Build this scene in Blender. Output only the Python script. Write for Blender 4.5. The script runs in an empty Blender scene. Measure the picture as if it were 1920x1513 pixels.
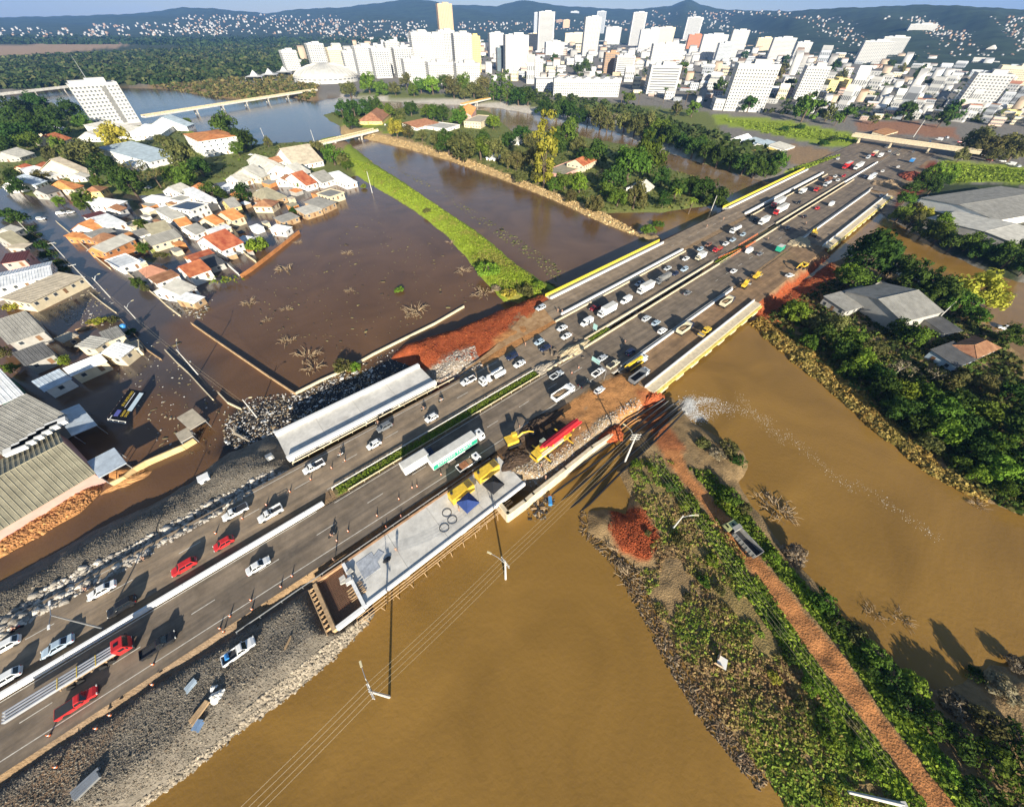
import bpy,math,random
import numpy as np
from mathutils import Vector,Matrix
random.seed(7);np.random.seed(7)
SC=bpy.context.scene
COL=SC.collection
# ---------------------------------------------------------------- camera
FPX,CXP,CYP,HC=660.0,960.0,756.5,82.0
PITCH=math.atan((CYP-45.0)/FPX);ROLL=math.radians(0.6)
_f=np.array([0,math.cos(PITCH),-math.sin(PITCH)])
_r0=np.array([1.0,0,0]);_u0=np.array([0,math.sin(PITCH),math.cos(PITCH)])
_R=math.cos(ROLL)*_r0+math.sin(ROLL)*_u0
_U=-math.sin(ROLL)*_r0+math.cos(ROLL)*_u0
cam_d=bpy.data.cameras.new('camera');cam=bpy.data.objects.new('camera',cam_d);COL.objects.link(cam)
cam_d.sensor_fit='HORIZONTAL';cam_d.sensor_width=36;cam_d.lens=36*FPX/1920
cam_d.clip_start=0.5;cam_d.clip_end=60000
cam.matrix_world=Matrix(((_R[0],_U[0],-_f[0],0),(_R[1],_U[1],-_f[1],0),(_R[2],_U[2],-_f[2],HC),(0,0,0,1)))
SC.camera=cam
# ---------------------------------------------------------------- world, sun, exposure
SUN_EL,SHADOW_AZ=math.radians(18.0),math.radians(-12.0)
W=bpy.data.worlds.new('World');SC.world=W;W.use_nodes=True
nt=W.node_tree;nt.nodes.clear()
o_=nt.nodes.new('ShaderNodeOutputWorld');bg=nt.nodes.new('ShaderNodeBackground')
sky=nt.nodes.new('ShaderNodeTexSky');sky.sky_type='NISHITA';sky.sun_disc=False
sky.sun_elevation=SUN_EL;sky.sun_rotation=SHADOW_AZ+math.pi
sky.altitude=100;sky.air_density=1.0;sky.dust_density=0.3;sky.ozone_density=1.6
bg.inputs['Strength'].default_value=0.05
tc=nt.nodes.new('ShaderNodeTexCoord');mp=nt.nodes.new('ShaderNodeMapping');mp.inputs['Scale'].default_value=(3,3,22)
ns=nt.nodes.new('ShaderNodeTexNoise');ns.inputs['Scale'].default_value=1.6;ns.inputs['Detail'].default_value=8;ns.inputs['Roughness'].default_value=0.6
cr=nt.nodes.new('ShaderNodeValToRGB');cr.color_ramp.elements[0].position=0.53;cr.color_ramp.elements[1].position=0.72
mx=nt.nodes.new('ShaderNodeMix');mx.data_type='RGBA';mx.inputs[7].default_value=(7.5,8.0,8.6,1)
ml=nt.nodes.new('ShaderNodeMath');ml.operation='MULTIPLY';ml.inputs[1].default_value=0.4
L_=nt.links.new
L_(tc.outputs['Generated'],mp.inputs['Vector']);L_(mp.outputs['Vector'],ns.inputs['Vector']);L_(ns.outputs['Fac'],cr.inputs['Fac'])
L_(cr.outputs['Color'],ml.inputs[0]);L_(ml.outputs[0],mx.inputs[0]);L_(sky.outputs['Color'],mx.inputs[6]);L_(mx.outputs[2],bg.inputs['Color']);L_(bg.outputs[0],o_.inputs[0])
sd=bpy.data.lights.new('sun','SUN');sd.energy=5.0;sd.angle=math.radians(0.5);sd.color=(1.0,0.92,0.78)
sun=bpy.data.objects.new('sun',sd);COL.objects.link(sun)
sdir=Vector((math.sin(SHADOW_AZ)*math.cos(SUN_EL),math.cos(SHADOW_AZ)*math.cos(SUN_EL),-math.sin(SUN_EL)))
sun.rotation_euler=sdir.to_track_quat('-Z','Y').to_euler()
SC.view_settings.view_transform='Standard';SC.view_settings.look='None';SC.view_settings.gamma=1.0
SC.view_settings.exposure=1.2;SC.view_settings.use_curve_mapping=False
SC.render.engine='CYCLES'
SC.cycles.use_denoising=True;SC.cycles.max_bounces=5;SC.cycles.diffuse_bounces=2;SC.cycles.glossy_bounces=2
SC.cycles.transmission_bounces=2;SC.cycles.transparent_max_bounces=4;SC.cycles.volume_bounces=0
SC.cycles.sample_clamp_indirect=4
# ---------------------------------------------------------------- geometry helpers
def ray(px,py):return _f*FPX+_R*(px-CXP)+_U*(CYP-py)
def P(px,py,z=0.0):
 """the point of height z in the place that lies at this spot of the photograph"""
 d=ray(px,py);t=(HC-z)/-d[2]
 return np.array([d[0]*t,d[1]*t,z])
def proj(p):
 q=np.asarray(p,float)-np.array([0,0,HC]);k=FPX/(q@_f)
 return CXP+k*(q@_R),CYP-k*(q@_U)
def zfor(x,y,py):
 lo,hi=-5.0,400.0
 for _ in range(40):
  m=(lo+hi)/2
  if proj((x,y,m))[1]>py:lo=m
  else:hi=m
 return lo
AZ=math.radians(49.2);HU=np.array([math.sin(AZ),math.cos(AZ)]);HN=np.array([math.cos(AZ),-math.sin(AZ)]);HO=np.array([-40.0,40.0])
RZ=4.0
def bend(s):return-0.018*max(0.0,s-80.0)
def HW(s,t,z=RZ):
 q=HO+HU*s+HN*(t+bend(s));return np.array([q[0],q[1],z])
def hst(p):
 q=np.asarray(p[:2])-HO;s=q@HU;return s,q@HN-bend(s)
HANG=math.atan2(HU[1],HU[0])
# ---------------------------------------------------------------- materials
MATS={}
def mat(name,col,rough=0.8,var=0.15,scale=1.0,bump=0.0,spec=0.3,metal=0.0,col2=None,coord='Object',stretch=None,detail=4,rnd=0.0):
 if name in MATS:return MATS[name]
 m=bpy.data.materials.new(name);m.use_nodes=True;MATS[name]=m
 n=m.node_tree;b=n.nodes['Principled BSDF']
 b.inputs['Roughness'].default_value=rough;b.inputs['Specular IOR Level'].default_value=spec;b.inputs['Metallic'].default_value=metal
 c=(*col,1)
 if var==0 and col2 is None and rnd==0:
  b.inputs['Base Color'].default_value=c;return m
 t=n.nodes.new('ShaderNodeTexCoord');no=n.nodes.new('ShaderNodeTexNoise')
 no.inputs['Scale'].default_value=scale;no.inputs['Detail'].default_value=detail;no.inputs['Roughness'].default_value=0.62
 v=t.outputs[coord]
 if stretch:
  mpn=n.nodes.new('ShaderNodeMapping');mpn.inputs['Scale'].default_value=stretch
  n.links.new(v,mpn.inputs['Vector']);v=mpn.outputs['Vector']
 n.links.new(v,no.inputs['Vector'])
 r=n.nodes.new('ShaderNodeValToRGB');r.color_ramp.elements[0].position=0.32;r.color_ramp.elements[1].position=0.68
 a=[max(0,x*(1-var))for x in col];d=[min(1,x*(1+var))for x in(col if col2 is None else col2)]
 r.color_ramp.elements[0].color=(*a,1);r.color_ramp.elements[1].color=(*d,1)
 n.links.new(no.outputs['Fac'],r.inputs['Fac']);out=r.outputs['Color']
 if rnd:
  oi=n.nodes.new('ShaderNodeObjectInfo');hs=n.nodes.new('ShaderNodeHueSaturation')
  mr=n.nodes.new('ShaderNodeMapRange');mr.inputs[3].default_value=1-rnd;mr.inputs[4].default_value=1+rnd
  n.links.new(oi.outputs['Random'],mr.inputs[0]);n.links.new(mr.outputs[0],hs.inputs['Value'])
  mr2=n.nodes.new('ShaderNodeMapRange');mr2.inputs[3].default_value=0.5+0.06*rnd;mr2.inputs[4].default_value=0.5-0.06*rnd
  n.links.new(oi.outputs['Random'],mr2.inputs[0]);n.links.new(mr2.outputs[0],hs.inputs['Hue'])
  n.links.new(out,hs.inputs['Color']);out=hs.outputs['Color']
 n.links.new(out,b.inputs['Base Color'])
 if bump:
  bp=n.nodes.new('ShaderNodeBump');bp.inputs['Strength'].default_value=bump;bp.inputs['Distance'].default_value=0.15
  n.links.new(no.outputs['Fac'],bp.inputs['Height']);n.links.new(bp.outputs[0],b.inputs['Normal'])
 return m
def ribbed(name,col,freq=4.0,rough=0.6,dark=0.6,axis='X',col2=None,tile=False,rnd=0.0,metal=0.0):
 """sheet or tile roofing: ribs down the slope as fine relief, weather stains"""
 if name in MATS:return MATS[name]
 m=mat(name,col,rough,0.22,0.35,0.0,0.3,metal,col2,rnd=rnd)
 n=m.node_tree;b=n.nodes['Principled BSDF']
 uv=n.nodes.new('ShaderNodeUVMap');w=n.nodes.new('ShaderNodeTexWave');w.wave_type='BANDS';w.bands_direction=axis
 w.inputs['Scale'].default_value=freq;w.inputs['Distortion'].default_value=0.15
 n.links.new(uv.outputs[0],w.inputs['Vector'])
 bp=n.nodes.new('ShaderNodeBump');bp.inputs['Strength'].default_value=0.55;bp.inputs['Distance'].default_value=0.05
 h=w.outputs['Fac']
 if tile:
  w2=n.nodes.new('ShaderNodeTexWave');w2.wave_type='BANDS';w2.bands_direction='Y';w2.wave_profile='SAW';w2.inputs['Scale'].default_value=0.9
  n.links.new(uv.outputs[0],w2.inputs['Vector']);ad=n.nodes.new('ShaderNodeMath');ad.operation='ADD'
  n.links.new(h,ad.inputs[0]);n.links.new(w2.outputs['Fac'],ad.inputs[1]);h=ad.outputs[0]
 n.links.new(h,bp.inputs['Height']);n.links.new(bp.outputs[0],b.inputs['Normal'])
 return m
 # ---------------------------------------------------------------- mesh + object helpers
class MB:
 def __init__(s):s.v=[];s.f=[];s.uv=[]
 def poly(s,pts,uv=None):
  b=len(s.v);s.v.extend([tuple(map(float,p))for p in pts]);s.f.append(tuple(range(b,b+len(pts))));s.uv.append(uv)
 def box(s,c,d,rz=0.0,taper=1.0,rx=0.0):
  hx,hy,hz=d[0]/2,d[1]/2,d[2]/2;ca,sa=math.cos(rz),math.sin(rz);b=len(s.v)
  for z,k in((-hz,1.0),(hz,taper)):
   for x,y in((-hx,-hy),(hx,-hy),(hx,hy),(-hx,hy)):
    x*=k;y*=k;s.v.append((c[0]+x*ca-y*sa,c[1]+x*sa+y*ca,c[2]+z))
  for q in((0,3,2,1),(4,5,6,7),(0,1,5,4),(1,2,6,5),(2,3,7,6),(3,0,4,7)):s.f.append(tuple(b+i for i in q));s.uv.append(None)
  return s
 def tube(s,pts,r,n=6,cap=True):
  pts=[np.asarray(p,float)for p in pts];b=len(s.v);rr=r if hasattr(r,'__len__')else[r]*len(pts)
  for i,p in enumerate(pts):
   d=pts[min(i+1,len(pts)-1)]-pts[max(i-1,0)];d/=(np.linalg.norm(d)+1e-9)
   a=np.cross(d,[0,0,1.0])if abs(d[2])<0.95 else np.cross(d,[1.0,0,0]);a/=np.linalg.norm(a);c=np.cross(d,a)
   for k in range(n):
    q=p+rr[i]*(math.cos(2*math.pi*k/n)*a+math.sin(2*math.pi*k/n)*c);s.v.append(tuple(q))
  for i in range(len(pts)-1):
   for k in range(n):
    k2=(k+1)%n;s.f.append((b+i*n+k,b+i*n+k2,b+(i+1)*n+k2,b+(i+1)*n+k));s.uv.append(None)
  if cap:
   s.f.append(tuple(b+k for k in range(n)));s.uv.append(None)
   e=b+(len(pts)-1)*n;s.f.append(tuple(e+n-1-k for k in range(n)));s.uv.append(None)
  return s
 def loft(s,rings,cap=True):
  b=len(s.v);n=len(rings[0])
  for r in rings:s.v.extend([tuple(map(float,p))for p in r])
  for i in range(len(rings)-1):
   for k in range(n):
    k2=(k+1)%n;s.f.append((b+i*n+k,b+i*n+k2,b+(i+1)*n+k2,b+(i+1)*n+k));s.uv.append(None)
  if cap:
   s.f.append(tuple(b+n-1-k for k in range(n)));s.uv.append(None)
   e=b+(len(rings)-1)*n;s.f.append(tuple(e+k for k in range(n)));s.uv.append(None)
  return s
 def prism(s,pts,z0,z1):
  n=len(pts);b=len(s.v)
  for z in(z0,z1):s.v.extend([(float(p[0]),float(p[1]),z)for p in pts])
  for k in range(n):
   k2=(k+1)%n;s.f.append((b+k,b+k2,b+n+k2,b+n+k));s.uv.append(None)
  s.f.append(tuple(b+n-1-k for k in range(n)));s.uv.append(None);s.f.append(tuple(b+n+k for k in range(n)));s.uv.append(None)
  return s
 def mesh(s,name,smooth=False):
  me=bpy.data.meshes.new(name);me.from_pydata(s.v,[],s.f)
  if any(u is not None for u in s.uv):
   ul=me.uv_layers.new(name='uv');k=0
   for f,u in zip(s.f,s.uv):
    for i in range(len(f)):
     ul.data[k].uv=u[i]if u is not None else(0,0);k+=1
  if smooth:me.polygons.foreach_set('use_smooth',[True]*len(me.polygons))
  return me
 def build(s,name,m,parent=None,smooth=False):return obj(name,s.mesh(name,smooth),m,parent)
def obj(name,me,m=None,parent=None,loc=None,rz=None,scale=None):
 o=bpy.data.objects.new(name,me);COL.objects.link(o)
 if m is not None and me is not None:
  if len(me.materials)==0:me.materials.append(m)
  elif me.materials[0]!=m:
   o.material_slots[0].link='OBJECT';o.material_slots[0].material=m
 if parent is not None:o.parent=parent
 if loc is not None:o.location=[float(x)for x in loc]
 if rz is not None:o.rotation_euler[2]=rz
 if scale is not None:o.scale=scale
 return o
def tag(o,label=None,cat=None,group=None,kind=None):
 if label:o['label']=label
 if cat:o['category']=cat
 if group:o['group']=group
 if kind:o['kind']=kind
 return o
def thing(name,label,cat,loc=(0,0,0),rz=0.0,group=None):
 o=bpy.data.objects.new(name,None);COL.objects.link(o);o.location=[float(x)for x in loc];o.rotation_euler[2]=rz;o.empty_display_size=0.5
 return tag(o,label,cat,group)
def np_mesh(name,verts,faces,m=None,col=None,smooth=False):
 """verts (n,3), faces (k,3|4) arrays -> mesh; col: per-vertex colour"""
 me=bpy.data.meshes.new(name);n,k=len(verts),len(faces);w=faces.shape[1]
 me.vertices.add(n);me.vertices.foreach_set('co',np.ascontiguousarray(verts,dtype=np.float32).ravel())
 me.loops.add(k*w);me.loops.foreach_set('vertex_index',np.ascontiguousarray(faces,dtype=np.int32).ravel())
 me.polygons.add(k);me.polygons.foreach_set('loop_start',np.arange(0,k*w,w,dtype=np.int32));me.polygons.foreach_set('loop_total',np.full(k,w,dtype=np.int32))
 me.update(calc_edges=True)
 if smooth:me.polygons.foreach_set('use_smooth',np.ones(k,dtype=bool))
 if col is not None:
  ca=me.color_attributes.new('tint','FLOAT_COLOR','POINT');ca.data.foreach_set('color',np.ascontiguousarray(np.c_[col,np.ones(n)],dtype=np.float32).ravel())
 if m:me.materials.append(m)
 return me
def polydist(X,Y,poly):
 """signed distance (inside positive) of points to polygon"""
 poly=np.asarray(poly,float);n=len(poly);d=np.full(X.shape,1e18);ins=np.zeros(X.shape,bool)
 for i in range(n):
  a,b=poly[i],poly[(i+1)%n];e=b-a;L2=e@e+1e-12
  t=np.clip(((X-a[0])*e[0]+(Y-a[1])*e[1])/L2,0,1)
  d=np.minimum(d,(X-a[0]-t*e[0])**2+(Y-a[1]-t*e[1])**2)
  c=((a[1]>Y)!=(b[1]>Y));xx=a[0]+(Y-a[1])/(e[1]if abs(e[1])>1e-12 else 1e-12)*e[0];ins^=c&(X<xx)
 d=np.sqrt(d);return np.where(ins,d,-d)
def vnoise(X,Y,s,seed=0):
 """cheap smooth value noise in [-1,1]"""
 x,y=X/s,Y/s;xi,yi=np.floor(x),np.floor(y);fx,fy=x-xi,y-yi;fx=fx*fx*(3-2*fx);fy=fy*fy*(3-2*fy)
 def h(a,b):
  q=np.sin(a*127.1+b*311.7+seed*74.7)*43758.5453;return(q-np.floor(q))*2-1
 return(h(xi,yi)*(1-fx)+h(xi+1,yi)*fx)*(1-fy)+(h(xi,yi+1)*(1-fx)+h(xi+1,yi+1)*fx)*fy
def sstep(x):x=np.clip(x,0,1);return x*x*(3-2*x)
def pp(pts,z=0.0):return[P(a,b,z)[:2]for a,b in pts]
# ---------------------------------------------------------------- land, water, hills
def vcol_mat(name,rough=0.95,nscale=0.5,nvar=0.35,fine=3.0,bump=0.5,spec=0.15):
 m=bpy.data.materials.new(name);m.use_nodes=True;n=m.node_tree;b=n.nodes['Principled BSDF'];MATS[name]=m
 at=n.nodes.new('ShaderNodeAttribute');at.attribute_name='tint';t=n.nodes.new('ShaderNodeTexCoord')
 n1=n.nodes.new('ShaderNodeTexNoise');n1.inputs['Scale'].default_value=nscale;n1.inputs['Detail'].default_value=8;n1.inputs['Roughness'].default_value=0.7
 n2=n.nodes.new('ShaderNodeTexNoise');n2.inputs['Scale'].default_value=fine;n2.inputs['Detail'].default_value=5
 n.links.new(t.outputs['Object'],n1.inputs['Vector']);n.links.new(t.outputs['Object'],n2.inputs['Vector'])
 mr=n.nodes.new('ShaderNodeMapRange');mr.inputs[1].default_value=0.3;mr.inputs[2].default_value=0.7;mr.inputs[3].default_value=1-nvar;mr.inputs[4].default_value=1+nvar
 n.links.new(n1.outputs['Fac'],mr.inputs[0])
 mu=n.nodes.new('ShaderNodeVectorMath');mu.operation='SCALE';n.links.new(at.outputs['Color'],mu.inputs[0]);n.links.new(mr.outputs[0],mu.inputs['Scale'])
 n.links.new(mu.outputs[0],b.inputs['Base Color'])
 ad=n.nodes.new('ShaderNodeMath');ad.operation='ADD';n.links.new(n1.outputs['Fac'],ad.inputs[0]);n.links.new(n2.outputs['Fac'],ad.inputs[1])
 bp=n.nodes.new('ShaderNodeBump');bp.inputs['Strength'].default_value=bump;bp.inputs['Distance'].default_value=0.6
 n.links.new(ad.outputs[0],bp.inputs['Height']);n.links.new(bp.outputs[0],b.inputs['Normal'])
 b.inputs['Roughness'].default_value=rough;b.inputs['Specular IOR Level'].default_value=spec
 return m
C_DIRT=(.30,.20,.11);C_RED=(.36,.085,.03);C_ORANGE=(.46,.22,.08);C_GRASS=(.27,.34,.035);C_GRAVEL=(.19,.165,.13)
C_SAND=(.46,.32,.15);C_MUD=(.17,.115,.06);C_CITY=(.22,.20,.17);C_WOOD=(.045,.06,.025);C_SCRUB=(.26,.175,.085);C_OLIVE=(.16,.18,.05);C_SAVANNA=(.38,.26,.16)
def hwp(*a):return[HW(s,t)[:2]for s,t in a]
SHORE=[(-900,260),(-300,196),(0,180),(60,173),(130,163),(240,166),(330,168),(400,182),(470,188),(530,178),(585,190),(640,181),(720,190),(800,194),(860,197),(925,201),(1050,222),(1150,245),(1230,278),(1320,306),(1400,330),(1455,343),(1500,331),(1545,338),(1610,372),(1660,402),(1700,426),(1760,462),(1830,498),(1920,528),(2500,720)]
far=[P(-900,52),P(2700,64)]
city_poly=pp(SHORE)+[(16000,9000),(16000,16000),(-16000,16000),(-16000,9000)]
near_hood=[(-900,430),(-300,262),(-60,215),(30,196),(100,190),(160,222),(240,238),(300,228),(350,240),(395,256),(470,270),(530,266),(590,264),(625,262),(655,290),(690,325),(640,345),(520,330),(380,350),(280,372),(150,362),(60,378),(0,352),(-60,345),(-900,640)]
dike=[(596,262),(640,258),(690,300),(760,345),(840,400),(900,440),(960,490),(1010,525),(1045,540),(1035,568),(1000,566),(945,565),(903,520),(876,482),(836,440),(788,402),(738,370),(688,342),(642,312)]
dike2=[(640,235),(690,245),(760,262),(860,292),(960,332),(1060,372),(1140,405),(1200,440),(1240,445),(1235,455),(1195,442),(1130,418),(1040,376),(940,336),(850,304),(760,278),(690,262),(640,252)]
island=[(600,215),(640,208),(700,205),(760,202),(850,205),(900,205),(925,212),(960,245),(1030,245),(1080,255),(1120,262),(1200,275),(1250,315),(1310,332),(1360,360),(1370,385),(1300,392),(1240,400),(1200,400),(1130,402),(1060,375),(960,334),(860,294),(760,264),(690,247),(640,240),(618,228)]
spit=[(1200,735),(1262,742),(1300,790),(1345,815),(1395,845),(1410,880),(1385,905),(1420,955),(1460,1010),(1490,1045),(1530,1090),(1600,1180),(1680,1240),(1760,1290),(1850,1240),(1920,1235),(2300,1330),(2700,1900),(1560,1900),(1470,1513),(1420,1440),(1340,1340),(1280,1250),(1225,1150),(1185,1065),(1130,1020),(1095,1000),(1098,955),(1130,950),(1170,960),(1180,930),(1150,880),(1170,850),(1190,800)]
rbank=[(1395,605),(1430,575),(1550,490),(1590,478),(1640,488),(1700,520),(1770,545),(1830,560),(1855,600),(1900,650),(1960,680),(2500,900),(2500,1250),(1990,1020),(1920,980),(1865,958),(1808,935),(1742,902),(1670,840),(1598,776),(1526,716),(1448,655)]
gravelL=[(-700,1400),(-300,1245),(0,1095),(100,1040),(200,990),(300,940),(370,895),(430,850),(500,825),(540,850),(570,880),(0,1230),(-700,1650)]
warebank=[(-600,1110),(0,960),(100,930),(190,895),(232,905),(262,890),(262,870),(190,880),(195,920),(150,965),(60,1015),(0,1050),(-600,1270)]
gravelR=[(-500,1600),(0,1452),(100,1390),(300,1265),(480,1155),(590,1090),(640,1175),(690,1150),(640,1205),(560,1275),(460,1345),(340,1440),(220,1525),(0,1680),(-500,1950)]
redL=[(740,660),(760,640),(850,612),(930,580),(1000,552),(1045,538),(1075,575),(1000,640),(905,690),(820,730),(790,690),(770,672)]
dirtR=[(905,860),(930,810),(1030,765),(1130,705),(1190,680),(1240,725),(1210,765),(1160,795),(1100,845),(1020,905),(980,900),(950,905)]
redmid=[(1385,600),(1430,560),(1560,470),(1578,500),(1560,530),(1500,570),(1450,610),(1415,620)]
LANDS=[(city_poly,3.6,14,C_CITY,0.3),(pp(near_hood),0.9,14,C_OLIVE,0.4),(pp(dike),2.6,7,C_GRASS,0.3),(pp(dike2),2.6,6,C_SAND,0.25),(pp(island),1.5,10,C_OLIVE,0.5),(pp(spit),1.6,5,C_SCRUB,0.5),(pp(rbank),0.75,5,C_SCRUB,0.9),(pp(warebank),1.5,3,C_ORANGE,0.5),(pp(gravelL,1.0),3.6,9,C_GRAVEL,0.3),(pp(gravelR,1.0),3.7,4.5,C_GRAVEL,0.3),(hwp((-160,-19.5),(0,-20),(40,-19.5),(60,-24),(84,-38),(103,-37),(103,-18),(88,3),(88,26),(64,22),(50,15.5),(36,18),(36,13.5),(-12,13.0),(-60,13),(-160,13)),3.9,4,C_DIRT,0.05),(hwp((184,-38.5),(266,-38.5),(266,-18),(252,3),(252,28.5),(166,28.5),(166,3),(184,-18)),3.9,5,C_DIRT,0.05),(hwp((396,-42),(520,-44),(520,40),(372,40),(372,0),(388,-20)),3.9,6,C_DIRT,0.05),(pp(redL,2.5),4.0,7,C_RED,0.5),(pp(dirtR,4.0),4.0,3,C_ORANGE,0.35),]
PAINT=[([(-16000,15900),(16000,15900),(16000,600),(2500,900),(900,1800),(-300,1500),(-16000,600)],(.06,.075,.035),40),(pp([(560,122),(700,134),(900,155),(1160,178),(1335,210),(1480,210),(1600,228),(1960,240),(2400,260),(2000,80),(1600,66),(1250,60),(1000,66),(780,72),(560,100)],3.6),C_CITY,30),(pp([(-900,185),(0,168),(240,158),(420,150),(600,130),(640,90),(0,70),(-900,90)],3.6),C_WOOD,20),(pp([(0,108),(120,100),(230,88),(240,78),(0,85),(-300,95),(-300,125)],3.6),C_SAVANNA,60),(pp([(250,172),(420,180),(590,188),(600,165),(470,158),(380,150),(250,160)],3.6),C_SCRUB,8),(pp([(1335,215),(1470,225),(1600,250),(1615,272),(1560,278),(1440,250),(1340,232)],3.6),C_GRASS,4),(pp([(1480,270),(1570,285),(1560,300),(1500,312),(1470,300)],3.6),C_DIRT,4),(pp([(1470,322),(1560,292),(1580,298),(1500,322)],3.6),C_GRASS,3),(pp([(1605,228),(1700,228),(1790,240),(1800,262),(1700,252),(1610,245)],3.6),(.32,.16,.09),5),(pp([(1770,300),(1900,310),(2300,340),(2300,400),(1850,340),(1780,345)],3.6),C_GRASS,6),(pp([(1690,335),(1750,300),(1790,330),(1720,370),(1680,385)],3.6),(.20,.05,.025),4),(pp([(1700,380),(1760,345),(1920,345),(1920,520),(1760,450)],3.6),C_WOOD,6),(pp([(1330,210),(1100,190),(960,180),(700,170),(640,176),(720,188),(920,198),(1150,240),(1320,300),(1400,320)],3.6),C_OLIVE,6),(pp([(635,182),(720,191),(860,198),(925,202),(1050,223),(1150,246),(1230,279),(1320,307),(1316,298),(1240,268),(1160,234),(1055,211),(930,193),(860,190),(720,184),(640,176)],2.0),(.55,.50,.42),2),(pp([(640,232),(760,258),(700,240),(760,222),(690,222)],1.5),C_GRASS,5),(pp([(690,262),(640,250),(620,245),(690,245),(760,262),(760,276)],2.5),C_SAND,2),(pp([(560,300),(620,262),(660,262),(640,290),(600,300)],0.9),C_DIRT,3),(pp([(410,270),(480,268),(560,262),(590,262),(500,285),(430,300)],0.9),C_OLIVE,3),(pp([(300,222),(340,222),(400,250),(370,256)],0.9),C_GRASS,3),(pp([(880,470),(960,560),(1010,560),(1040,545),(1010,520),(950,480)],2.6),(.24,.22,.05),5),(pp([(1180,870),(1260,900),(1330,990),(1420,1120),(1560,1310),(1700,1500),(1640,1500),(1480,1330),(1380,1180),(1290,1040),(1210,960)],1.6),(.25,.18,.07),3),(pp([(1246,860),(1283,908),(1321,951),(1348,994),(1393,1050),(1513,1217),(1617,1350),(1737,1513),(1787,1513),(1663,1350),(1570,1217),(1427,1050),(1365,972),(1337,938),(1289,884),(1276,850),(1250,815),(1232,822)],1.6),(.42,.18,.065),.7),(pp([(1150,945),(1210,955),(1245,1010),(1215,1050),(1170,1030),(1140,990)],1.6),C_RED,2),(pp([(1190,740),(1245,745),(1260,790),(1280,840),(1240,840),(1215,800)],2.0),(.36,.13,.05),2),(hwp((182,-36),(268,-36),(268,-41),(182,-41)),C_RED,2),(pp(redmid,3.0),C_RED,2.5),(pp([(1410,615),(1500,560),(1560,530),(1560,560),(1450,640)],1.0),(.34,.16,.05),3),(pp([(1395,605),(1470,645),(1550,700),(1620,760),(1690,825),(1760,885),(1750,850),(1680,780),(1600,710),(1520,650),(1440,600),(1410,590)],1.0),(.40,.27,.09),2),(pp([(780,720),(900,690),(880,650),(860,660),(800,690)],3.5),(.34,.27,.19),3),(pp([(900,690),(930,640),(1000,590),(1070,570),(1075,590),(1000,640),(940,680)],4.0),C_ORANGE,3),(pp([(990,700),(1020,680),(1075,640),(1120,640),(1110,665),(1040,700)],4),(.42,.34,.22),2),(pp([(920,850),(940,820),(1040,790),(1090,780),(1060,830),(980,880)],4),(.10,.065,.04),3),(pp([(940,905),(990,850),(1040,860),(1130,780),(1160,790),(1060,880),(1000,930)],4),(.34,.25,.15),2),(pp([(0,1450),(130,1370),(320,1255),(480,1155),(470,1135),(300,1235),(100,1355),(0,1415)],4),(.27,.19,.12),2),(pp([(0,1513),(90,1440),(150,1400),(240,1330),(180,1420),(100,1513)],4),(.23,.15,.09),3),(pp([(1640,300),(1720,310),(1760,330),(1700,350),(1660,340)],4),(.25,.18,.11),3),]
def height_col(X,Y):
 Z=np.full(X.shape,-2.2);C=np.tile(np.array(C_MUD),(X.size,1)).reshape(*X.shape,3)
 n1=vnoise(X,Y,6,1)*.6+vnoise(X,Y,2.2,2)*.4;n2=vnoise(X,Y,22,3)
 for poly,h,run,col,amp in LANDS:
  poly=np.asarray(poly);bx=(X>poly[:,0].min()-10)&(X<poly[:,0].max()+10)&(Y>poly[:,1].min()-10)&(Y<poly[:,1].max()+10)
  if not bx.any():continue
  d=polydist(X[bx],Y[bx],poly)+(n1[bx]*0.12+n2[bx]*0.06)*run
  z=-2.2+(h+2.2)*sstep((d/run+1.0)/2.0)+amp*n1[bx]*(d>0)*np.clip(d/run,0,1)
  zz=Z[bx];cc=C[bx];up=z>zz;zz[up]=z[up];cc[up&(z>-0.6)]=col;Z[bx]=zz;C[bx]=cc
 for poly,col,soft in PAINT:
  poly=np.asarray(poly);bx=(X>poly[:,0].min()-10)&(X<poly[:,0].max()+10)&(Y>poly[:,1].min()-10)&(Y<poly[:,1].max()+10)
  if not bx.any():continue
  w=sstep((polydist(X[bx],Y[bx],poly)+n1[bx]*soft*.8)/soft+.5)[:,None];C[bx]=C[bx]*(1-w)+np.array(col)*w
 return Z,C
def view_grid(step,x0,x1,ymin,ymax,far_rows):
 ys=list(np.arange(ymax,ymin,-step));k=ymin
 dy0=math.cos(PITCH)*FPX;ys=np.array(ys+list(45.0+(ymin-45.0)*np.geomspace(1,0.08,far_rows)))
 dyv=math.cos(PITCH)*FPX+math.sin(PITCH)*(CYP-ys);dz=-math.sin(PITCH)*FPX+math.cos(PITCH)*(CYP-ys)
 Yr=HC*dyv/-dz;xs=np.arange(x0,x1+step,step)
 X=HC*(xs[None,:]-CXP)/-dz[:,None];Y=np.repeat(Yr[:,None],len(xs),1)
 return X,Y
def grid_faces(r,c):
 i=np.arange(r*c).reshape(r,c);return np.stack([i[:-1,:-1],i[:-1,1:],i[1:,1:],i[1:,:-1]],-1).reshape(-1,4)
GX,GY=view_grid(5.0,-420,2340,75.0,1700.0,40)
GZ,GC=height_col(GX,GY)
ground=obj('ground',np_mesh('ground',np.stack([GX,GY,GZ],-1).reshape(-1,3),grid_faces(*GX.shape),vcol_mat('ground'),GC.reshape(-1,3),True));tag(ground,kind='structure')
def ground_z(x,y):
 z,_=height_col(np.array([[x]],float),np.array([[y]],float));return max(float(z[0,0]),0.0)
def ground_zs(xy):
 z,_=height_col(xy[:,0:1],xy[:,1:2]);return z[:,0]
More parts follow.
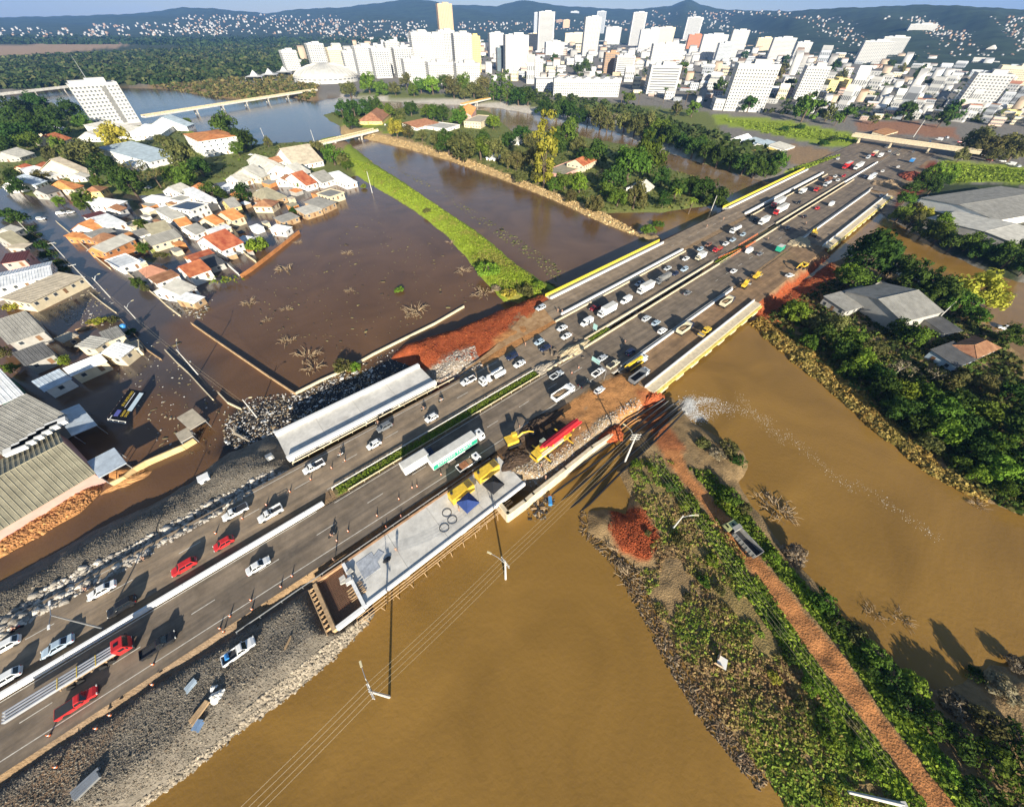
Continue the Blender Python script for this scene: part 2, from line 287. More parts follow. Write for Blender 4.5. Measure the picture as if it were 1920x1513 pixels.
 # ---- water: sediment differs from reach to reach
W_RIVER=(.265,.148,.034);W_LAGOON=(.135,.072,.034);W_STREET=(.085,.065,.055);W_CHANNEL=(.14,.08,.04);W_FAR=(.22,.15,.09);W_OIL=(.02,.018,.018)
WP=[(pp([(-900,640),(-900,250),(700,240),(1060,545),(1000,600),(700,720),(400,900),(0,1100),(-900,1500)]),W_LAGOON,25),(pp([(-900,640),(-900,100),(640,100),(640,300),(560,400),(400,560),(300,620),(400,760),(230,700),(100,560),(0,450)]),W_STREET,14),(pp([(640,255),(760,250),(1300,450),(1230,470),(1050,555),(960,480),(700,300)]),W_CHANNEL,8),(pp([(630,160),(930,190),(1300,280),(1530,320),(1380,400),(1190,300),(900,210),(640,215)]),(.22,.14,.065),8),(pp([(1150,430),(1360,385),(1300,360),(1200,380)]),W_CHANNEL,6),(pp([(1540,480),(1660,380),(1920,520),(2300,700),(2300,900),(1850,590),(1700,500)]),W_RIVER,6),(pp([(440,760),(560,735),(690,690),(770,650),(810,690),(540,850),(420,840)]),W_OIL,5)]
WX,WY=view_grid(12.0,-900,2820,85.0,1900.0,16)
WCc=np.tile(np.array(W_RIVER),(WX.size,1)).reshape(*WX.shape,3)
nn=vnoise(WX,WY,9,5)*.6+vnoise(WX,WY,28,6)*.6
for poly,col,soft in WP:
 w=sstep((polydist(WX,WY,poly)+nn*soft*.5)/soft+.5)[...,None];WCc=WCc*(1-w)+np.array(col)*w
wz=np.zeros(WX.shape)
wm=bpy.data.materials.new('turbid_water');wm.use_nodes=True;n=wm.node_tree;b=n.nodes['Principled BSDF']
at=n.nodes.new('ShaderNodeAttribute');at.attribute_name='tint';t=n.nodes.new('ShaderNodeTexCoord')
sw=n.nodes.new('ShaderNodeTexNoise');sw.inputs['Scale'].default_value=0.035;sw.inputs['Detail'].default_value=6;sw.inputs['Distortion'].default_value=1.4
n.links.new(t.outputs['Object'],sw.inputs['Vector'])
mr=n.nodes.new('ShaderNodeMapRange');mr.inputs[1].default_value=.3;mr.inputs[2].default_value=.7;mr.inputs[3].default_value=.80;mr.inputs[4].default_value=1.18
n.links.new(sw.outputs['Fac'],mr.inputs[0]);mu=n.nodes.new('ShaderNodeVectorMath');mu.operation='SCALE'
n.links.new(at.outputs['Color'],mu.inputs[0]);n.links.new(mr.outputs[0],mu.inputs['Scale']);n.links.new(mu.outputs[0],b.inputs['Base Color'])
rp=n.nodes.new('ShaderNodeTexNoise');rp.inputs['Scale'].default_value=1.1;rp.inputs['Detail'].default_value=6;rp.inputs['Roughness'].default_value=.6
n.links.new(t.outputs['Object'],rp.inputs['Vector']);bp=n.nodes.new('ShaderNodeBump');bp.inputs['Strength'].default_value=.22;bp.inputs['Distance'].default_value=.3
n.links.new(rp.outputs['Fac'],bp.inputs['Height']);n.links.new(bp.outputs[0],b.inputs['Normal'])
b.inputs['Roughness'].default_value=.07;b.inputs['IOR'].default_value=1.33;b.inputs['Specular IOR Level'].default_value=.5
water=obj('river_water',np_mesh('river_water',np.stack([WX,WY,wz],-1).reshape(-1,3),grid_faces(*WX.shape),wm,WCc.reshape(-1,3)));tag(water,kind='structure')
# ---- hills on the horizon: crest heights follow the skyline of the photograph
sk=np.array([(-700,30),(0,33),(150,30),(260,26),(345,15),(400,17),(500,26),(560,18),(640,15),(700,8),(780,-1),(850,10),(930,13),(985,2),(1040,11),(1100,15),(1180,19),(1255,13),(1290,-1),(1312,10),(1360,20),(1480,22),(1560,17),(1640,14),(1720,10),(1800,12),(1920,19),(2600,40)],float)
NA=420;pxs=np.linspace(-650,2550,NA);RR=np.concatenate([np.linspace(0.36,1.0,26),np.linspace(1.05,1.35,6)])
HV=np.zeros((len(RR),NA,3));HCc=np.zeros((len(RR),NA,3))
for j,px in enumerate(pxs):
 sy=np.interp(px,sk[:,0],sk[:,1])+0.5*math.sin(px*.09)+0.5*math.sin(px*.23+1)
 d=ray(px,sy);hor=math.hypot(d[0],d[1]);el=d[2]/hor;ux,uy=d[0]/hor,d[1]/hor
 D=np.interp(px,[-650,300,800,1300,1500,1900,2550],[9500,8500,8000,7500,5200,4200,4200])
 top=HC+D*el
 for i,r in enumerate(RR):
  k=sstep(np.array((r-.36)/.64))if r<=1 else 1-sstep(np.array((r-1)/.5))*.8
  bumpy=1+.16*math.sin(px*.031+r*17)*(1-abs(2*float(k)-1))+.10*math.sin(px*.011+r*31)*(1-abs(2*float(k)-1))
  HV[i,j]=(ux*D*r,uy*D*r,3.0+(top-3)*float(k)**1.15*bumpy);HCc[i,j]=(.035,.055,.025)
hill_m=vcol_mat('wooded_hill',1.0,0.01,0.5,0.05,0.8)
hills=obj('hills',np_mesh('hills',HV.reshape(-1,3),grid_faces(len(RR),NA),hill_m,HCc.reshape(-1,3),True));tag(hills,kind='structure')
# ---------------------------------------------------------------- highway, bridges, barriers
def asphalt(name,col,col2,sc=0.5,strips=True):
 m=mat(name,col,0.85,0.12,sc,0.15,0.25,0,col2,stretch=(0.06,1.0,1.0),detail=6)
 n=m.node_tree;b=n.nodes['Principled BSDF'];lk=b.inputs['Base Color'].links[0].from_socket
 t=n.nodes.new('ShaderNodeTexCoord');w=n.nodes.new('ShaderNodeTexNoise');w.inputs['Scale'].default_value=0.22;w.inputs['Detail'].default_value=7;w.inputs['Roughness'].default_value=.7
 n.links.new(t.outputs['Object'],w.inputs['Vector'])
 mr=n.nodes.new('ShaderNodeMapRange');mr.inputs[1].default_value=.35;mr.inputs[2].default_value=.65;mr.inputs[3].default_value=.72;mr.inputs[4].default_value=1.25
 n.links.new(w.outputs['Fac'],mr.inputs[0]);mu=n.nodes.new('ShaderNodeVectorMath');mu.operation='SCALE'
 n.links.new(lk,mu.inputs[0]);n.links.new(mr.outputs[0],mu.inputs['Scale']);n.links.new(mu.outputs[0],b.inputs['Base Color'])
 return m
M_ASPH=asphalt('dusty_asphalt',(.20,.158,.115),(.31,.23,.15))
M_ASPH2=asphalt('dark_asphalt',(.14,.115,.09),(.235,.18,.125))
M_DIRTRD=asphalt('muddy_roadway',(.20,.13,.075),(.30,.19,.10))
M_CONC=mat('concrete',(.50,.47,.41),.85,.18,0.8,.2,.2,detail=8)
M_WCONC=mat('pale_concrete',(.62,.59,.53),.8,.22,.35,.15,.2,detail=10)
M_CREAM=mat('cream_concrete',(.62,.52,.36),.8,.2,.7,.2,.2,detail=8)
M_WHITE=mat('white_paint',(.80,.79,.76),.55,.06,2.0)
M_YEL=mat('yellow_paint',(.80,.62,.05),.5,.12,1.0)
M_LINE=mat('road_line',(.62,.58,.50),.7,.25,1.5)
M_STEEL=mat('galvanised_steel',(.42,.43,.43),.45,.15,1.0,metal=.6)
M_DARK=mat('dark_steel',(.04,.04,.045),.6,.2,1.0)
M_WOOD=mat('raw_timber',(.46,.31,.17),.8,.25,1.2)
M_RUST=mat('rusty_steel',(.24,.10,.05),.8,.3,1.5)
def segs(s0,s1,L=12.0):
 k=max(1,int(math.ceil((s1-s0)/L)));return np.linspace(s0,s1,k+1)
def hloc(s,t,z):return(s,-(t+bend(s)),z)
def hw_obj(name,mb,m,parent=None,smooth=False):
 o=mb.build(name,m,parent,smooth)
 if parent is None:o.location=(HO[0],HO[1],0);o.rotation_euler[2]=HANG
 return o
def hw_thing(name,label,cat,group=None):return thing(name,label,cat,(HO[0],HO[1],0),HANG,group)
def strip(s0,s1,t0,t1,z0,z1,mb=None,L=12.0):
 mb=mb or MB();rings=[]
 for s in segs(s0,s1,L):
  rings.append([hloc(s,t0,z0),hloc(s,t1,z0),hloc(s,t1,z1),hloc(s,t0,z1)])
 return mb.loft(rings)
def sheet(poly,z,mb=None):
 mb=mb or MB();mb.poly([hloc(s,t,z)for s,t in poly][::-1]);return mb
def road(name,s0,s1,t0,t1,z,m):
 mb=MB();ss=segs(s0,s1)
 for a,b_ in zip(ss[:-1],ss[1:]):
  f0=t0 if not callable(t0)else t0(a);f1=t0 if not callable(t0)else t0(b_);g0=t1 if not callable(t1)else t1(a);g1=t1 if not callable(t1)else t1(b_)
  mb.poly([hloc(a,g0,z),hloc(b_,g1,z),hloc(b_,f1,z),hloc(a,f0,z)])
 return tag(hw_obj(name,mb,m),kind='structure')
road('road_left_carriageway',-140,94,lambda s:-17.3 if s<60 else-17.3-(s-60)*.06,-4.9,RZ+.05,M_ASPH)
road('road_right_carriageway',-140,94,-1.4,lambda s:10.3+max(0,min(2,(s+60)*.02)),RZ+.05,M_ASPH2)
road('road_median_shoulder',-140,-2,-4.9,-2.9,RZ+.04,M_DIRTRD)
road('road_left_far',184,268,-19.6,-5.4,RZ+.05,M_ASPH2)
road('road_right_far',166,254,-2,12.6,RZ+.05,M_ASPH2)
road('road_service_left',92,103,-33,-19,RZ+.045,M_ASPH)
road('road_service_mid',186,265,-34.5,-22.5,RZ+.05,M_ASPH)
road('road_outer_right_mid',160,252,14.0,25.5,RZ+.045,M_DIRTRD)
road('road_far_left',392,620,-40,-5.8,RZ+.05,M_ASPH2)
road('road_far_right',380,620,-3.5,22,RZ+.05,M_ASPH2)
tr=MB();tr.poly([hloc(s,t,RZ+.055)for s,t in[(46,-19.2),(70,-21.2),(92,-21.0),(96,-32),(84,-31),(64,-23)]][::-1])
tag(hw_obj('service_track',tr,mat('orange_track',(.36,.20,.09),.9,.2,.4,.2,.1,0,(.42,.27,.14))),kind='structure')
mk=MB()
def line(t,s0,s1,dash=None,w=.16):
 if not dash:
  for a,b_ in zip(segs(s0,s1)[:-1],segs(s0,s1)[1:]):
   ta=t(a)if callable(t)else t;tb=t(b_)if callable(t)else t
   mk.poly([hloc(a,ta+w/2,RZ+.058),hloc(b_,tb+w/2,RZ+.058),hloc(b_,tb-w/2,RZ+.058),hloc(a,ta-w/2,RZ+.058)])
 else:
  s=s0
  while s<s1:line(t,s,min(s+dash[0],s1),None,w);s+=sum(dash)
line(-16.3,-140,60);line(-5.5,-2,66);line(-.9,-2,94);line(lambda s:8.3+max(0,min(2,(s+60)*.02)),-140,80)
line(-10.8,-140,94,(4,8));line(4.2,-140,94,(4,8));line(-1.4,-140,-6)
line(-12.5,186,266,(4,8));line(5,168,252,(4,8));line(-5.9,186,266);line(-1.6,168,252)
line(-28,186,264,(3,6));line(-12,392,600,(4,8));line(5,380,600,(4,8));line(-4.4,392,600);line(-3.0,380,600)
tag(hw_obj('road_markings',mk,M_LINE),kind='structure')
# --- bridge decks
def bridge(name,label,s0,s1,t0,t1,surf,parts,piers,girder=M_CONC,depth=1.3,group=None):
 r=hw_thing(name,label,'bridge',group)
 hw_obj('deck',strip(s0,s1,t0,t1,RZ-.5,RZ),girder,r)
 g=MB()
 k=max(2,int((t1-t0)/2.6))
 for i in range(k):
  tt=t0+.8+(t1-t0-1.6)*i/(k-1);strip(s0+.2,s1-.2,tt-.3,tt+.3,RZ-.5-depth,RZ-.5,g)
 o=hw_obj('girder',g,girder,r)
 if surf:hw_obj('road_surface',strip(s0+.05,s1-.05,t0+.45,t1-.45,RZ,RZ+.06),surf,r)
 for nm,a0,a1,z1,m,ss0,ss1 in parts:hw_obj(nm,strip(ss0,ss1,a0,a1,RZ+.002,RZ+z1),m,r)
 for s in piers:
  p=strip(s-.6,s+.6,t0+.6,t1-.6,-2.5,RZ-.5-depth);hw_obj('pier',p,M_CONC,r)
 return r
bridge('road_bridge','two-lane service bridge with bright yellow handrail nearest the grass dike',102,187,-36,-21,None,[('walkway',-35.4,-33.2,.18,M_CONC,102.3,186.7),('parapet',-33.15,-32.5,.95,M_WHITE,102.2,186.6),('parapet',-22.0,-21.3,1.0,M_WHITE,97,187),('road_surface',-32.4,-22.1,.06,M_ASPH,102.1,186.9),('handrail',-35.95,-35.45,1.15,M_YEL,102,187)],(112,130,148,166,180))
bridge('road_bridge','service bridge with yellow handrail over the river below the grassy bank',262,398,-38,-23,None,[('walkway',-37.3,-35.2,.18,M_CONC,262.3,397.7),('parapet',-35.1,-34.4,.95,M_WHITE,264,398),('parapet',-24.0,-23.2,1.1,M_WHITE,262,398),('road_surface',-34.3,-24.1,.06,M_ASPH,262.1,397.9),('handrail',-37.9,-37.3,1.2,M_YEL,262,398)],(285,310,335,360,385))
bridge('road_bridge','bridge deck packed with queueing trucks beside the yellow-railed service bridge',92,187,-20.3,-4.9,M_ASPH2,[('parapet',-20.2,-19.7,.7,M_CREAM,92,187),('parapet',-5.4,-4.95,.7,M_CREAM,92,187)],(108,126,144,162,180))
bridge('road_bridge','queue-filled bridge deck crossing the river farther up the highway',262,396,-20.3,-4.9,M_ASPH2,[('parapet',-20.2,-19.7,.7,M_CREAM,262,396),('parapet',-5.4,-4.95,.7,M_CREAM,262,396)],(285,310,335,360,385))
bridge('road_bridge','bridge deck of the outbound carriageway with cream median parapet',86,170,-2.3,12.9,M_ASPH2,[('parapet',-2.25,-1.8,.75,M_CREAM,70,187),('parapet',12.4,12.85,.7,M_CONC,90,170)],(100,118,136,154))
bridge('road_bridge','outbound bridge deck over the far river channel with a lone red car',250,384,-2.3,12.9,M_ASPH2,[('parapet',-2.25,-1.8,.75,M_CREAM,225,396),('parapet',12.4,12.85,.7,M_CONC,250,384)],(270,295,320,345,368))
def beam_side(r,s0,s1):
 m_=mat('painted_beam',(.66,.55,.30),.75,.25,.8,.15,.2,0,(.74,.70,.52))
 hw_obj('edge_beam',strip(s0,s1,24.0,26.9,RZ-.2,RZ+.35),M_CREAM,r)
 hw_obj('yellow_edge',strip(s0-2,s1,27.0,27.7,RZ-.9,RZ-.25),mat('faded_yellow',(.66,.56,.16),.7,.3,.6),r)
 hw_obj('parapet',strip(s0,s1,23.5,23.95,RZ+.01,RZ+1.0),M_WHITE,r)
 s=s0+3
 while s<s1-3:hw_obj('corbel',strip(s,s+4.5,26.95,27.9,RZ-1.6,RZ-.95),m_,r);s+=9.5
r=bridge('road_bridge','half-finished outer bridge with muddy deck carrying dump trucks above the foaming outlet',88,166,13.3,24,M_DIRTRD,[('parapet',13.3,13.75,.95,M_WHITE,92,168)],(100,118,136,154));beam_side(r,88,166)
r=bridge('road_bridge','outer bridge with cream and yellow edge beam over the far river',248,374,13.3,24,M_ASPH,[('parapet',13.3,13.75,1.0,M_WHITE,250,374)],(270,295,320,345));beam_side(r,248,374)
# --- central barrier, guard rails, median planting bed
def barrier(name,label,s0,s1,t,w=.5,h=.85,m=M_WHITE,piece=6.0,fn=None,cat='barrier'):
 r=hw_thing(name,label,cat);s=s0
 while s<s1-.5:
  e=min(s+piece-.05,s1);tt=fn((s+e)/2)if fn else t;mb=MB()
  mb.loft([[hloc(q,tt-w*.7,RZ),hloc(q,tt+w*.7,RZ),hloc(q,tt+w*.32,RZ+h),hloc(q,tt-w*.32,RZ+h)]for q in(s,e)])
  hw_obj('barrier_block',mb,m,r);s+=piece
 return r
barrier('concrete_barrier','long white concrete barrier between the carriageways at lower left',-140,-4,-2.4,.75,.95)
def rail(name,label,s0,s1,t,m=M_STEEL,z=.55,post=4.0):
 r=hw_thing(name,label,'guard rail');hw_obj('rail',strip(s0,s1,t-.04,t+.04,RZ+z,RZ+z+.32),m,r)
 s=s0
 while s<=s1:p=MB();p.box(hloc(s,t+.1,RZ+z/2),(.1,.12,z));hw_obj('post',p,m,r);s+=post
 return r
rail('guard_rail','steel guard rail on the far side of the grassy median',-1,66,-4.75,M_WCONC)
rail('guard_rail','steel guard rail on the near side of the grassy median',2,66,-1.75,M_CREAM)
rail('guard_rail','thin dark guard rail along the muddy right shoulder',-26,34,13.3,M_STEEL,.45)
rail('guard_rail','guard rail below the long concrete girder beside the inbound lanes',-6,44,-18.4,M_CREAM,.4)
rail('guard_rail','guard rail where the bridge median narrows near the orange netting',186,215,-2.2,M_CREAM,.5)
barrier('concrete_barrier','white barrier dividing the carriageways beyond the far river bridges',384,470,-4.6,.7,.9)
md=MB()
def bed(s0,s1,h):
 ss=segs(s0,s1,4);md.loft([[hloc(q,-4.6,RZ),hloc(q,-1.95,RZ),hloc(q,-2.5,RZ+h),hloc(q,-4.1,RZ+h)]for q in ss])
bed(-1,67,.3);bed(92,104,.3);bed(186,214,.3);bed(214,262,.15)
tag(hw_obj('median_bed',md,mat('median_soil',(.14,.12,.05),.95,.3,.6)),kind='structure')
net=hw_thing('safety_netting','orange plastic netting fence across the median between the bridges','netting')
mo=mat('orange_plastic',(.75,.20,.06),.6,.15,2)
for(s0,t0,s1,t1)in[(192,-5,214,-2),(214,-2,226,-1.6),(214,-5.2,236,-5.1),(198,-1.7,222,-1.6)]:
 k=10
 for i in range(k+1):
  a=i/k;mb=MB();mb.box(hloc(s0+(s1-s0)*a,t0+(t1-t0)*a,RZ+.55),(.12,.12,1.1));hw_obj('post',mb,mo,net)
 mb=MB()
 for z in(.45,.8,1.05):mb.tube([hloc(s0,t0,RZ+z),hloc(s1,t1,RZ+z)],.05,4)
 hw_obj('netting_strand',mb,mo,net)
 # --- the two new girder decks
nd=hw_thing('concrete_girder_deck','long new pale concrete trough deck lying beside the inbound lanes','bridge deck')
S0,S1=-6.5,38.5
hw_obj('slab',strip(S0,S1,-31.2,-20.2,RZ-.6,RZ+.2),M_WCONC,nd)
hw_obj('edge_wall',strip(S0,S1,-31.4,-30.4,RZ+.21,RZ+1.25),M_WHITE,nd);hw_obj('edge_wall',strip(S0,S1,-20.9,-20.0,RZ+.21,RZ+1.3),M_WHITE,nd)
for s in(-6,4,14.5,25,37.5):
 hw_obj('cross_beam',strip(s,s+.5,-31.2,-20.2,RZ-1.6,RZ-.62),M_CONC,nd)
for s in(4,15,26):hw_obj('deck_joint',strip(s,s+.12,-30.3,-21,RZ+.2,RZ+.235),M_CONC,nd)
for s in(-5,16,37):hw_obj('pier',strip(s-.8,s+.8,-30,-21.5,-2.5,RZ-1.62),M_CONC,nd)
rd=hw_thing('concrete_girder_deck','new pale concrete deck under construction holding yellow generators above the near river','bridge deck')
hw_obj('slab',strip(-5.5,36.2,14.2,24.2,RZ-.5,RZ+.22),M_WCONC,rd)
hw_obj('edge_beam',strip(-5.5,36.2,24.25,24.7,RZ-.7,RZ+.5),M_WHITE,rd);hw_obj('edge_beam',strip(-12,36.2,13.75,14.15,RZ-.5,RZ+.3),mat('rust_stained',(.45,.26,.14),.85,.3,.8),rd)
hw_obj('edge_beam',strip(-12.3,-11.6,14.2,24.7,RZ-.9,RZ+.5),M_WOOD,rd);hw_obj('edge_beam',strip(-6.2,-5.55,14.2,24.7,RZ-.9,RZ+.75),M_WHITE,rd)
hw_obj('edge_beam',strip(-11.55,-6.25,24.2,24.9,RZ-.8,RZ+.45),M_WHITE,rd)
hw_obj('slab_bay',strip(-11.55,-6.25,14.2,24.15,RZ-1.2,RZ-.55),mat('rebar_bay',(.21,.14,.085),.9,.35,6),rd)
rb=MB()
for i in range(26):strip(-11.4,-6.4,14.5+i*.37,14.54+i*.37,RZ-.5,RZ-.46,rb)
for i in range(13):strip(-11.3+i*.4,-11.26+i*.4,14.4,24,RZ-.45,RZ-.41,rb)
hw_obj('rebar_mesh',rb,M_RUST,rd)['kind']='stuff'
for i in range(10):hw_obj('formwork_plank',strip(-13.3,-12.35,14.6+i,14.75+i,RZ-.6,RZ+.2),M_WOOD,rd)
hw_obj('formwork_plank',strip(-13.4,-13.25,14.4,24.6,RZ+.0,RZ+.15),M_WOOD,rd)
for s in(-10,3,18,33):hw_obj('pier',strip(s-.7,s+.7,15,23.5,-2.5,RZ-.7),M_CONC,rd)
for s in(4,14,24):hw_obj('deck_joint',strip(s,s+.1,14.4,24,RZ+.22,RZ+.25),M_CONC,rd)
sc=hw_thing('timber_staging','rough timber scaffold staging hanging along the river side of the new deck','scaffold')
for i in range(34):
 s=-8+i*1.15+random.uniform(-.3,.3);mb=MB();a=random.uniform(-.35,.35)
 mb.tube([hloc(s,24.75,RZ-1.0),hloc(s+a,26.4+random.uniform(-.3,.4),RZ-.9)],.06,4);hw_obj('cross_pole',mb,M_WOOD,sc)
for t in(25.2,25.7,26.2):
 for k in range(4):
  s=-8+k*9.6;mb=MB();mb.tube([hloc(s,t+random.uniform(-.15,.15),RZ-.85),hloc(s+10.2,t+random.uniform(-.15,.15),RZ-.8)],.08,4);hw_obj('long_pole',mb,M_WOOD,sc)
for i in range(12):
 s=-7+i*3.3;mb=MB();mb.tube([hloc(s,26.3,RZ-.7),hloc(s+.2,26.1,-1.5)],.08,5);hw_obj('stake',mb,M_WOOD,sc)
cw=hw_thing('cofferdam_wall','pale concrete retaining wall bending round the excavated dirt at the river edge','wall')
def wall_px(par,pts,z0,z1,th,m,nm='wall_panel'):
 for a,b_ in zip(pts[:-1],pts[1:]):
  A,B=P(*a,z1),P(*b_,z1);d=(B-A)[:2];L=np.linalg.norm(d);c=(A+B)/2;mb=MB();mb.box((0,0,(z0+z1)/2),(L+th*.5,th,z1-z0),math.atan2(d[1],d[0]))
  o=mb.build(nm,m,None)
  o.parent=par;o.matrix_parent_inverse=par.matrix_basis.inverted();o.location=(c[0],c[1],0)
wall_px(cw,[(925,928),(952,962),(985,938),(1000,925),(1060,878),(1110,838),(1150,812)],-2,RZ+.1,.9,M_CREAM)
ov=thing('overpass','beige road overpass with railing crossing the highway before the city','overpass',(0,0,0))
A,B=P(1600,252,10),P(1840,285,10);dv=(B-A)[:2];Lv=np.linalg.norm(dv);an=math.atan2(dv[1],dv[0]);c=(A+B)/2
ov.location=(c[0],c[1],0);ov.rotation_euler[2]=an
for nm,y,w,z0,z1,m in(('deck',0,9,8.6,10,M_CREAM),('road_surface',0,8,10.0,10.06,M_ASPH),('parapet',-4.4,.35,10.0,11.0,M_CREAM),('parapet',4.4,.35,10.0,11.0,M_CREAM)):
 mb=MB();mb.box((0,y,(z0+z1)/2),(Lv,w,z1-z0));mb.build(nm,m,ov)
for q in(-.42,-.15,.15,.42):
 mb=MB();mb.box((Lv*q,0,6.2),(1.2,7,5));mb.build('pier',M_CREAM,ov)
for i in range(60):
 mb=MB();mb.box((-Lv/2+Lv*(i+.5)/60,-4.4,11.2),(.15,.15,.5));mb.build('rail_post',M_CREAM,ov)
def px_bridge(label,a,b_,z,w,npier,rail_m=M_CREAM,name='road_bridge'):
 A,B=P(*a,z),P(*b_,z);dv=(B-A)[:2];L=np.linalg.norm(dv);c=(A+B)/2;r=thing(name,label,'bridge',(c[0],c[1],0),math.atan2(dv[1],dv[0]))
 mb=MB();mb.box((0,0,z-.7),(L,w,1.4));mb.build('deck',M_WCONC,r)
 mb=MB();mb.box((0,0,z+.03),(L,w-1.2,.06));mb.build('road_surface',M_ASPH,r)
 for y in(-w/2+.3,w/2-.3):
  for k in range(24):
   mb=MB();mb.box((-L/2+L*(k+.5)/24,y,z+.5),(L/24-.5,.25,1.0));mb.build('parapet_panel',rail_m,r)
 for i in range(npier):
  x=-L/2+L*(i+.7)/(npier+.4)
  mb=MB();mb.box((x,-w*.3,(z-3)/2),(1.1,1.1,z+.6));mb.build('pier',M_CONC,r);mb=MB();mb.box((x,w*.3,(z-3)/2),(1.1,1.1,z+.6));mb.build('pier',M_CONC,r)
  mb=MB();mb.box((x,0,z-1.9),(1.4,w,.9));mb.build('pier_cap',M_CONC,r)
 return r
px_bridge('long low cream-railed bridge crossing the wide pool from the white tower block',(268,218),(592,168),6.0,8,7,mat('cream_rail',(.66,.56,.36),.7,.15,1))
px_bridge('short cream bridge linking the old quarter to the wooded island',(585,272),(705,243),5.0,7,2,mat('cream_rail2',(.66,.55,.32),.7,.15,1))
px_bridge('pale curved-looking bridge at far left behind the white tower block',(-120,190),(150,160),6.0,9,4,M_WCONC)
px_bridge('small ochre footbridge between the pink house and the waterfront park',(865,196),(918,184),6.0,5,1,mat('ochre_rail',(.55,.33,.10),.7,.15,1))
# ---------------------------------------------------------------- vehicles
def paint(name,c):return mat('paint_'+name,c,.28,.05,.8,spec=.5)
PC={'white':paint('white',(.78,.78,.76)),'silver':paint('silver',(.50,.53,.55)),'black':paint('black',(.018,.019,.022)),'grey':paint('grey',(.17,.18,.19)),'red':paint('red',(.55,.03,.03)),'blue':paint('pale_blue',(.40,.50,.58)),'dblue':paint('dark_blue',(.02,.03,.07)),'green':paint('green',(.03,.38,.24)),'yellow':paint('yellow',(.75,.52,.04)),'cream':paint('cream',(.62,.56,.40)),'brown':paint('brown',(.22,.10,.06)),'azure':paint('azure',(.05,.25,.60)),'maroon':paint('maroon',(.22,.02,.03))}
M_GLASS=mat('tinted_glass',(.012,.016,.02),.08,0,spec=.6)
M_TYRE=mat('tyre',(.022,.021,.02),.9,.2,3)
M_LAMP=mat('lamp_lens',(.75,.74,.68),.2,0);M_TAIL=mat('tail_lens',(.40,.02,.02),.25,0)
M_PLAS=mat('dark_plastic',(.04,.04,.042),.6,.1,2);M_SANDL=mat('sand_load',(.30,.20,.11),.95,.3,1.5,.5);M_TARP=mat('grey_tarp',(.20,.20,.19),.7,.25,.8,.3)
def cyl(mb,c,r,w,n=12):
 b=len(mb.v)
 for y in(-w/2,w/2):
  for k in range(n):a=2*math.pi*k/n;mb.v.append((c[0]+r*math.cos(a),c[1]+y,c[2]+r*math.sin(a)))
 for k in range(n):k2=(k+1)%n;mb.f.append((b+k,b+n+k,b+n+k2,b+k2));mb.uv.append(None)
 mb.f.append(tuple(b+k for k in range(n)));mb.f.append(tuple(b+n+n-1-k for k in range(n)));mb.uv+=[None,None]
 return mb
def body_loft(st,tum=.93):
 rings=[]
 for x,w,zb,zt in st:
  zm=zb+(zt-zb)*.62;rings.append([(x,-w*.86,zb),(x,w*.86,zb),(x,w,zb+.12),(x,w,zm),(x,w*tum,zt-.03),(x,w*tum*.93,zt),(x,-w*tum*.93,zt),(x,-w*tum,zt-.03),(x,-w,zm),(x,-w,zb+.12)])
 return MB().loft(rings)
def cabin(xb0,xb1,xt0,xt1,wb,wt,z0,z1):
 return MB().loft([[(xb0,-wb,z0),(xb1,-wb,z0),(xb1,wb,z0),(xb0,wb,z0)],[(xt0,-wt,z1),(xt1,-wt,z1),(xt1,wt,z1),(xt0,wt,z1)],[(xt0+.12,-wt*.9,z1+.05),(xt1-.12,-wt*.9,z1+.05),(xt1-.12,wt*.9,z1+.05),(xt0+.12,wt*.9,z1+.05)]])
def quad_in(c,i0,i1,j0,j1,off):
 c=[np.array(q,float)for q in c];f=lambda u,v:(c[0]*(1-u)+c[1]*u)*(1-v)+(c[3]*(1-u)+c[2]*u)*v
 n_=np.cross(c[1]-c[0],c[3]-c[0]);n_/=np.linalg.norm(n_);mb=MB();mb.poly([f(u,v)+n_*off for u,v in((i0,j0),(i1,j0),(i1,j1),(i0,j1))]);return mb
def glass_parts(xb0,xb1,xt0,xt1,wb,wt,z0,z1,pre,doors=2):
 F=[(xb1,-wb,z0),(xb1,wb,z0),(xt1,wt,z1),(xt1,-wt,z1)];Rr=[(xb0,wb,z0),(xb0,-wb,z0),(xt0,-wt,z1),(xt0,wt,z1)]
 Lf=[(xb1,wb,z0),(xb0,wb,z0),(xt0,wt,z1),(xt1,wt,z1)];Rt=[(xb0,-wb,z0),(xb1,-wb,z0),(xt1,-wt,z1),(xt0,-wt,z1)]
 out=[('windscreen',quad_in(F,.06,.94,.06,.92,.015),'G'),('rear_window',quad_in(Rr,.08,.92,.12,.9,.015),'G')]
 for q in(Lf,Rt):
  for k in range(doors):out.append(('side_window',quad_in(q,.06+k*.9/doors,.02+(k+1)*.9/doors,.14,.9,.015),'G'))
 return out
PROTO={}
def proto(key,parts):PROTO[key]=[(nm,mb.mesh(key+'_'+nm)if isinstance(mb,MB)else mb,mk_)for nm,mb,mk_ in parts]
def wheels(xs,y,r,w):
 out=[]
 for x in xs:
  for s in(-1,1):out.append(('wheel',cyl(MB(),(x,s*y,r),r,w),'T'))
 return out
def lamps(L,w,z):
 o=[]
 for s in(-1,1):
  o.append(('headlight',MB().box((L/2-.06,s*w*.75,z),(.12,.3,.16)),'HL'));o.append(('tail_light',MB().box((-L/2+.05,s*w*.8,z+.12),(.1,.22,.2)),'TL'))
  o.append(('mirror',MB().box((L*.16,s*(w+.1),z+.32),(.14,.2,.14)),'B'))
 return o
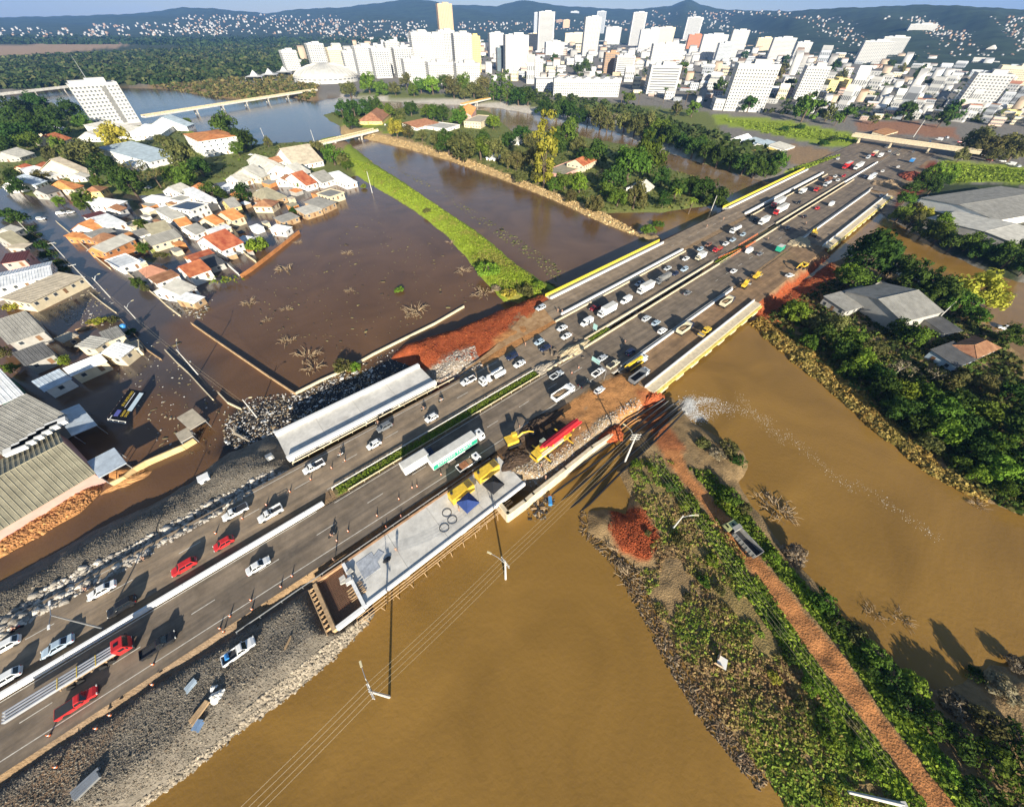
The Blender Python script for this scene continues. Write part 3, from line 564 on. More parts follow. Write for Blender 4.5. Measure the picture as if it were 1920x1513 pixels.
def make_cars():
 for key,L,W_,H,hood,cab,roof,doors,tailz in(('hatch',3.95,1.72,1.5,.92,(-.47,.25),(-.36,.06),2,1.0),('sedan',4.5,1.76,1.45,.90,(-.34,.24),(-.2,.07),2,.98),('suv',4.45,1.84,1.68,1.05,(-.47,.25),(-.4,.1),2,1.08),('wagon',4.3,1.75,1.55,.95,(-.48,.26),(-.44,.1),3,1.02)):
  w=W_/2;st=[(-L/2,w*.8,.38,tailz-.12),(-L/2+.12,w*.93,.28,tailz),(-L*.3,w,.22,tailz),(L*.2,w,.22,hood+.04),(L*.38,w*.97,.24,hood-.06),(L/2-.12,w*.86,.3,hood-.2),(L/2,w*.7,.4,hood-.34)]
  c=(cab[0]*L,cab[1]*L,roof[0]*L,roof[1]*L,w*.9,w*.72,hood-.02,H)
  proto(key,[('body',body_loft(st),'B'),('cabin',cabin(*c),'B')]+glass_parts(*c,key,doors)+wheels((-.3*L,.31*L),w-.1,.32,.22)+lamps(L,w,.68)+[('bumper',MB().box((L/2-.02,0,.38),(.14,W_*.78,.2)),'K'),('licence_plate',MB().box((-L/2-.01,0,.75),(.03,.5,.14)),'HL')])
 L,w=5.25,.92
 def pick(key,bedload):
  st=[(-.15,w,.35,1.02),(L*.2,w,.32,1.06),(L*.4,w*.97,.34,1.0),(L/2-.1,w*.88,.4,.86),(L/2,w*.72,.48,.74)];c=(-.2,1.35,.1,.85,w*.9,w*.74,1.02,1.72)
  bed=MB();bed.box((-1.4,0,.62),(2.45,1.8,.5));floor=MB().box((-1.38,0,.89),(2.2,1.5,.03))
  wl=[]
  for s in(-1,1):wl.append(('bed_side',MB().box((-1.4,s*.87,1.0),(2.45,.1,.28)),'B'))
  wl.append(('tailgate',MB().box((-2.6,0,.98),(.08,1.72,.3)),'B'));wl.append(('bed_front',MB().box((-.22,0,1.0),(.08,1.72,.28)),'B'))
  if bedload=='cover':wl.append(('bed_cover',MB().box((-1.4,0,1.15),(2.3,1.62,.05)),'K'))
  if bedload=='stake':
   for s in(-1,1):
    for z in(1.25,1.5):wl.append(('stake_rail',MB().box((-1.4,s*.87,z),(2.4,.05,.08)),'B'))
   for z in(1.25,1.5):wl.append(('stake_rail',MB().box((-2.6,0,z),(.05,1.7,.08)),'B'))
   for x in(-2.55,-1.8,-1.0,-.3):
    for s in(-1,1):wl.append(('stake_post',MB().box((x,s*.87,1.35),(.06,.06,.5)),'B'))
  if bedload=='crates':wl+=[('crate',MB().box((-1.5,.1,1.1),(.8,.9,.4)),'BR'),('crate',MB().box((-.7,-.2,1.1),(.6,.7,.4)),'SA')]
  if bedload=='barrel':wl+=[('blue_drum',cyl(MB(),(-1.7,.2,1.2),.32,.9),'AZ')]
  proto(key,[('body',body_loft(st),'B'),('cabin',cabin(*c),'B'),('load_bed',bed,'B'),('bed_floor',floor,'K')]+wl+glass_parts(*c,key,2)+wheels((-1.65,1.7),w-.1,.38,.26)+lamps(L,w,.82)+[('bumper',MB().box((L/2,0,.5),(.14,1.5,.22)),'K')])
 for k in('plain','cover','stake','crates','barrel'):pick('pickup_'+k,k)
 L,w=5.6,1.0;st=[(-L/2,w*.95,.4,2.2),(-L/2+.1,w,.3,2.35),(L*.12,w,.3,2.4),(L*.24,w*.98,.3,2.1),(L*.34,w*.96,.3,1.35),(L/2-.1,w*.9,.35,1.0),(L/2,w*.75,.45,.8)]
 F=[(L*.345,-w*.86,1.33),(L*.345,w*.86,1.33),(L*.245,w*.84,2.05),(L*.245,-w*.84,2.05)]
 vp=[('body',body_loft(st,.92),'B'),('windscreen',quad_in(F,.04,.96,.04,.95,.04),'G'),('roof_panel',MB().box((-.7,0,2.41),(3.6,1.5,.03)),'B')]
 for s in(-1,1):vp.append(('side_window',MB().box((L*.18,s*(w*.99),1.6),(.9,.06,.5)),'G'))
 proto('van',vp+wheels((-1.7,1.75),w-.12,.36,.24)+lamps(L,w,.75))
 L,w=11.5,1.25;vp=[('body',body_loft([(-L/2,w*.96,.45,3.0),(-L/2+.15,w,.35,3.15),(L/2-.5,w,.35,3.15),(L/2,w*.92,.45,2.6)],.95),'B'),('windscreen',MB().box((L/2-.12,0,2.0),(.3,2.1,1.1)),'G')]
 for s in(-1,1):
  for k in range(6):vp.append(('side_window',MB().box((-L/2+1.4+k*1.65,s*w,2.2),(1.5,.06,.8)),'G'))
 vp.append(('roof_unit',MB().box((-1,0,3.25),(2.2,1.5,.25)),'B'));proto('bus',vp+wheels((-3.2,3.9),w-.16,.5,.3)+lamps(L,w,.8))
def cab_parts(x0,w,zf,h,key='B',hood=0.0):
 """truck cab whose back is at x0"""
 L=1.9;st=[(x0,w*.95,zf,zf+h),(x0+.1,w,zf-.15,zf+h+.05),(x0+L-.35,w,zf-.2,zf+h),(x0+L-.1,w*.97,zf-.25,zf+h*.55),(x0+L,w*.9,zf-.2,zf+h*.3)]
 out=[('cab',body_loft(st,.94),key)];F=[(x0+L-.08,-w*.86,zf+h*.52),(x0+L-.08,w*.86,zf+h*.52),(x0+L-.32,w*.84,zf+h*.93),(x0+L-.32,-w*.84,zf+h*.93)]
 out.append(('windscreen',quad_in(F,.03,.97,0,1,.05),'G'))
 for s in(-1,1):
  out.append(('side_window',MB().box((x0+L-.85,s*w*.99,zf+h*.68),(.8,.06,h*.34)),'G'));out.append(('mirror',MB().box((x0+L-.15,s*(w+.18),zf+h*.6),(.12,.22,.5)),'K'))
  out.append(('headlight',MB().box((x0+L-.02,s*w*.75,zf+.05),(.08,.35,.2)),'HL'))
 out.append(('bumper',MB().box((x0+L+.02,0,zf-.15),(.2,w*1.9,.35)),'K'));out.append(('roof_hatch',MB().box((x0+.7,0,zf+h+.06),(.6,.6,.05)),'G'))
 return out
def make_trucks():
 w=1.2
 def base(L,axles):return[('chassis',MB().box((-.2,0,.85),(L-.4,.9,.3)),'K')]+wheels(axles,w-.17,.5,.32)
 for key,L,ax in(('box_truck',9.2,(3.3,-2.2,-3.4)),('box_truck_small',6.6,(2.4,-1.9))):
  x0=L/2-1.95;bl=L-2.1;bx=-L/2+bl/2;H=2.7 if key=='box_truck' else 2.2
  proto(key,base(L,ax)+cab_parts(x0,w*(.97 if key=='box_truck' else.86),.95,1.75 if key=='box_truck' else 1.4)+[('cargo_box',MB().box((bx,0,1.05+H/2),(bl,2.5,H)),'C'),('roof_frame',MB().box((bx,0,1.05+H+.03),(bl-.25,2.2,.05)),'CR'),('rear_door',MB().box((-L/2-.03,0,1.05+H/2),(.06,2.3,H-.2)),'C')])
  proto(key.replace('box','tarp'),base(L,ax)+cab_parts(x0,w*.95,.95,1.6)+[('load_bed',MB().box((bx,0,1.4),(bl,2.5,.6)),'K'),('tarpaulin',MB().loft([[(x,-1.2,1.7),(x,1.2,1.7),(x,1.15,2.9),(x,.6,3.3),(x,-.6,3.3),(x,-1.15,2.9)]for x in(-L/2,bx,-L/2+bl)]),'TP')])
 for key,L,ax,load in(('dump_truck',8.6,(3.1,-1.9,-3.1),True),('dump_truck_empty',8.6,(3.1,-1.9,-3.1),False)):
  x0=L/2-1.95;bl=5.9;bx=-L/2+bl/2+.1;ps=base(L,ax)+cab_parts(x0,w*.97,.95,1.75)
  ps.append(('bed_floor',MB().box((bx,0,1.25),(bl,2.3,.15)),'K'))
  for s in(-1,1):
   ps.append(('bed_side',MB().box((bx,s*1.2,1.95),(bl,.1,1.4)),'C'))
   for k in range(7):ps.append(('bed_rib',MB().box((bx-bl/2+.3+k*(bl-.6)/6,s*1.28,1.9),(.1,.08,1.3)),'C'))
  ps.append(('tailgate',MB().box((bx-bl/2,0,1.9),(.1,2.3,1.3)),'C'));ps.append(('bed_front',MB().box((bx+bl/2,0,2.15),(.12,2.4,1.8)),'C'));ps.append(('cab_shield',MB().box((bx+bl/2+.45,0,3.05),(.9,2.3,.08)),'C'))
  if load:
   mb=MB();mb.loft([[(bx-2.7,-1.1,1.7),(bx-2.7,1.1,1.7),(bx-2.7,.3,2.0),(bx-2.7,-.3,2.0)],[(bx-.8,-1.1,2.0),(bx-.8,1.1,2.0),(bx-.8,.35,2.65),(bx-.8,-.35,2.65)],[(bx+1.2,-1.1,1.9),(bx+1.2,1.1,1.9),(bx+1.2,.3,2.4),(bx+1.2,-.3,2.4)],[(bx+2.7,-1.1,1.6),(bx+2.7,1.1,1.6),(bx+2.7,.2,1.8),(bx+2.7,-.2,1.8)]]);ps.append(('load',mb,'SA'))
  proto(key,ps)
 L=7.0;x0=L/2-1.95
 proto('flatbed_truck',base(L,(2.5,-2.0))+cab_parts(x0,w*.85,.9,1.35)+[('flat_bed',MB().box((-1.1,0,1.1),(4.6,2.2,.15)),'K')]+[('bed_side',MB().box((-1.1,s*1.08,1.4),(4.6,.06,.5)),'B')for s in(-1,1)]+[('tailgate',MB().box((-3.4,0,1.4),(.06,2.2,.5)),'B'),('load',MB().box((-1.5,0,1.5),(2.0,1.7,.7)),'BR'),('load',MB().box((.2,.1,1.45),(1.2,1.5,.6)),'SA')])
 L=9.5;x0=L/2-2.5
 tk=MB();tk.loft([[(x,1.15*math.cos(a)*k,2.15+.95*math.sin(a)*k)for a in np.linspace(0,2*math.pi,14)[:-1]]for x,k in((-L/2,.7),(-L/2+.3,1),(x0-.6,1),(x0-.3,.7))])
 proto('tank_truck',base(L,(3.3,-2.3,-3.5))+cab_parts(x0+.5,w*.97,.95,1.8)+[('tank',tk,'C'),('walkway',MB().box((-1.2,0,3.13),(5.5,.5,.06)),'K')])
 def semi(key,TL,letter):
  x0=TL/2+.9;ps=[('chassis',MB().box((TL/2+1.0,0,.85),(4.6,.9,.3)),'K')]+wheels((TL/2+2.2,TL/2-.6,TL/2-1.8),w-.17,.5,.32)+wheels((-TL/2+1.2,-TL/2+2.5,-TL/2+3.8),w-.17,.5,.32)+cab_parts(x0,w,1.0,2.2)
  ps+=[('trailer_box',MB().box((0,0,2.6),(TL,2.55,2.8)),'C'),('trailer_roof',MB().box((0,0,4.03),(TL-.2,2.4,.05)),'CR'),('underride_guard',MB().box((0,-1.2,.8),(TL*.4,.06,.5)),'HL'),('rear_door',MB().box((-TL/2-.03,0,2.6),(.06,2.4,2.6)),'C'),('trailer_frame',MB().box((0,0,1.1),(TL-.3,1.2,.2)),'K')]
  if letter:ps.append(('side_banner',MB().box((0,-1.29,2.15),(TL-.1,.03,1.6)),'GR'));ps.append(('side_banner',MB().box((0,1.29,2.15),(TL-.1,.03,1.6)),'GR'))
  proto(key,ps)
 semi('semi_green',13.6,True);semi('semi_white',12.5,False)
 ps=[('chassis',MB().box((3.2,0,.85),(5,.9,.3)),'K')]+wheels((6.0,3.2,2.0),w-.17,.5,.32)+cab_parts(4.6,w,1.0,1.9)+wheels((-1.0,-2.3),w-.17,.5,.32)
 ps+=[('trailer_frame',MB().box((.4,s*.6,1.15),(7.6,.2,.3)),'WD')for s in(-1,1)]+[('trailer_crossbar',MB().box((x,0,1.35),(.2,2.3,.16)),'WD')for x in(-3,-1,1,3)]
 ps+=[('steel_beam',MB().box((-2.4,y,1.75),(14.5,.22,.6)),'ST')for y in(-.75,-.25,.3,.8)]+[('strap',MB().box((x,0,2.08),(.1,2.0,.03)),'YL')for x in(-3,-.5,2.0)]
 proto('beam_truck',ps)
 L=10.0;x0=L/2-2.0
 proto('utility_truck',base(L,(3.5,-2.2,-3.4))+cab_parts(x0,w,.95,1.75)+[('locker',MB().box((-.9-i*1.45,s*.85,1.75),(1.4,.75,1.3)),'B')for i in range(3)for s in(-1,1)]+[('locker_bay',MB().box((-2.4,0,1.3),(4.6,2.3,.3)),'K'),('crane_base',MB().box((1.7,0,2.0),(.8,.8,1.6)),'B'),('crane_jib',MB().box((-.6,0,2.75),(4.4,.3,.3)),'B'),('tool_box',MB().box((1.7,.0,1.3),(1.3,2.3,.5)),'B')])
 proto('crane_truck',base(L,(3.5,-2.2,-3.4))+cab_parts(x0,w,.95,1.75)+[('flat_bed',MB().box((-1.2,0,1.15),(7,2.4,.2)),'K')]+[('bed_side',MB().box((-1.2,s*1.2,1.5),(7,.08,.6)),'YL')for s in(-1,1)]+[('crane_column',MB().box((2.2,0,2.1),(.9,.9,1.8)),'YL'),('crane_boom',MB().box((-.6,.1,2.9),(5.8,.55,.55)),'YL'),('crane_boom_section',MB().box((-2.6,.1,2.5),(3.6,.4,.4)),'YL'),('hydraulic_ram',MB().box((.6,-.5,2.4),(2.4,.2,.2)),'ST')])
make_cars();make_trucks()
KEYM={'G':M_GLASS,'T':M_TYRE,'HL':M_LAMP,'TL':M_TAIL,'K':M_PLAS,'SA':M_SANDL,'BR':mat('load_brown',(.30,.13,.06),.8,.3,2),'AZ':PC['azure'],'GR':mat('green_banner',(.02,.33,.20),.4,.05,.5),'ST':mat('new_steel',(.55,.57,.6),.35,.1,.5,metal=.4),'YL':PC['yellow'],'WD':M_WOOD,'TP':M_TARP,'CR':mat('box_roof',(.62,.60,.54),.7,.15,.5)}
def vehicle(kind,px,py,head,col,label,cat='car',name=None,cargo=None,z=None,dz=.7,turn=0.0,group=None,extra=None):
 zg=RZ+.06 if z is None else z;q=P(px,py,zg+dz);a=HANG+(0 if head>0 else math.pi)+math.radians(turn)
 o=thing(name or{'car':'car','truck':'truck','pickup':'pickup_truck','van':'van','bus':'bus'}.get(cat,cat.replace(' ','_')),label,cat,(q[0],q[1],zg),a,group)
 B=PC[col]if isinstance(col,str)else col;C=PC[cargo]if isinstance(cargo,str)else(cargo or B)
 for nm,me,k in PROTO[kind]:
  p_=obj(nm,me,B if k=='B' else C if k=='C' else KEYM[k],o)
  if extra and nm=='crane_column':pass
 return o
IN,OUT=-1,1
V=[('sedan',190,1106,IN,'white','white sedan passing the rock bank at lower left'),('hatch',9,1210,IN,'white','white hatchback cut by the left edge above the pale-blue sedan'),('sedan',107,1211,IN,'blue','pale blue sedan beside the white concrete barrier'),('hatch',10,1271,IN,'white','white hatchback at the left edge touching the barrier lane'),('suv',228,1136,IN,'black','black car on the dark inner lane behind the white sedan'),('suv',345,1062,IN,'red','red estate car beside the long white barrier'),('hatch',419,1018,IN,'red','small red hatchback ahead of the stake-bed pickup'),('pickup_cover',441,960,IN,'white','white pickup with black covered bed on the outer inbound lane','pickup'),('pickup_stake',507,963,IN,'white','white pickup with railed cargo bed behind the red hatchback','pickup'),('pickup_plain',588,875,IN,'white','white pickup with open bed just past the trough deck end','pickup'),('hatch',701,833,IN,'white','white hatchback in the sunlit strip beside the dark car'),('suv',721,800,IN,'grey','dark grey car hugging the trough deck guard rail'),('hatch',809,783,IN,'white','white hatchback next to the grassy median and two motorbikes'),('pickup_plain',878,714,IN,'white','small white pickup leading the white utility truck','pickup'),('utility_truck',924,709,IN,'white','white utility truck with lockers and folded jib','truck'),('sedan',974,682,IN,'white','white sedan beside the dark car near the asphalt rubble'),('suv',960,668,IN,'dblue','dark blue car abreast of the white sedan below the red soil'),('sedan',1022,652,IN,'dblue','dark blue sedan abreast of the pale hatchback'),('hatch',1011,641,IN,'blue','pale blue hatchback abreast of the dark blue sedan'),('sedan',1062,630,IN,'white','white sedan second of the pair near the sand heap'),('sedan',1054,615,IN,'white','white sedan first of the pair against the dusty verge'),('van',1100,605,IN,'white','white van leading the truck queue beside the teal sign','van'),('pickup_cover',1115,577,IN,'maroon','dark red pickup with black cover at the bridge mouth','pickup'),('box_truck',1138,583,IN,'white','large white box truck behind the leading white van','truck',dict(cargo='white',dz=1.6)),('van',1174,562,IN,'white','white van between two white box trucks on the bridge','van',dict(dz=1.2)),('box_truck',1210,541,IN,'white','second white box truck in the bridge queue','truck',dict(cargo='white',dz=1.6)),('pickup_plain',1199,532,IN,'silver','small silver pickup next to the second box truck','pickup'),('tarp_truck',1243,523,IN,'grey','truck under a grey tarpaulin on the bridge','truck',dict(dz=1.5)),('hatch',1266,513,IN,'dblue','small dark car behind the tarpaulin truck'),('suv',1283,505,IN,'blue','pale car in the inner lane behind the small dark car'),('sedan',1252,503,IN,'silver','silver sedan on the outer lane of the bridge queue'),('sedan',1286,485,IN,'white','white sedan near the end of the first bridge'),('box_truck_small',1313,482,IN,'cream','small truck with cream cab and white box','truck',dict(cargo='white',dz=1.3)),('flatbed_truck',1345,468,IN,'red','red flatbed truck behind the cream-cab truck','truck',dict(dz=1.0)),('hatch',1313,467,IN,'blue','pale blue hatchback beside the cream-cab truck'),('wagon',1328,459,IN,'brown','brown estate car beside the red flatbed truck'),('sedan',1361,457,IN,'white','white sedan directly behind the red flatbed truck'),('sedan',1374,450,IN,'blue','pale sedan abreast of the white tank truck'),('hatch',1393,440,IN,'blue','pale hatchback behind the white tank truck'),('tank_truck',1379,431,IN,'white','white tank truck before the orange netting','truck',dict(cargo='white',dz=1.5)),('box_truck',1432,415,IN,'white','white high-roofed truck heading the pair of red-cab semis','truck',dict(cargo='white',dz=1.6)),('hatch',1416,412,IN,'black','small black car left of the high-roofed white truck'),('semi_white',1466,392,IN,'red','red-cab semi with white trailer on the inner lane','truck',dict(cargo='white',dz=2.0)),('semi_white',1461,379,IN,'maroon','dark red cab semi with pale trailer on the outer lane','truck',dict(cargo='silver',dz=2.0)),('hatch',1497,380,IN,'black','black hatchback tucked behind the red-cab semis'),('box_truck_small',1504,360,IN,'silver','small white box truck beside the red log truck','truck',dict(cargo='white',dz=1.3)),('dump_truck',1533,355,IN,'red','red dump truck on the inner lane near the far bridge end','truck',dict(cargo='brown',dz=1.3)),('dump_truck',1553,337,IN,'brown','brown truck with a load of earth by the far abutment','truck',dict(cargo='brown',dz=1.3)),('tank_truck',1551,345,IN,'silver','silver tank truck between the brown truck and the red dump truck','truck',dict(cargo='silver',dz=1.5)),('sedan',1566,331,IN,'white','white sedan behind the silver tank truck'),('wagon',1582,330,IN,'red','red estate car beyond the far river bridge'),('sedan',1571,338,IN,'white','white sedan on the inner lane beyond the far river bridge'),('semi_white',1590,310,IN,'red','all-red semi beyond the far river bridge','truck',dict(cargo='red',dz=2)),('semi_white',1611,311,IN,'white','all-white semi beyond the far river bridge','truck',dict(cargo='white',dz=2)),('box_truck',1639,289,IN,'red','red truck near the overpass','truck',dict(cargo='cream',dz=1.6)),('van',1627,296,IN,'silver','silver van beside the red truck near the overpass','van'),('box_truck_small',1650,293,IN,'white','white truck behind the red truck near the overpass','truck',dict(cargo='white',dz=1.2)),('sedan',1571,298,IN,'white','white sedan alone on the outer far lane before the overpass'),('sedan',1668,284,IN,'silver','silver sedan in the shade under the overpass queue'),('sedan',1662,276,IN,'grey','grey sedan on the outer lane close to the overpass'),('pickup_cover',145,1316,OUT,'red','red pickup with covered bed on the right carriageway','pickup'),('beam_truck',158,1256,OUT,'red','red flatbed truck carrying long steel beams','truck',dict(dz=1.3)),('pickup_plain',297,1209,OUT,'black','black pickup casting a long shadow ahead of the beam truck','pickup'),('sedan',484,1060,OUT,'white','white sedan alone on the right carriageway'),('pickup_barrel',448,1220,OUT,'white','white pickup with a blue drum parked on the gravel','pickup',dict(z=3.95)),('box_truck',785,862,OUT,'dblue','white box truck half hidden behind the green-striped trailer','truck',dict(cargo='white',dz=2.2)),('semi_green',850,846,OUT,'white','white semi whose trailer has a green lettered side stripe','truck',dict(cargo='white',dz=2.0)),('flatbed_truck',879,868,OUT,'white','small white flatbed truck with brown load beside the semi','truck',dict(dz=1.0)),('dump_truck',1056,737,OUT,'white','long white dump truck half full of sand','truck',dict(cargo='white',dz=1.5)),('pickup_plain',1044,703,OUT,'silver','silver pickup passing the broken asphalt rubble','pickup'),('sedan',1096,719,OUT,'black','black sedan in front of the white dump truck'),('pickup_plain',1122,698,OUT,'white','white pickup under the teal road sign','pickup'),('hatch',1124,731,OUT,'white','white hatchback parked on the orange dirt'),('pickup_cover',1150,683,OUT,'cream','cream pickup with grey bed behind the black car','pickup'),('sedan',1129,671,OUT,'silver','silver sedan on the inner outbound lane by the teal sign'),('suv',1182,659,OUT,'dblue','dark blue car beside the yellow crane truck'),('crane_truck',1193,681,OUT,'white','white-cab crane truck with yellow folded boom','truck',dict(dz=1.3,z=RZ+.08)),('dump_truck_empty',1198,706,OUT,'silver','grey dump truck parked on the dirt at the bridge end','truck',dict(cargo='grey',dz=1.3)),('suv',1242,620,OUT,'white','white car nearest the outer parapet on the outbound bridge'),('sedan',1230,605,OUT,'blue','pale blue sedan in the middle of the outbound bridge'),('suv',1212,597,OUT,'silver','silver car beside the median parapet on the outbound bridge'),('sedan',1289,549,OUT,'grey','grey sedan ahead on the outbound bridge'),('dump_truck',1284,616,OUT,'dblue','dump truck with pale sand-filled bed on the muddy deck','truck',dict(cargo='cream',dz=1.4)),('dump_truck',1363,566,OUT,'dblue','dump truck farther along the muddy deck near its end','truck',dict(cargo='cream',dz=1.4)),('sedan',1376,508,OUT,'white','white sedan on the sunny gap between the two bridges'),('van',1406,469,OUT,'white','white van beside the orange netting','van',dict(dz=1.2)),('sedan',1425,476,OUT,'grey','grey sedan ahead of the white van by the netting'),('box_truck_small',1463,467,OUT,'green','small green truck with white front on the outbound lanes','truck',dict(cargo='green',dz=1.3)),('sedan',1481,516,OUT,'white','white sedan parked on the graded dirt beside the yellow machine','car',dict(turn=-18)),('sedan',1477,427,OUT,'grey','grey sedan on the far outbound bridge'),('hatch',1509,406,OUT,'black','black hatchback on the far outbound bridge'),('sedan',1533,390,OUT,'red','red sedan on the far outbound bridge'),('van',1560,382,OUT,'white','white van with load on the far outbound bridge','van',dict(dz=1.2)),('sedan',1652,367,OUT,'silver','silver car parked on the far outer deck'),('bus',1636,331,OUT,'white','long white bus beyond the far river bridge','bus',dict(dz=1.6)),('sedan',1655,321,OUT,'white','white sedan beside the long white bus'),('hatch',1623,331,OUT,'blue','pale hatchback left of the long white bus'),('sedan',1684,313,OUT,'white','white sedan crossing the dirt junction past the bus'),('box_truck_small',1710,302,OUT,'azure','blue truck near the right end of the overpass','truck',dict(cargo='azure',dz=1.3)),('sedan',1684,290,OUT,'cream','cream car outbound in front of the overpass'),('sedan',1712,285,OUT,'grey','grey car outbound in the shade of the overpass'),('suv',1014,577,IN,'silver','silver car parked at the rim of the red soil bank'),]
VO={}
for v in V:
 kw=dict(v[7])if len(v)>7 else{}
 if kw.get('turn')is None:kw['turn']=0
 VO[v[5]]=vehicle(v[0],v[1],v[2],v[3],v[4],v[5],v[6]if len(v)>6 else 'car',**kw)
def lettering(text,size,m,parent,M,name='lettering',ext=.006):
 cu=bpy.data.curves.new('lettering_curve','FONT');cu.body=text;cu.size=size;cu.align_x='CENTER';cu.align_y='CENTER';cu.extrude=ext;cu.resolution_u=3
 tmp=bpy.data.objects.new('tmp',cu);me=bpy.data.meshes.new_from_object(tmp);bpy.data.objects.remove(tmp);bpy.data.curves.remove(cu)
 o=obj(name,me,m,parent);o.matrix_local=M;return o
M_LET=mat('white_lettering',(.82,.82,.80),.5,0)
o=VO['white semi whose trailer has a green lettered side stripe']
lettering('EXPRESSO TAUBATÉ',1.15,M_LET,o,Matrix.Translation((-.2,-1.32,2.25))@Matrix.Rotation(math.pi/2,4,'X'))
lettering('EXPRESSO TAUBATÉ',1.15,M_LET,o,Matrix.Translation((-.2,1.32,2.25))@Matrix.Rotation(math.pi,4,'Z')@Matrix.Rotation(math.pi/2,4,'X'))
# ---- dumper on the dirt track of the spit
q=P(1392,1008,3.0);a0=P(1360,975,3);a1=P(1420,1040,3)
M_OLV=paint('olive_cab',(.45,.47,.22))
o=vehicle('dump_truck_empty',1390,1010,1,M_OLV,'olive-cab dump truck with empty ribbed bed on the red dirt track','truck',cargo=mat('worn_grey_steel',(.30,.29,.27),.6,.25,1),z=1.75,dz=1.3)
o.rotation_euler[2]=math.atan2((a0-a1)[1],(a0-a1)[0])
# ---- construction machines
M_MY=mat('machine_yellow',(.72,.47,.05),.5,.2,1.2);M_RB=mat('boom_red',(.72,.04,.05),.4,.12,.8)
def excavator(px,py,z,rz,label,slew=0.0):
 q=P(px,py,z+1.5);r=thing('excavator',label,'excavator',(q[0],q[1],z),rz)
 for s in(-1,1):
  mb=MB();mb.loft([[(x,s*1.25-.3,.9-c),(x,s*1.25+.3,.9-c),(x,s*1.25+.3,c),(x,s*1.25-.3,c)]for x,c in((-2,.35),(-1.6,.05),(1.6,.05),(2,.35))]);mb.build('track',M_TYRE,r)
 MB().box((0,0,.95),(2.2,2.0,.3)).build('undercarriage',M_DARK,r)
 MB().box((-.5,0,1.65),(3.4,2.6,1.1)).build('engine_house',M_MY,r);MB().box((-2.0,0,1.6),(.6,2.5,.9)).build('counterweight',M_PLAS,r)
 c_=MB().box((.7,.8,2.2),(1.5,1.0,1.6),taper=.9).build('operator_cab',M_MY,r)
 MB().box((1.44,.8,2.4),(.05,.85,1.0)).build('window',M_GLASS,c_);MB().box((.7,1.3,2.4),(1.2,.05,.9)).build('window',M_GLASS,c_)
 MB().tube([(.9,-.1,1.7),(2.8,-.1,3.0),(4.7,-.1,2.6)],[.3,.32,.22],4).build('boom',M_MY,r)
 MB().tube([(4.5,-.1,2.75),(6.2,-.1,1.5)],[.24,.18],4).build('stick',M_MY,r)
 MB().tube([(1.2,-.1,1.6),(2.9,-.1,2.6)],.1,5).build('hydraulic_ram',M_STEEL,r)
 mb=MB();mb.loft([[(5.8,-.7,1.5),(6.6,-.7,1.4),(6.4,-.7,.5),(5.5,-.7,.7)],[(5.8,.5,1.5),(6.6,.5,1.4),(6.4,.5,.5),(5.5,.5,.7)]]);mb.build('bucket',M_DARK,r)
 return r
excavator(962,824,4.1,HANG-.25,'yellow excavator with grey engine deck reaching into the dark pit')
excavator(1506,497,RZ+.05,HANG+math.pi-.1,'yellow excavator working on the graded dirt near the red cutting')
excavator(1527,437,RZ+.07,HANG+.3,'dusty pale excavator at the start of the far outer deck')
def grader(px,py,rz,label,name='road_roller',z=RZ+.07):
 q=P(px,py,z+1.2);r=thing(name,label,name.replace('_',' '),(q[0],q[1],z),rz)
 MB().box((-1.6,0,1.5),(2.6,1.7,1.0)).build('engine_house',M_MY,r);c_=MB().box((.3,0,2.1),(1.4,1.6,1.7),taper=.92).build('operator_cab',M_MY,r)
 for s in(-1,1):MB().box((.3,s*.8,2.35),(1.1,.05,.8)).build('window',M_GLASS,c_)
 MB().box((1.02,0,2.35),(.05,1.3,.8)).build('window',M_GLASS,c_)
 if name=='motor_grader':
  MB().tube([(.9,0,1.6),(2.6,0,1.9),(4.6,0,1.5)],[.3,.25,.2],4).build('frame_beam',M_MY,r);MB().box((2.2,0,.75),(.25,3.4,.6),rz=.4).build('blade',M_STEEL,r)
  for x,s in((-2.3,1),(-2.3,-1),(-.9,1),(-.9,-1),(4.4,1),(4.4,-1)):cyl(MB(),(x,s*.95,.6),.6,.4).build('wheel',M_TYRE,r)
 else:
  cyl(MB(),(2.4,0,.75),.75,2.0,18).build('roller_drum',M_STEEL,r);MB().box((2.4,0,1.2),(1.9,2.2,.25)).build('drum_yoke',M_MY,r)
  for s in(-1,1):cyl(MB(),(-1.5,s*.8,.7),.7,.5).build('wheel',M_TYRE,r)
 return r
grader(1322,622,HANG+math.pi,'yellow roller on the muddy deck between the dump trucks')
grader(1398,533,HANG+.1,'long yellow grader beside the far dump truck','motor_grader')
grader(1420,517,HANG,'grey and yellow roller beyond the long yellow grader')
q0,q1=P(1000,858,6),P(1085,792,6);d=q1-q0;c=(q0+q1)/2;r=thing('mobile_crane','mobile crane with stacked red boom lying over a yellow carrier','crane',(c[0],c[1],4.1),math.atan2(d[1],d[0]));L=np.linalg.norm(d)
MB().box((-L*.12,0,1.2),(L*.76,2.7,.5)).build('carrier',M_MY,r);MB().box((-L*.2,-.9,1.75),(L*.55,.9,.6)).build('deck_locker',mat('crane_cream',(.70,.66,.50),.6,.2,1),r)
for x in(-.38,-.28,-.05,.06,.2):
 for s in(-1,1):cyl(MB(),(L*x,s*1.2,.62),.62,.42).build('wheel',M_TYRE,r)
MB().box((-L*.44,0,1.9),(1.8,2.5,1.9),taper=.92).build('driver_cab',M_MY,r);MB().box((-L*.44-.93,0,2.2),(.06,2.0,.8)).build('windscreen',M_GLASS,r)
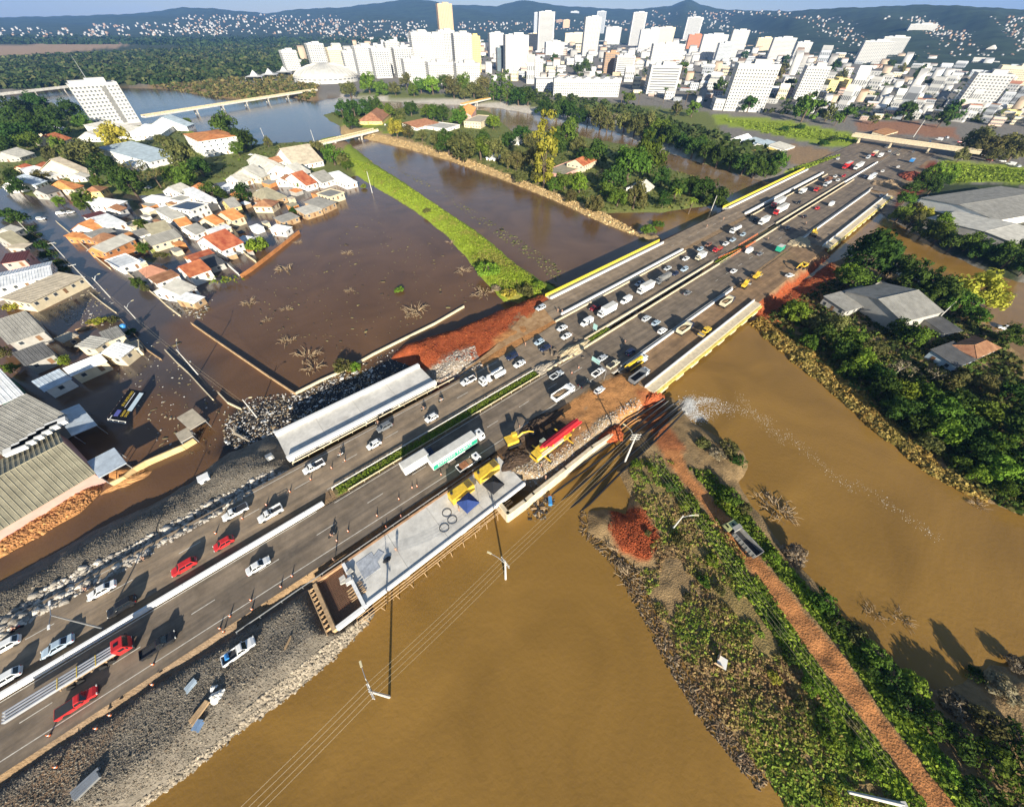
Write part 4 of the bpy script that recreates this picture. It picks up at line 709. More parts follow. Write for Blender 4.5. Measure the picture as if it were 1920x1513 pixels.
MB().box((-L*.3,.6,2.2),(3.0,1.6,1.6)).build('superstructure',M_MY,r);MB().box((-L*.22,1.7,2.6),(1.5,.9,1.5)).build('crane_cab',mat('crane_cab_green',(.35,.38,.30),.4,.2,1),r)
for k,(y,z,x0,x1)in enumerate(((.35,3.2,-.34,.48),(-.25,3.35,-.30,.46),(.85,3.0,-.28,.42),(-.8,2.9,-.2,.5))):
 MB().box((L*(x0+x1)/2,y,z),(L*(x1-x0),.46,.55)).build('boom_section',M_RB,r)
for x in(-.15,.1,.3):MB().box((L*x,0,2.6),(.4,2.3,.9)).build('boom_rest',M_MY,r)
for x in(-.33,.16):
 for s in(-1,1):MB().box((L*x,s*2.3,.9),(.35,2.4,.3)).build('outrigger',M_MY,r);MB().box((L*x,s*3.4,.45),(.5,.5,.9)).build('outrigger_foot',M_DARK,r)
def generator(px,py,label):
 q=P(px,py,RZ+2.5);r=thing('generator',label,'generator',(q[0],q[1],RZ+.22),HANG)
 MB().box((0,0,1.35),(6.2,2.4,2.5)).build('housing',M_MY,r)
 MB().box((0,0,2.62),(5.9,2.1,.06)).build('roof_panel',M_MY,r)
 for i in range(6):MB().box((1.5+i*.25,0,2.68),(.12,1.8,.06)).build('louvre',M_DARK,r)
 for i in range(4):MB().box((-2.2+i*1.3,-1.22,1.4),(1.0,.05,1.7)).build('door',M_MY,r)
 MB().box((0,0,.1),(6.3,2.3,.2)).build('skid',M_DARK,r);MB().box((-2.4,.3,2.85),(.5,.5,.45)).build('exhaust',M_DARK,r)
generator(864,918,'yellow generator container nearer the guard rail end beside the blue canopy');generator(913,880,'yellow generator container behind the black canopy')
def canopy(px,py,col,label):
 q=P(px,py,RZ+3);r=thing('canopy_tent',label,'canopy',(q[0],q[1],RZ+.22),HANG+.1);m=mat('canopy_'+label[:5].strip(),col,.7,.15,1.5,.2);h=2.4;mb=MB()
 for a,b_ in(((-1.9,-1.9),(1.9,-1.9)),((1.9,-1.9),(1.9,1.9)),((1.9,1.9),(-1.9,1.9)),((-1.9,1.9),(-1.9,-1.9))):
  mb.poly([(*a,h),(*b_,h),(0,0,h+1.2)]);mb.poly([(*a,h-.3),(*b_,h-.3),(*b_,h),(*a,h)])
 mb.build('roof_cloth',m,r)
 for x in(-1.8,1.8):
  for y in(-1.8,1.8):MB().tube([(x,y,0),(x,y,h)],.04,5).build('leg',M_STEEL,r)
 MB().box((.2,.2,.4),(1.4,.7,.8)).build('work_bench',M_WOOD,r)
canopy(877,940,(.03,.06,.20),'blue canopy tent with folded cloth peak on the pale deck');canopy(925,906,(.02,.021,.025),'black canopy tent with grey skirt on the pale deck')
# ---------------------------------------------------------------- houses
RM={'white':ribbed('roof_white',(.78,.79,.78),3,.5,rnd=.05),'blue':ribbed('roof_bluewhite',(.55,.62,.68),3,.45),'bgrey':ribbed('roof_bluegrey',(.36,.43,.47),3,.5),'pale':ribbed('roof_pale',(.50,.48,.42),4,.8,rnd=.1),'grey':ribbed('roof_fibrecement',(.29,.28,.25),4,.9,rnd=.12),'dark':ribbed('roof_dark',(.10,.10,.10),4,.8,rnd=.1),'olive':ribbed('roof_olive',(.32,.29,.20),3.5,.85),'maroon':ribbed('roof_maroon',(.11,.035,.035),4,.8),'orange':ribbed('roof_orange_tile',(.56,.19,.055),5,.8,tile=True,col2=(.62,.28,.10),rnd=.08),'red':ribbed('roof_red_tile',(.36,.075,.035),5,.8,tile=True,col2=(.44,.16,.07),rnd=.1),'brown':ribbed('roof_brown_tile',(.30,.13,.06),5,.85,tile=True,col2=(.36,.19,.10),rnd=.12),'pink':ribbed('roof_pink_tile',(.50,.24,.15),5,.85,tile=True),'solar':mat('solar_roof',(.03,.04,.06),.25,.1,1),'beige':ribbed('roof_beige',(.50,.43,.32),3.5,.85),'teal':ribbed('roof_teal',(.18,.42,.42),3.5,.6),'yellow':ribbed('roof_yellow',(.72,.54,.18),3.5,.6)}
WM={'white':mat('wall_white',(.78,.76,.71),.85,.08,.4,detail=6,rnd=.04),'cream':mat('wall_cream',(.66,.56,.38),.85,.12,.4),'yellow':mat('wall_yellow',(.68,.52,.20),.85,.1,.4),'pink':mat('wall_pink',(.66,.36,.30),.85,.1,.4),'orange':mat('wall_orange',(.58,.24,.08),.85,.2,.5),'grey':mat('wall_grey',(.40,.38,.34),.9,.15,.4),'mud':mat('wall_mud',(.42,.28,.15),.95,.25,.6),'blue':mat('wall_blue',(.45,.55,.62),.85,.1,.4),'green':mat('wall_green',(.06,.16,.10),.85,.1,.4)}
M_WIN=mat('window_glass',(.05,.06,.07),.12,0,spec=.6);M_FRAME=mat('window_frame',(.62,.60,.55),.6,0);M_DOOR=mat('door_wood',(.22,.12,.06),.7,.2,1)
UNIT=MB().box((0,0,0),(1,1,1)).mesh('unit_box')
def ubox(name,m,parent,c,d,rz=0.0):return obj(name,UNIT,m,parent,c,rz,d)
UNIT.materials.append(M_FRAME)
def uvquad(mb,q):
 q=[np.array(p,float)for p in q];a=np.linalg.norm(q[1]-q[0]);b_=np.linalg.norm(q[-1]-q[0]);L=[(0,0),(a,0)]
 if len(q)==4:L+=[(a,b_),(0,b_)]
 else:L+=[(a/2,b_)]
 mb.poly(q,L)
def ribs(r,m,rc,quads):
 tile=rc in('orange','red','brown','pink');st=.55 if tile else.95;mb=MB()
 for q in quads:
  q=[np.array(p,float)for p in q];L=np.linalg.norm(q[1]-q[0]);k=max(2,int(L/st));n_=np.cross(q[1]-q[0],q[3]-q[0]);n_/=np.linalg.norm(n_);n_=n_ if n_[2]>0 else-n_;e=(q[1]-q[0])/L*(.09 if tile else.11);o=n_*(.06 if tile else.09)
  for i in range(k):
   u=(i+.5)/k;a=q[0]+(q[1]-q[0])*u;b_=q[3]+(q[2]-q[3])*u;mb.poly([a-e,a+o,b_+o,b_-e]);mb.poly([a+o,a+e,b_+e,b_+o])
 mb.build('roof_ribs',m,r)['kind']='stuff'
def house(A,B,C,h,roof,rc,wc,label,rise=None,zb=-.8,name='house',cat='house',over=.45,win=True,storeys=None,group=None):
 A,B,C=P(*A,h),P(*B,h),P(*C,h);D=A+C-B;c=(A+C)/2
 e1=(B-A)[:2];L=np.linalg.norm(e1);rz=math.atan2(e1[1],e1[0]);e2=(C-B)[:2];ux=e1/L;uy=np.array([-ux[1],ux[0]]);Wd=abs(e2@uy)
 L+=0.0;r=thing(name,label,cat,(c[0],c[1],0),rz,group)
 x,y=L/2,Wd/2;rise=rise if rise is not None else{'gable':.22*Wd,'hip':.22*Wd,'shed':.10*Wd,'flat':0}[roof]
 xi,yi=x-over,y-over;wm_=WM[wc];mb=MB();hw=h-.05
 for a,b_ in(((-xi,-yi),(xi,-yi)),((xi,-yi),(xi,yi)),((xi,yi),(-xi,yi)),((-xi,yi),(-xi,-yi))):mb.poly([(*a,zb),(*b_,zb),(*b_,hw),(*a,hw)])
 if roof=='gable':
  for s in(-1,1):mb.poly([(s*xi,-yi,hw),(s*xi,yi,hw),(s*xi,0,hw+rise*.93)])
 if roof in('shed',):
  mb.poly([(-xi,yi,hw),(xi,yi,hw),(xi,yi,hw+rise*.9),(-xi,yi,hw+rise*.9)][::-1])
  for s in(-1,1):mb.poly([(s*xi,-yi,hw),(s*xi,yi,hw),(s*xi,yi,hw+rise*.9)])
 mb.build('wall',wm_,r)
 t=.14;m=RM[rc];E=[(-x,-y),(x,-y),(x,y),(-x,y)]
 if roof=='gable':
  for s in(-1,1):
   mb=MB();q=[(-x,s*y,h),(x,s*y,h),(x,0,h+rise),(-x,0,h+rise)];uvquad(mb,q if s<0 else[q[1],q[0],q[3],q[2]])
   mb.poly([(p[0],p[1],p[2]-t)for p in(q[::-1]if s<0 else q)]);mb.poly([(-x,s*y,h-t),(x,s*y,h-t),(x,s*y,h),(-x,s*y,h)]);
   for xx in(-x,x):mb.poly([(xx,s*y,h-t),(xx,0,h+rise-t),(xx,0,h+rise),(xx,s*y,h)])
   mb.build('roof_slope',m,r)
  MB().tube([(-x,0,h+rise+.02),(x,0,h+rise+.02)],.12,5).build('ridge_cap',m,r)
  ribs(r,m,rc,[[(-x,s*y,h),(x,s*y,h),(x,0,h+rise),(-x,0,h+rise)]for s in(-1,1)])
 elif roof=='hip':
  k=min(y,x*.8);mb=MB();R0,R1=(-x+k,0,h+rise),(x-k,0,h+rise)
  for nm,q in(('f',[(-x,-y,h),(x,-y,h),R1,R0]),('b',[(x,y,h),(-x,y,h),R0,R1]),('l',[(-x,y,h),(-x,-y,h),R0]),('r',[(x,-y,h),(x,y,h),R1])):
   mb=MB();uvquad(mb,q);mb.poly([(p[0],p[1],p[2]-t)for p in q[::-1]]);mb.poly([(*q[0][:2],h-t),(*q[1][:2],h-t),q[1],q[0]]);mb.build('roof_slope',m,r)
  mb=MB();mb.tube([R0,R1],.12,5)
  for q,e in(((-x,-y,h),R0),((-x,y,h),R0),((x,-y,h),R1),((x,y,h),R1)):mb.tube([q,e],.09,4)
  mb.build('ridge_cap',m,r)
 elif roof=='shed':
  mb=MB();q=[(-x,-y,h),(x,-y,h),(x,y,h+rise),(-x,y,h+rise)];uvquad(mb,q);mb.poly([(p[0],p[1],p[2]-t)for p in q[::-1]])
  for i in range(4):a,b_=q[i],q[(i+1)%4];mb.poly([(a[0],a[1],a[2]-t),(b_[0],b_[1],b_[2]-t),b_,a])
  mb.build('roof_slope',m,r);ribs(r,m,rc,[q])
 else:
  mb=MB();q=[(-x,-y,h),(x,-y,h),(x,y,h),(-x,y,h)];uvquad(mb,q);mb.build('roof_slab',m,r)
  for s in(-1,1):ubox('parapet',wm_,r,(0,s*(y-.1),h+.12),(L,.22,.5));ubox('parapet',wm_,r,(s*(x-.1),0,h+.12),(.22,Wd-.46,.5))
 if win:
  st=storeys or max(1,int(h/3.0));toc=np.array([0,0])-c[:2]
  for ax,sg,half,length in((0,-1,yi,2*xi),(0,1,yi,2*xi),(1,-1,xi,2*yi),(1,1,xi,2*yi)):
   nv=(ux if ax else uy)*sg
   if nv@toc<0:continue
   k=max(1,min(6,int(length/3.2)))
   for s in range(st):
    zc=(h-1.3)-(st-1-s)*2.9
    if zc<.4:continue
    for i in range(k):
     u=-length/2+length*(i+.5)/k;dr=(s==0 and i==k//2 and zb<0.5 and k>1)
     pos=(u,sg*(half+.02),zc if not dr else zc-.4)if ax==0 else(sg*(half+.02),u,zc if not dr else zc-.4)
     d=(1.15,.06,1.1 if not dr else 1.9);d=d if ax==0 else(d[1],d[0],d[2])
     o=ubox('door' if dr else 'window',M_DOOR if dr else M_WIN,r,pos,d)
     if not dr:
      dd=(1.4,.03,1.35)if ax==0 else(.03,1.4,1.35);off=(pos[0],sg*(half+.008),zc)if ax==0 else(sg*(half+.008),pos[1],zc)
      ubox('window_frame',M_FRAME,r,off,dd)
 return r
HS=[((150,424),(174,414),(187,431),3.4,'gable','orange','white','orange-tiled white house on the flooded street corner'),((178,414),(214,404),(229,420),4.6,'shed','white','white','house with large plain white roof behind the orange-tiled corner house'),((160,407),(195,397),(204,405),4.2,'shed','maroon','white','house with dark maroon sheet roof behind the white-roofed house'),((163,440),(206,427),(214,435),3.6,'shed','grey','grey','narrow grey sheet-roofed house beside the brown hipped house'),((170,449),(207,437),(226,446),3.4,'hip','brown','orange','brown hipped house with an orange boundary wall'),((140,440),(158,432),(170,449),2.6,'shed','orange','orange','low orange lean-to at the flooded street corner'),((173,466),(230,441),(244,453),3.6,'gable','pale','orange','long pale-roofed house with orange side wall facing the flooded street'),((197,483),(268,458),(271,463),2.4,'shed','orange','orange','long narrow orange-tiled outbuilding beside the bare garden'),((203,487),(243,474),(257,492),3.3,'flat','white','white','small flat white house standing in the flooded street'),((257,508),(296,496),(316,508),3.4,'hip','pink','white','faded pink hipped roof next to the dark courtyard'),((281,523),(325,507),(335,517),3.2,'shed','brown','white','rust-brown sheet roof between the pink hipped house and the grey ruin'),((300,540),(330,523),(356,546),3.6,'gable','pale','white','patched pale grey house at the edge of the big lagoon'),((330,562),(352,549),(382,558),2.9,'shed','white','mud','mud-splashed white annexe nearest the banana clump'),((334,503),(375,489),(393,507),4.4,'gable','red','white','mossy red-tiled house with white gable wall above the banana clump'),((352,482),(396,468),(402,477),3.4,'shed','red','white','long bright red-tiled wing behind the mossy red house'),((377,488),(406,479),(420,494),2.8,'shed','dark','grey','dark sunken roof beside the long bright red wing'),((379,450),(420,435),(446,459),4.6,'gable','red','white','big mottled red-tiled house with white fascia near the round hedge'),((388,433),(427,421),(432,427),3.2,'shed','white','cream','narrow white slab roof behind the big mottled red house'),((444,452),(461,440),(470,447),3.0,'shed','white','white','small white shed beside the round green hedge'),((411,403),(435,395),(452,408),4.0,'gable','orange','cream','bright orange-tiled house with palm shadow on its roof'),((382,412),(400,405),(411,419),3.2,'gable','orange','cream','small orange-tiled house left of the palm-shadowed roof'),((326,416),(350,410),(359,420),3.6,'gable','orange','white','orange-tiled house in front of the solar-roofed white house'),((343,431),(367,422),(383,434),3.4,'gable','grey','white','grey gabled house with pale blue front'),((328,385),(362,373),(380,387),6.4,'flat','solar','white','two-storey white house with dark solar roof'),((299,397),(325,390),(341,406),4.2,'shed','pale','white','pale-roofed house with a row of windows left of the solar-roofed house'),((272,427),(311,418),(324,432),3.8,'gable','olive','cream','olive stained roof between grey roofs in the block middle'),((266,451),(323,434),(341,444),3.4,'gable','grey','cream','long grey corrugated house above the lime-green yard'),((248,437),(272,430),(283,437),3.2,'shed','grey','white','small grey lean-to roof among the inner yards'),((234,420),(262,411),(270,420),2.8,'flat','beige','cream','low flat cream outhouse among dark yards'),((359,361),(379,356),(394,377),5.6,'shed','white','white','tall white block beside the dark tree pair'),((308,358),(333,349),(357,355),4.0,'gable','pale','white','pale house at the head of the tree-lined lane'),((320,372),(345,364),(359,372),4.4,'flat','pale','white','flat white house between the lane house and the solar roof'),((284,372),(302,364),(318,378),3.4,'shed','white','white','white sheet roof with cluttered yard beside the lane'),((410,382),(431,377),(458,385),3.6,'gable','grey','yellow','grey-roofed yellow house before the white car port'),((478,384),(493,374),(518,382),3.6,'hip','brown','cream','brown hipped cottage with pale ridge lines'),((410,354),(427,344),(437,354),3.4,'gable','white','white','small white-roofed house between two round trees'),((358,352),(372,344),(380,350),3.4,'gable','orange','cream','tiny orange roof beside the lane'),((505,327),(466,304),(497,293),5.2,'gable','pale','white','long white building with windowed gable end toward the water'),((520,294),(572,285),(602,303),4.4,'gable','beige','white','big white hall with beige roof by the short bridge'),((500,302),(524,296),(534,302),4.0,'gable','brown','white','small brown roof tucked behind the windowed gable'),((580,332),(605,325),(619,339),3.6,'gable','grey','white','grey-roofed house in the row under the dike end'),((543,334),(564,328),(583,346),3.8,'gable','red','white','dull red roof with white gable wall near the waterfront'),((522,336),(535,328),(545,336),3.6,'gable','brown','white','small rust roof left of the dull red roof'),((530,319),(551,312),(573,325),4.0,'gable','pale','white','pale roof behind the dull red roof'),((617,332),(640,327),(668,342),3.2,'shed','white','white','white waterfront house at the foot of the grass dike'),((598,362),(625,353),(641,363),4.2,'flat','grey','cream','cream warehouse with flat grey roof standing in the lagoon'),((574,383),(600,372),(628,381),3.4,'shed','grey','mud','ribbed grey sheds along the lagoon edge'),((555,395),(588,385),(604,393),3.2,'shed','pale','mud','pale shed with brick-red lagoon wall'),((512,412),(545,401),(563,406),3.0,'shed','grey','mud','low grey shed behind the brick-red lagoon wall'),((512,428),(526,419),(542,430),3.0,'shed','white','white','little white roof inside the curved mud wall'),((476,364),(510,355),(532,371),3.2,'hip','olive','mud','mud-stained hipped roof near the two orange sheds'),((449,324),(470,316),(495,332),3.8,'gable','pale','cream','pale gabled house below the dirt lane'),((430,335),(452,328),(465,338),3.2,'gable','pale','white','white cottage among shrubs below the dirt lane'),((58,322),(89,315),(104,330),3.8,'shed','white','white','white-roofed house near the red garden roofs at far left'),((25,342),(49,333),(68,348),3.8,'gable','blue','white','pale blue-roofed house beside the first flooded pool'),((97,316),(115,311),(152,331),4.0,'gable','beige','cream','long beige roof running down the slope at left'),((103,349),(124,342),(142,354),3.8,'hip','orange','cream','orange hipped house below the long beige roof'),((68,360),(96,352),(106,359),3.6,'gable','dark','grey','dark gabled house with teal front in shade'),((163,357),(179,349),(196,355),3.8,'hip','brown','yellow','brown hipped roof on a yellow house'),((183,378),(206,369),(223,384),4.2,'shed','white','white','boxy white house with dark front strip'),((199,394),(215,387),(234,392),3.4,'gable','brown','white','low brown gable in the shade of the boxy white house'),((65,313),(80,306),(91,312),3.6,'gable','red','cream','small dull red roof at the upper left'),((33,316),(50,310),(58,318),3.4,'gable','red','cream','second dull red roof left of the white-roofed house'),((0,447),(28,439),(46,456),3.4,'gable','olive','grey','weathered roof on the left bank of the flooded street'),((22,463),(40,453),(54,461),3.2,'shed','beige','grey','tan lean-to under the street hedge'),((4,432),(22,424),(34,433),3.2,'gable','pale','grey','pale little roof at the left edge above the tan lean-to'),((216,287),(276,274),(318,295),5.2,'shed','bgrey','white','large blue-grey sheet roof with pink front wall'),((207,240),(245,232),(262,254),5.0,'shed','pale','white','pale low hall at the foot of the white tower block'),((268,242),(293,227),(308,248),5.0,'shed','white','white','white hall right of the tower block'),((303,230),(318,225),(340,242),4.2,'gable','bgrey','white','grey roof beside the grassy bank near the long bridge'),((160,255),(185,247),(200,256),4.0,'gable','pale','white','white house under trees left of the tower block'),((75,247),(98,238),(115,248),4.0,'gable','white','cream','pale roof among the dark trees at left'),((82,262),(105,255),(118,265),3.8,'gable','red','cream','red-brown roof under the dark trees at left'),((5,292),(35,283),(48,293),3.6,'gable','pale','grey','grey roof at the far left among trees'),((140,330),(152,325),(160,334),3.4,'gable','pale','white','small pale roof right of the long beige roof'),((232,310),(252,303),(262,312),4.2,'gable','white','white','white house behind the bare-branched tree'),((345,253),(374,267),(441,254),12.5,'hip','orange','white','four-storey white apartment house with orange tiled roof',dict(rise=1.2,name='apartment_house',cat='apartment house',storeys=4)),((-40,520),(86,492),(111,513),5.0,'gable','white','white','broad white commercial shed left of the flooded street',dict(rise=1.0)),((18,555),(126,507),(147,525),4.2,'shed','beige','cream','long beige lean-to with cream openings facing the flooded yard',dict(rise=.8)),((4,481),(50,474),(57,486),5.6,'shed','maroon','pink','dark red roof with pink wall at the back of the white shed'),((-12,608),(55,586),(87,620),4.6,'gable','grey','grey','ribbed grey hall beside the blue flooded yard'),((28,662),(84,641),(104,664),4.0,'gable','dark','grey','dark flat-pitched roof with a moss green corner'),((105,636),(134,622),(145,630),2.6,'shed','beige','mud','little tan shed on the flooded yard wall'),((152,646),(183,626),(198,641),3.4,'shed','pale','cream','tan sheet roof behind the white gabled row'),((187,627),(222,614),(236,628),3.2,'shed','grey','cream','grey roof with a blue water tank'),((120,690),(188,662),(201,677),3.6,'gable','white','cream','white gabled house first in the flooded row'),((188,662),(217,641),(245,657),3.8,'gable','white','cream','white gabled house with cream end wall second in the flooded row'),((234,646),(255,640),(268,651),3.0,'flat','beige','cream','cream porch block ending the flooded row'),((66,717),(118,693),(132,711),3.4,'shed','blue','white','separate pale blue sheet roof before the flooded row'),((-60,795),(60,730),(103,792),6.0,'gable','grey','grey','first old warehouse with dark ribbed roof',dict(win=False)),((-100,913),(110,805),(178,888),4.0,'gable','olive','pink','second old warehouse with faded salmon street wall',dict(rise=3.6,win=False)),((-30,710),(14,692),(38,742),4.6,'shed','white','green','white-roofed house with dark green wall at the left edge'),((1672,610),(1751,590),(1676,526),6.0,'gable','grey','grey','large weathered grey barn among the right-bank trees',dict(rise=3.0,win=False)),((1553,556),(1625,536),(1650,566),4.0,'shed','grey','grey','low dark lean-to left of the weathered barn'),((1784,646),(1830,628),(1875,654),3.6,'hip','brown','grey','flooded house with brown hipped tile roof'),((1742,658),(1786,642),(1838,672),3.0,'shed','dark','blue','dark porch roof with teal edge before the brown hipped house'),((1737,600),(1770,594),(1797,622),3.0,'shed','dark','grey','dark shed right of the weathered barn'),((1625,542),(1655,526),(1675,540),3.0,'flat','beige','grey','pale roofless outhouse behind the weathered barn'),((1760,366),(1906,345),(1995,392),8.0,'gable','grey','white','wide factory roof with white edge at the right',dict(rise=2.0,zb=2,win=False)),((1786,398),(1842,386),(1975,478),7.0,'gable','pale','grey','long pale factory shed in front of the wide factory roof',dict(rise=2.0,zb=2,win=False)),((1722,375),(1745,366),(1760,378),4.5,'flat','white','white','small white store beside the highway debris',dict(zb=2)),((676,223),(697,207),(730,215),4.8,'hip','brown','yellow','broad brown hipped villa with yellow porch on the island'),((766,233),(808,224),(813,233),4.2,'shed','brown','white','long white house with brown sheet roof on the island'),((811,233),(838,226),(848,239),4.0,'flat','pale','white','half-ruined white house on the island'),((857,213),(868,199),(891,206),8.0,'gable','orange','pink','tall pink house with orange roof by the footbridge'),((880,223),(906,212),(917,223),7.0,'flat','beige','cream','cream block beside the tall pink house'),((1066,304),(1092,293),(1116,302),6.0,'gable','red','cream','crumbling house with dark red roof among island trees'),((1020,322),(1056,330),(1105,308),3.4,'flat','olive','pink','roofless pinkish wing of the crumbling island house'),((916,293),(930,285),(937,293),3.4,'hip','white','white','small white hut at the rock dike'),((958,262),(976,252),(985,262),3.6,'gable','pale','white','hidden white cottage in the island trees'),((1180,349),(1198,339),(1222,354),3.0,'gable','pale','white','flooded pale cottage at the island tip'),((1366,262),(1392,254),(1408,262),5.5,'gable','white','white','white depot building on the yard below the grass slope',dict(zb=2)),((1400,264),(1425,258),(1432,268),5.0,'shed','bgrey','white','first grey-roofed depot shed',dict(zb=2)),((1426,268),(1446,262),(1455,272),5.0,'shed','bgrey','white','second grey-roofed depot shed',dict(zb=2)),((1450,272),(1470,266),(1482,278),5.0,'shed','pale','white','third depot shed with pale roof',dict(zb=2)),((1405,286),(1450,278),(1462,287),5.0,'shed','yellow','blue','yellow-roofed depot with turquoise wall',dict(zb=2)),((1640,248),(1665,241),(1680,248),5.0,'shed','brown','cream','rust roof on the bare earth behind the overpass',dict(zb=2)),]
for hh in HS:
 house(*hh[:8],**(hh[8]if len(hh)>8 else{}))
def shed_open(A,B,C,h,m,label):
 A,B,C=P(*A,h),P(*B,h),P(*C,h);D=A+C-B;c=(A+C)/2;r=thing('canopy_roof',label,'canopy',(c[0],c[1],0));q=[p-[c[0],c[1],0]for p in(A,B,C,D)]
 mb=MB();uvquad(mb,q);mb.poly([(p[0],p[1],p[2]-.12)for p in q[::-1]])
 for i in range(4):a,b_=q[i],q[(i+1)%4];mb.poly([(a[0],a[1],a[2]-.12),(b_[0],b_[1],b_[2]-.12),b_,a])
 mb.build('roof_sheet',m,r)
 for p in q:p=p*.93;MB().tube([(p[0],p[1],-1),(p[0],p[1],h-.1)],.12,6).build('post',M_STEEL,r)
 for i in range(4):a,b_=q[i]*.97,q[(i+1)%4]*.97;MB().tube([(a[0],a[1],h-.25),(b_[0],b_[1],h-.25)],.1,4).build('edge_beam',M_STEEL,r)
shed_open((102,775),(148,757),(182,797),4.2,RM['blue'],'square pale blue canopy beside the first warehouse');shed_open((163,865),(214,839),(237,868),4.2,RM['blue'],'pale blue canopy nearer the highway beside the second warehouse')
shed_open((331,783),(356,806),(386,788),3.0,RM['beige'],'small beige canopy leaning over the broken street wall');shed_open((328,813),(351,801),(362,817),2.8,RM['beige'],'tiny beige gatehouse roof at the end of the yard wall')
sk_=thing('rooflight_strip','row of white rooflight boxes between the two old warehouses','rooflights',(0,0,0))
for i in range(6):
 a=i/5;p=P(30+a*76,842-a*48,7.2);ubox('rooflight',WM['white'],sk_,p,(4.2,2.2,1.0),HANG+.05)
b0,b1,b2=P(206,778,3.6),P(246,723,3.6),P(270,741,1.4)
ex=(b1-b0);wB=np.linalg.norm(ex);ex/=wB;ey=(b1-b2);hB=np.linalg.norm(ey);ey=ey-ex*(ey@ex);hB=np.linalg.norm(ey);ey/=hB;ez=np.cross(ex,ey)
bc=(b0+b2)/2
bb=thing('billboard','black advertising billboard with yellow lettering toppled into the flood','billboard',bc);BM=Matrix(((ex[0],ey[0],ez[0],0),(ex[1],ey[1],ez[1],0),(ex[2],ey[2],ez[2],0),(0,0,0,1)))
def bpart(nm,m,c_,d):mb=MB();mb.box(c_,d);o=mb.build(nm,m,bb);o.matrix_local=BM;return o
bpart('panel',mat('billboard_black',(.008,.008,.010),.5,.2,.5),(0,0,0),(wB,hB,.12));bpart('pale_strip',mat('billboard_pale',(.60,.72,.78),.6,.05,.5),(wB*.13,-hB*.30,.07),(wB*.62,hB*.24,.02))
for x in np.linspace(-.47,.47,8):bpart('frame_strut',M_WCONC if x>-.46 else M_WHITE,(wB*x,hB*.5,-.5),(.12,.12,1.1))
for z in(-.1,-1.0):bpart('frame_rail',M_RUST,(0,hB*.5,z),(wB,.1,.1));bpart('frame_rail',M_WHITE,(-wB*.5,0,z),(.14,hB,.12))
for y in(-.45,-.1,.2,.45):bpart('frame_strut',M_WHITE,(-wB*.5,hB*y,-.55),(.14,.14,1.0))
YLW=mat('yellow_lettering',(.78,.55,.05),.5,0);
def blet(t,s,m,x,y):lettering(t,s,m,bb,BM@Matrix.Translation((wB*x,hB*y,.085)))
blet('18 A 18 DE MAIO',hB*.22,YLW,.18,.20);blet('GARDEN',hB*.17,YLW,-.28,-.10);blet('SHOW',hB*.2,YLW,-.28,-.30);bpart('white_line',M_LET,(wB*.15,hB*.04,.075),(wB*.5,hB*.035,.02))
bpart('blue_emblem',mat('emblem_blue',(.12,.13,.40),.5,.3,4),(-wB*.3,hB*.2,.075),(wB*.2,hB*.22,.02));bpart('small_print',M_LET,(-wB*.44,hB*.38,.075),(wB*.1,hB*.05,.02))
def pwall(label,pts,z1,th=.25,m=None,zb=-1.2,name='garden_wall',piece='wall_panel'):
 c=P(*pts[0],z1);r=thing(name,label,'wall',(c[0],c[1],0))
 for a,b_ in zip(pts[:-1],pts[1:]):
  A,B=P(*a,z1)-[c[0],c[1],0],P(*b_,z1)-[c[0],c[1],0];d=(B-A)[:2];L=np.linalg.norm(d);k=max(1,int(L/8))
  for i in range(k):
   u=A+(B-A)*((i+.5)/k);MB().box((u[0],u[1],(zb+z1)/2),(L/k-.04,th,z1-zb),math.atan2(d[1],d[0])).build(piece,m or WM['mud'],r)
 return r
pwall('straight low wall crossing the lagoon toward the highway debris',[(357,604),(400,634),(450,668),(500,702),(552,736)],1.2,.3,WM['mud'])
pwall('concrete wall between the lagoon and the black debris water',[(553,736),(600,712),(650,690),(700,662),(760,632),(815,605),(870,573)],.9,.4,WM['cream'])
pwall('crumbling white wall along the flooded street',[(308,655),(330,678),(352,698),(372,720),(398,748)],1.0,.3,WM['cream']);pwall('pale street wall ending at the small beige canopy',[(408,735),(425,753),(450,765)],.9,.3,WM['cream'])
pwall('ochre yard wall beside the pale blue canopies',[(362,822),(340,835),(300,852),(270,865),(248,878),(232,892),(205,905)],1.8,.4,mat('ochre_wall',(.62,.45,.22),.9,.2,.5))
pwall('mud-red wall edging the lagoon below the round hedge',[(560,432),(535,452),(512,470),(490,487),(470,502),(450,515)],1.6,.4,WM['orange'])
pwall('white wall slanting from the pink hipped house to the lagoon',[(229,502),(262,530),(290,552),(312,572),(336,590)],1.0,.25,WM['cream']);pwall('white garden wall beside the sunken dark roof',[(412,484),(428,496),(446,512)],1.4,.25,WM['white'])
pwall('street wall of the orange-tiled corner houses',[(104,414),(135,440),(160,463),(175,478),(205,502)],1.0,.25,WM['cream']);pwall('hedge wall along the left side of the flooded street',[(168,548),(190,566),(216,585)],.8,.25,WM['cream'])
pwall('yard wall in front of the tan sheet roof',[(140,618),(160,612),(205,594)],.9,.25,WM['mud']);pwall('mud wall enclosing the flooded row yards',[(225,598),(250,625),(275,655),(300,672)],.8,.25,WM['mud'])
pwall('lime-green garden wall below the long grey house',[(282,470),(300,458),(330,447)],1.4,.25,mat('lime_wall',(.45,.50,.16),.9,.15,1));pwall('pale wall and gate at the lagoon by the big red house',[(446,460),(460,475),(478,488)],1.4,.25,WM['cream'])
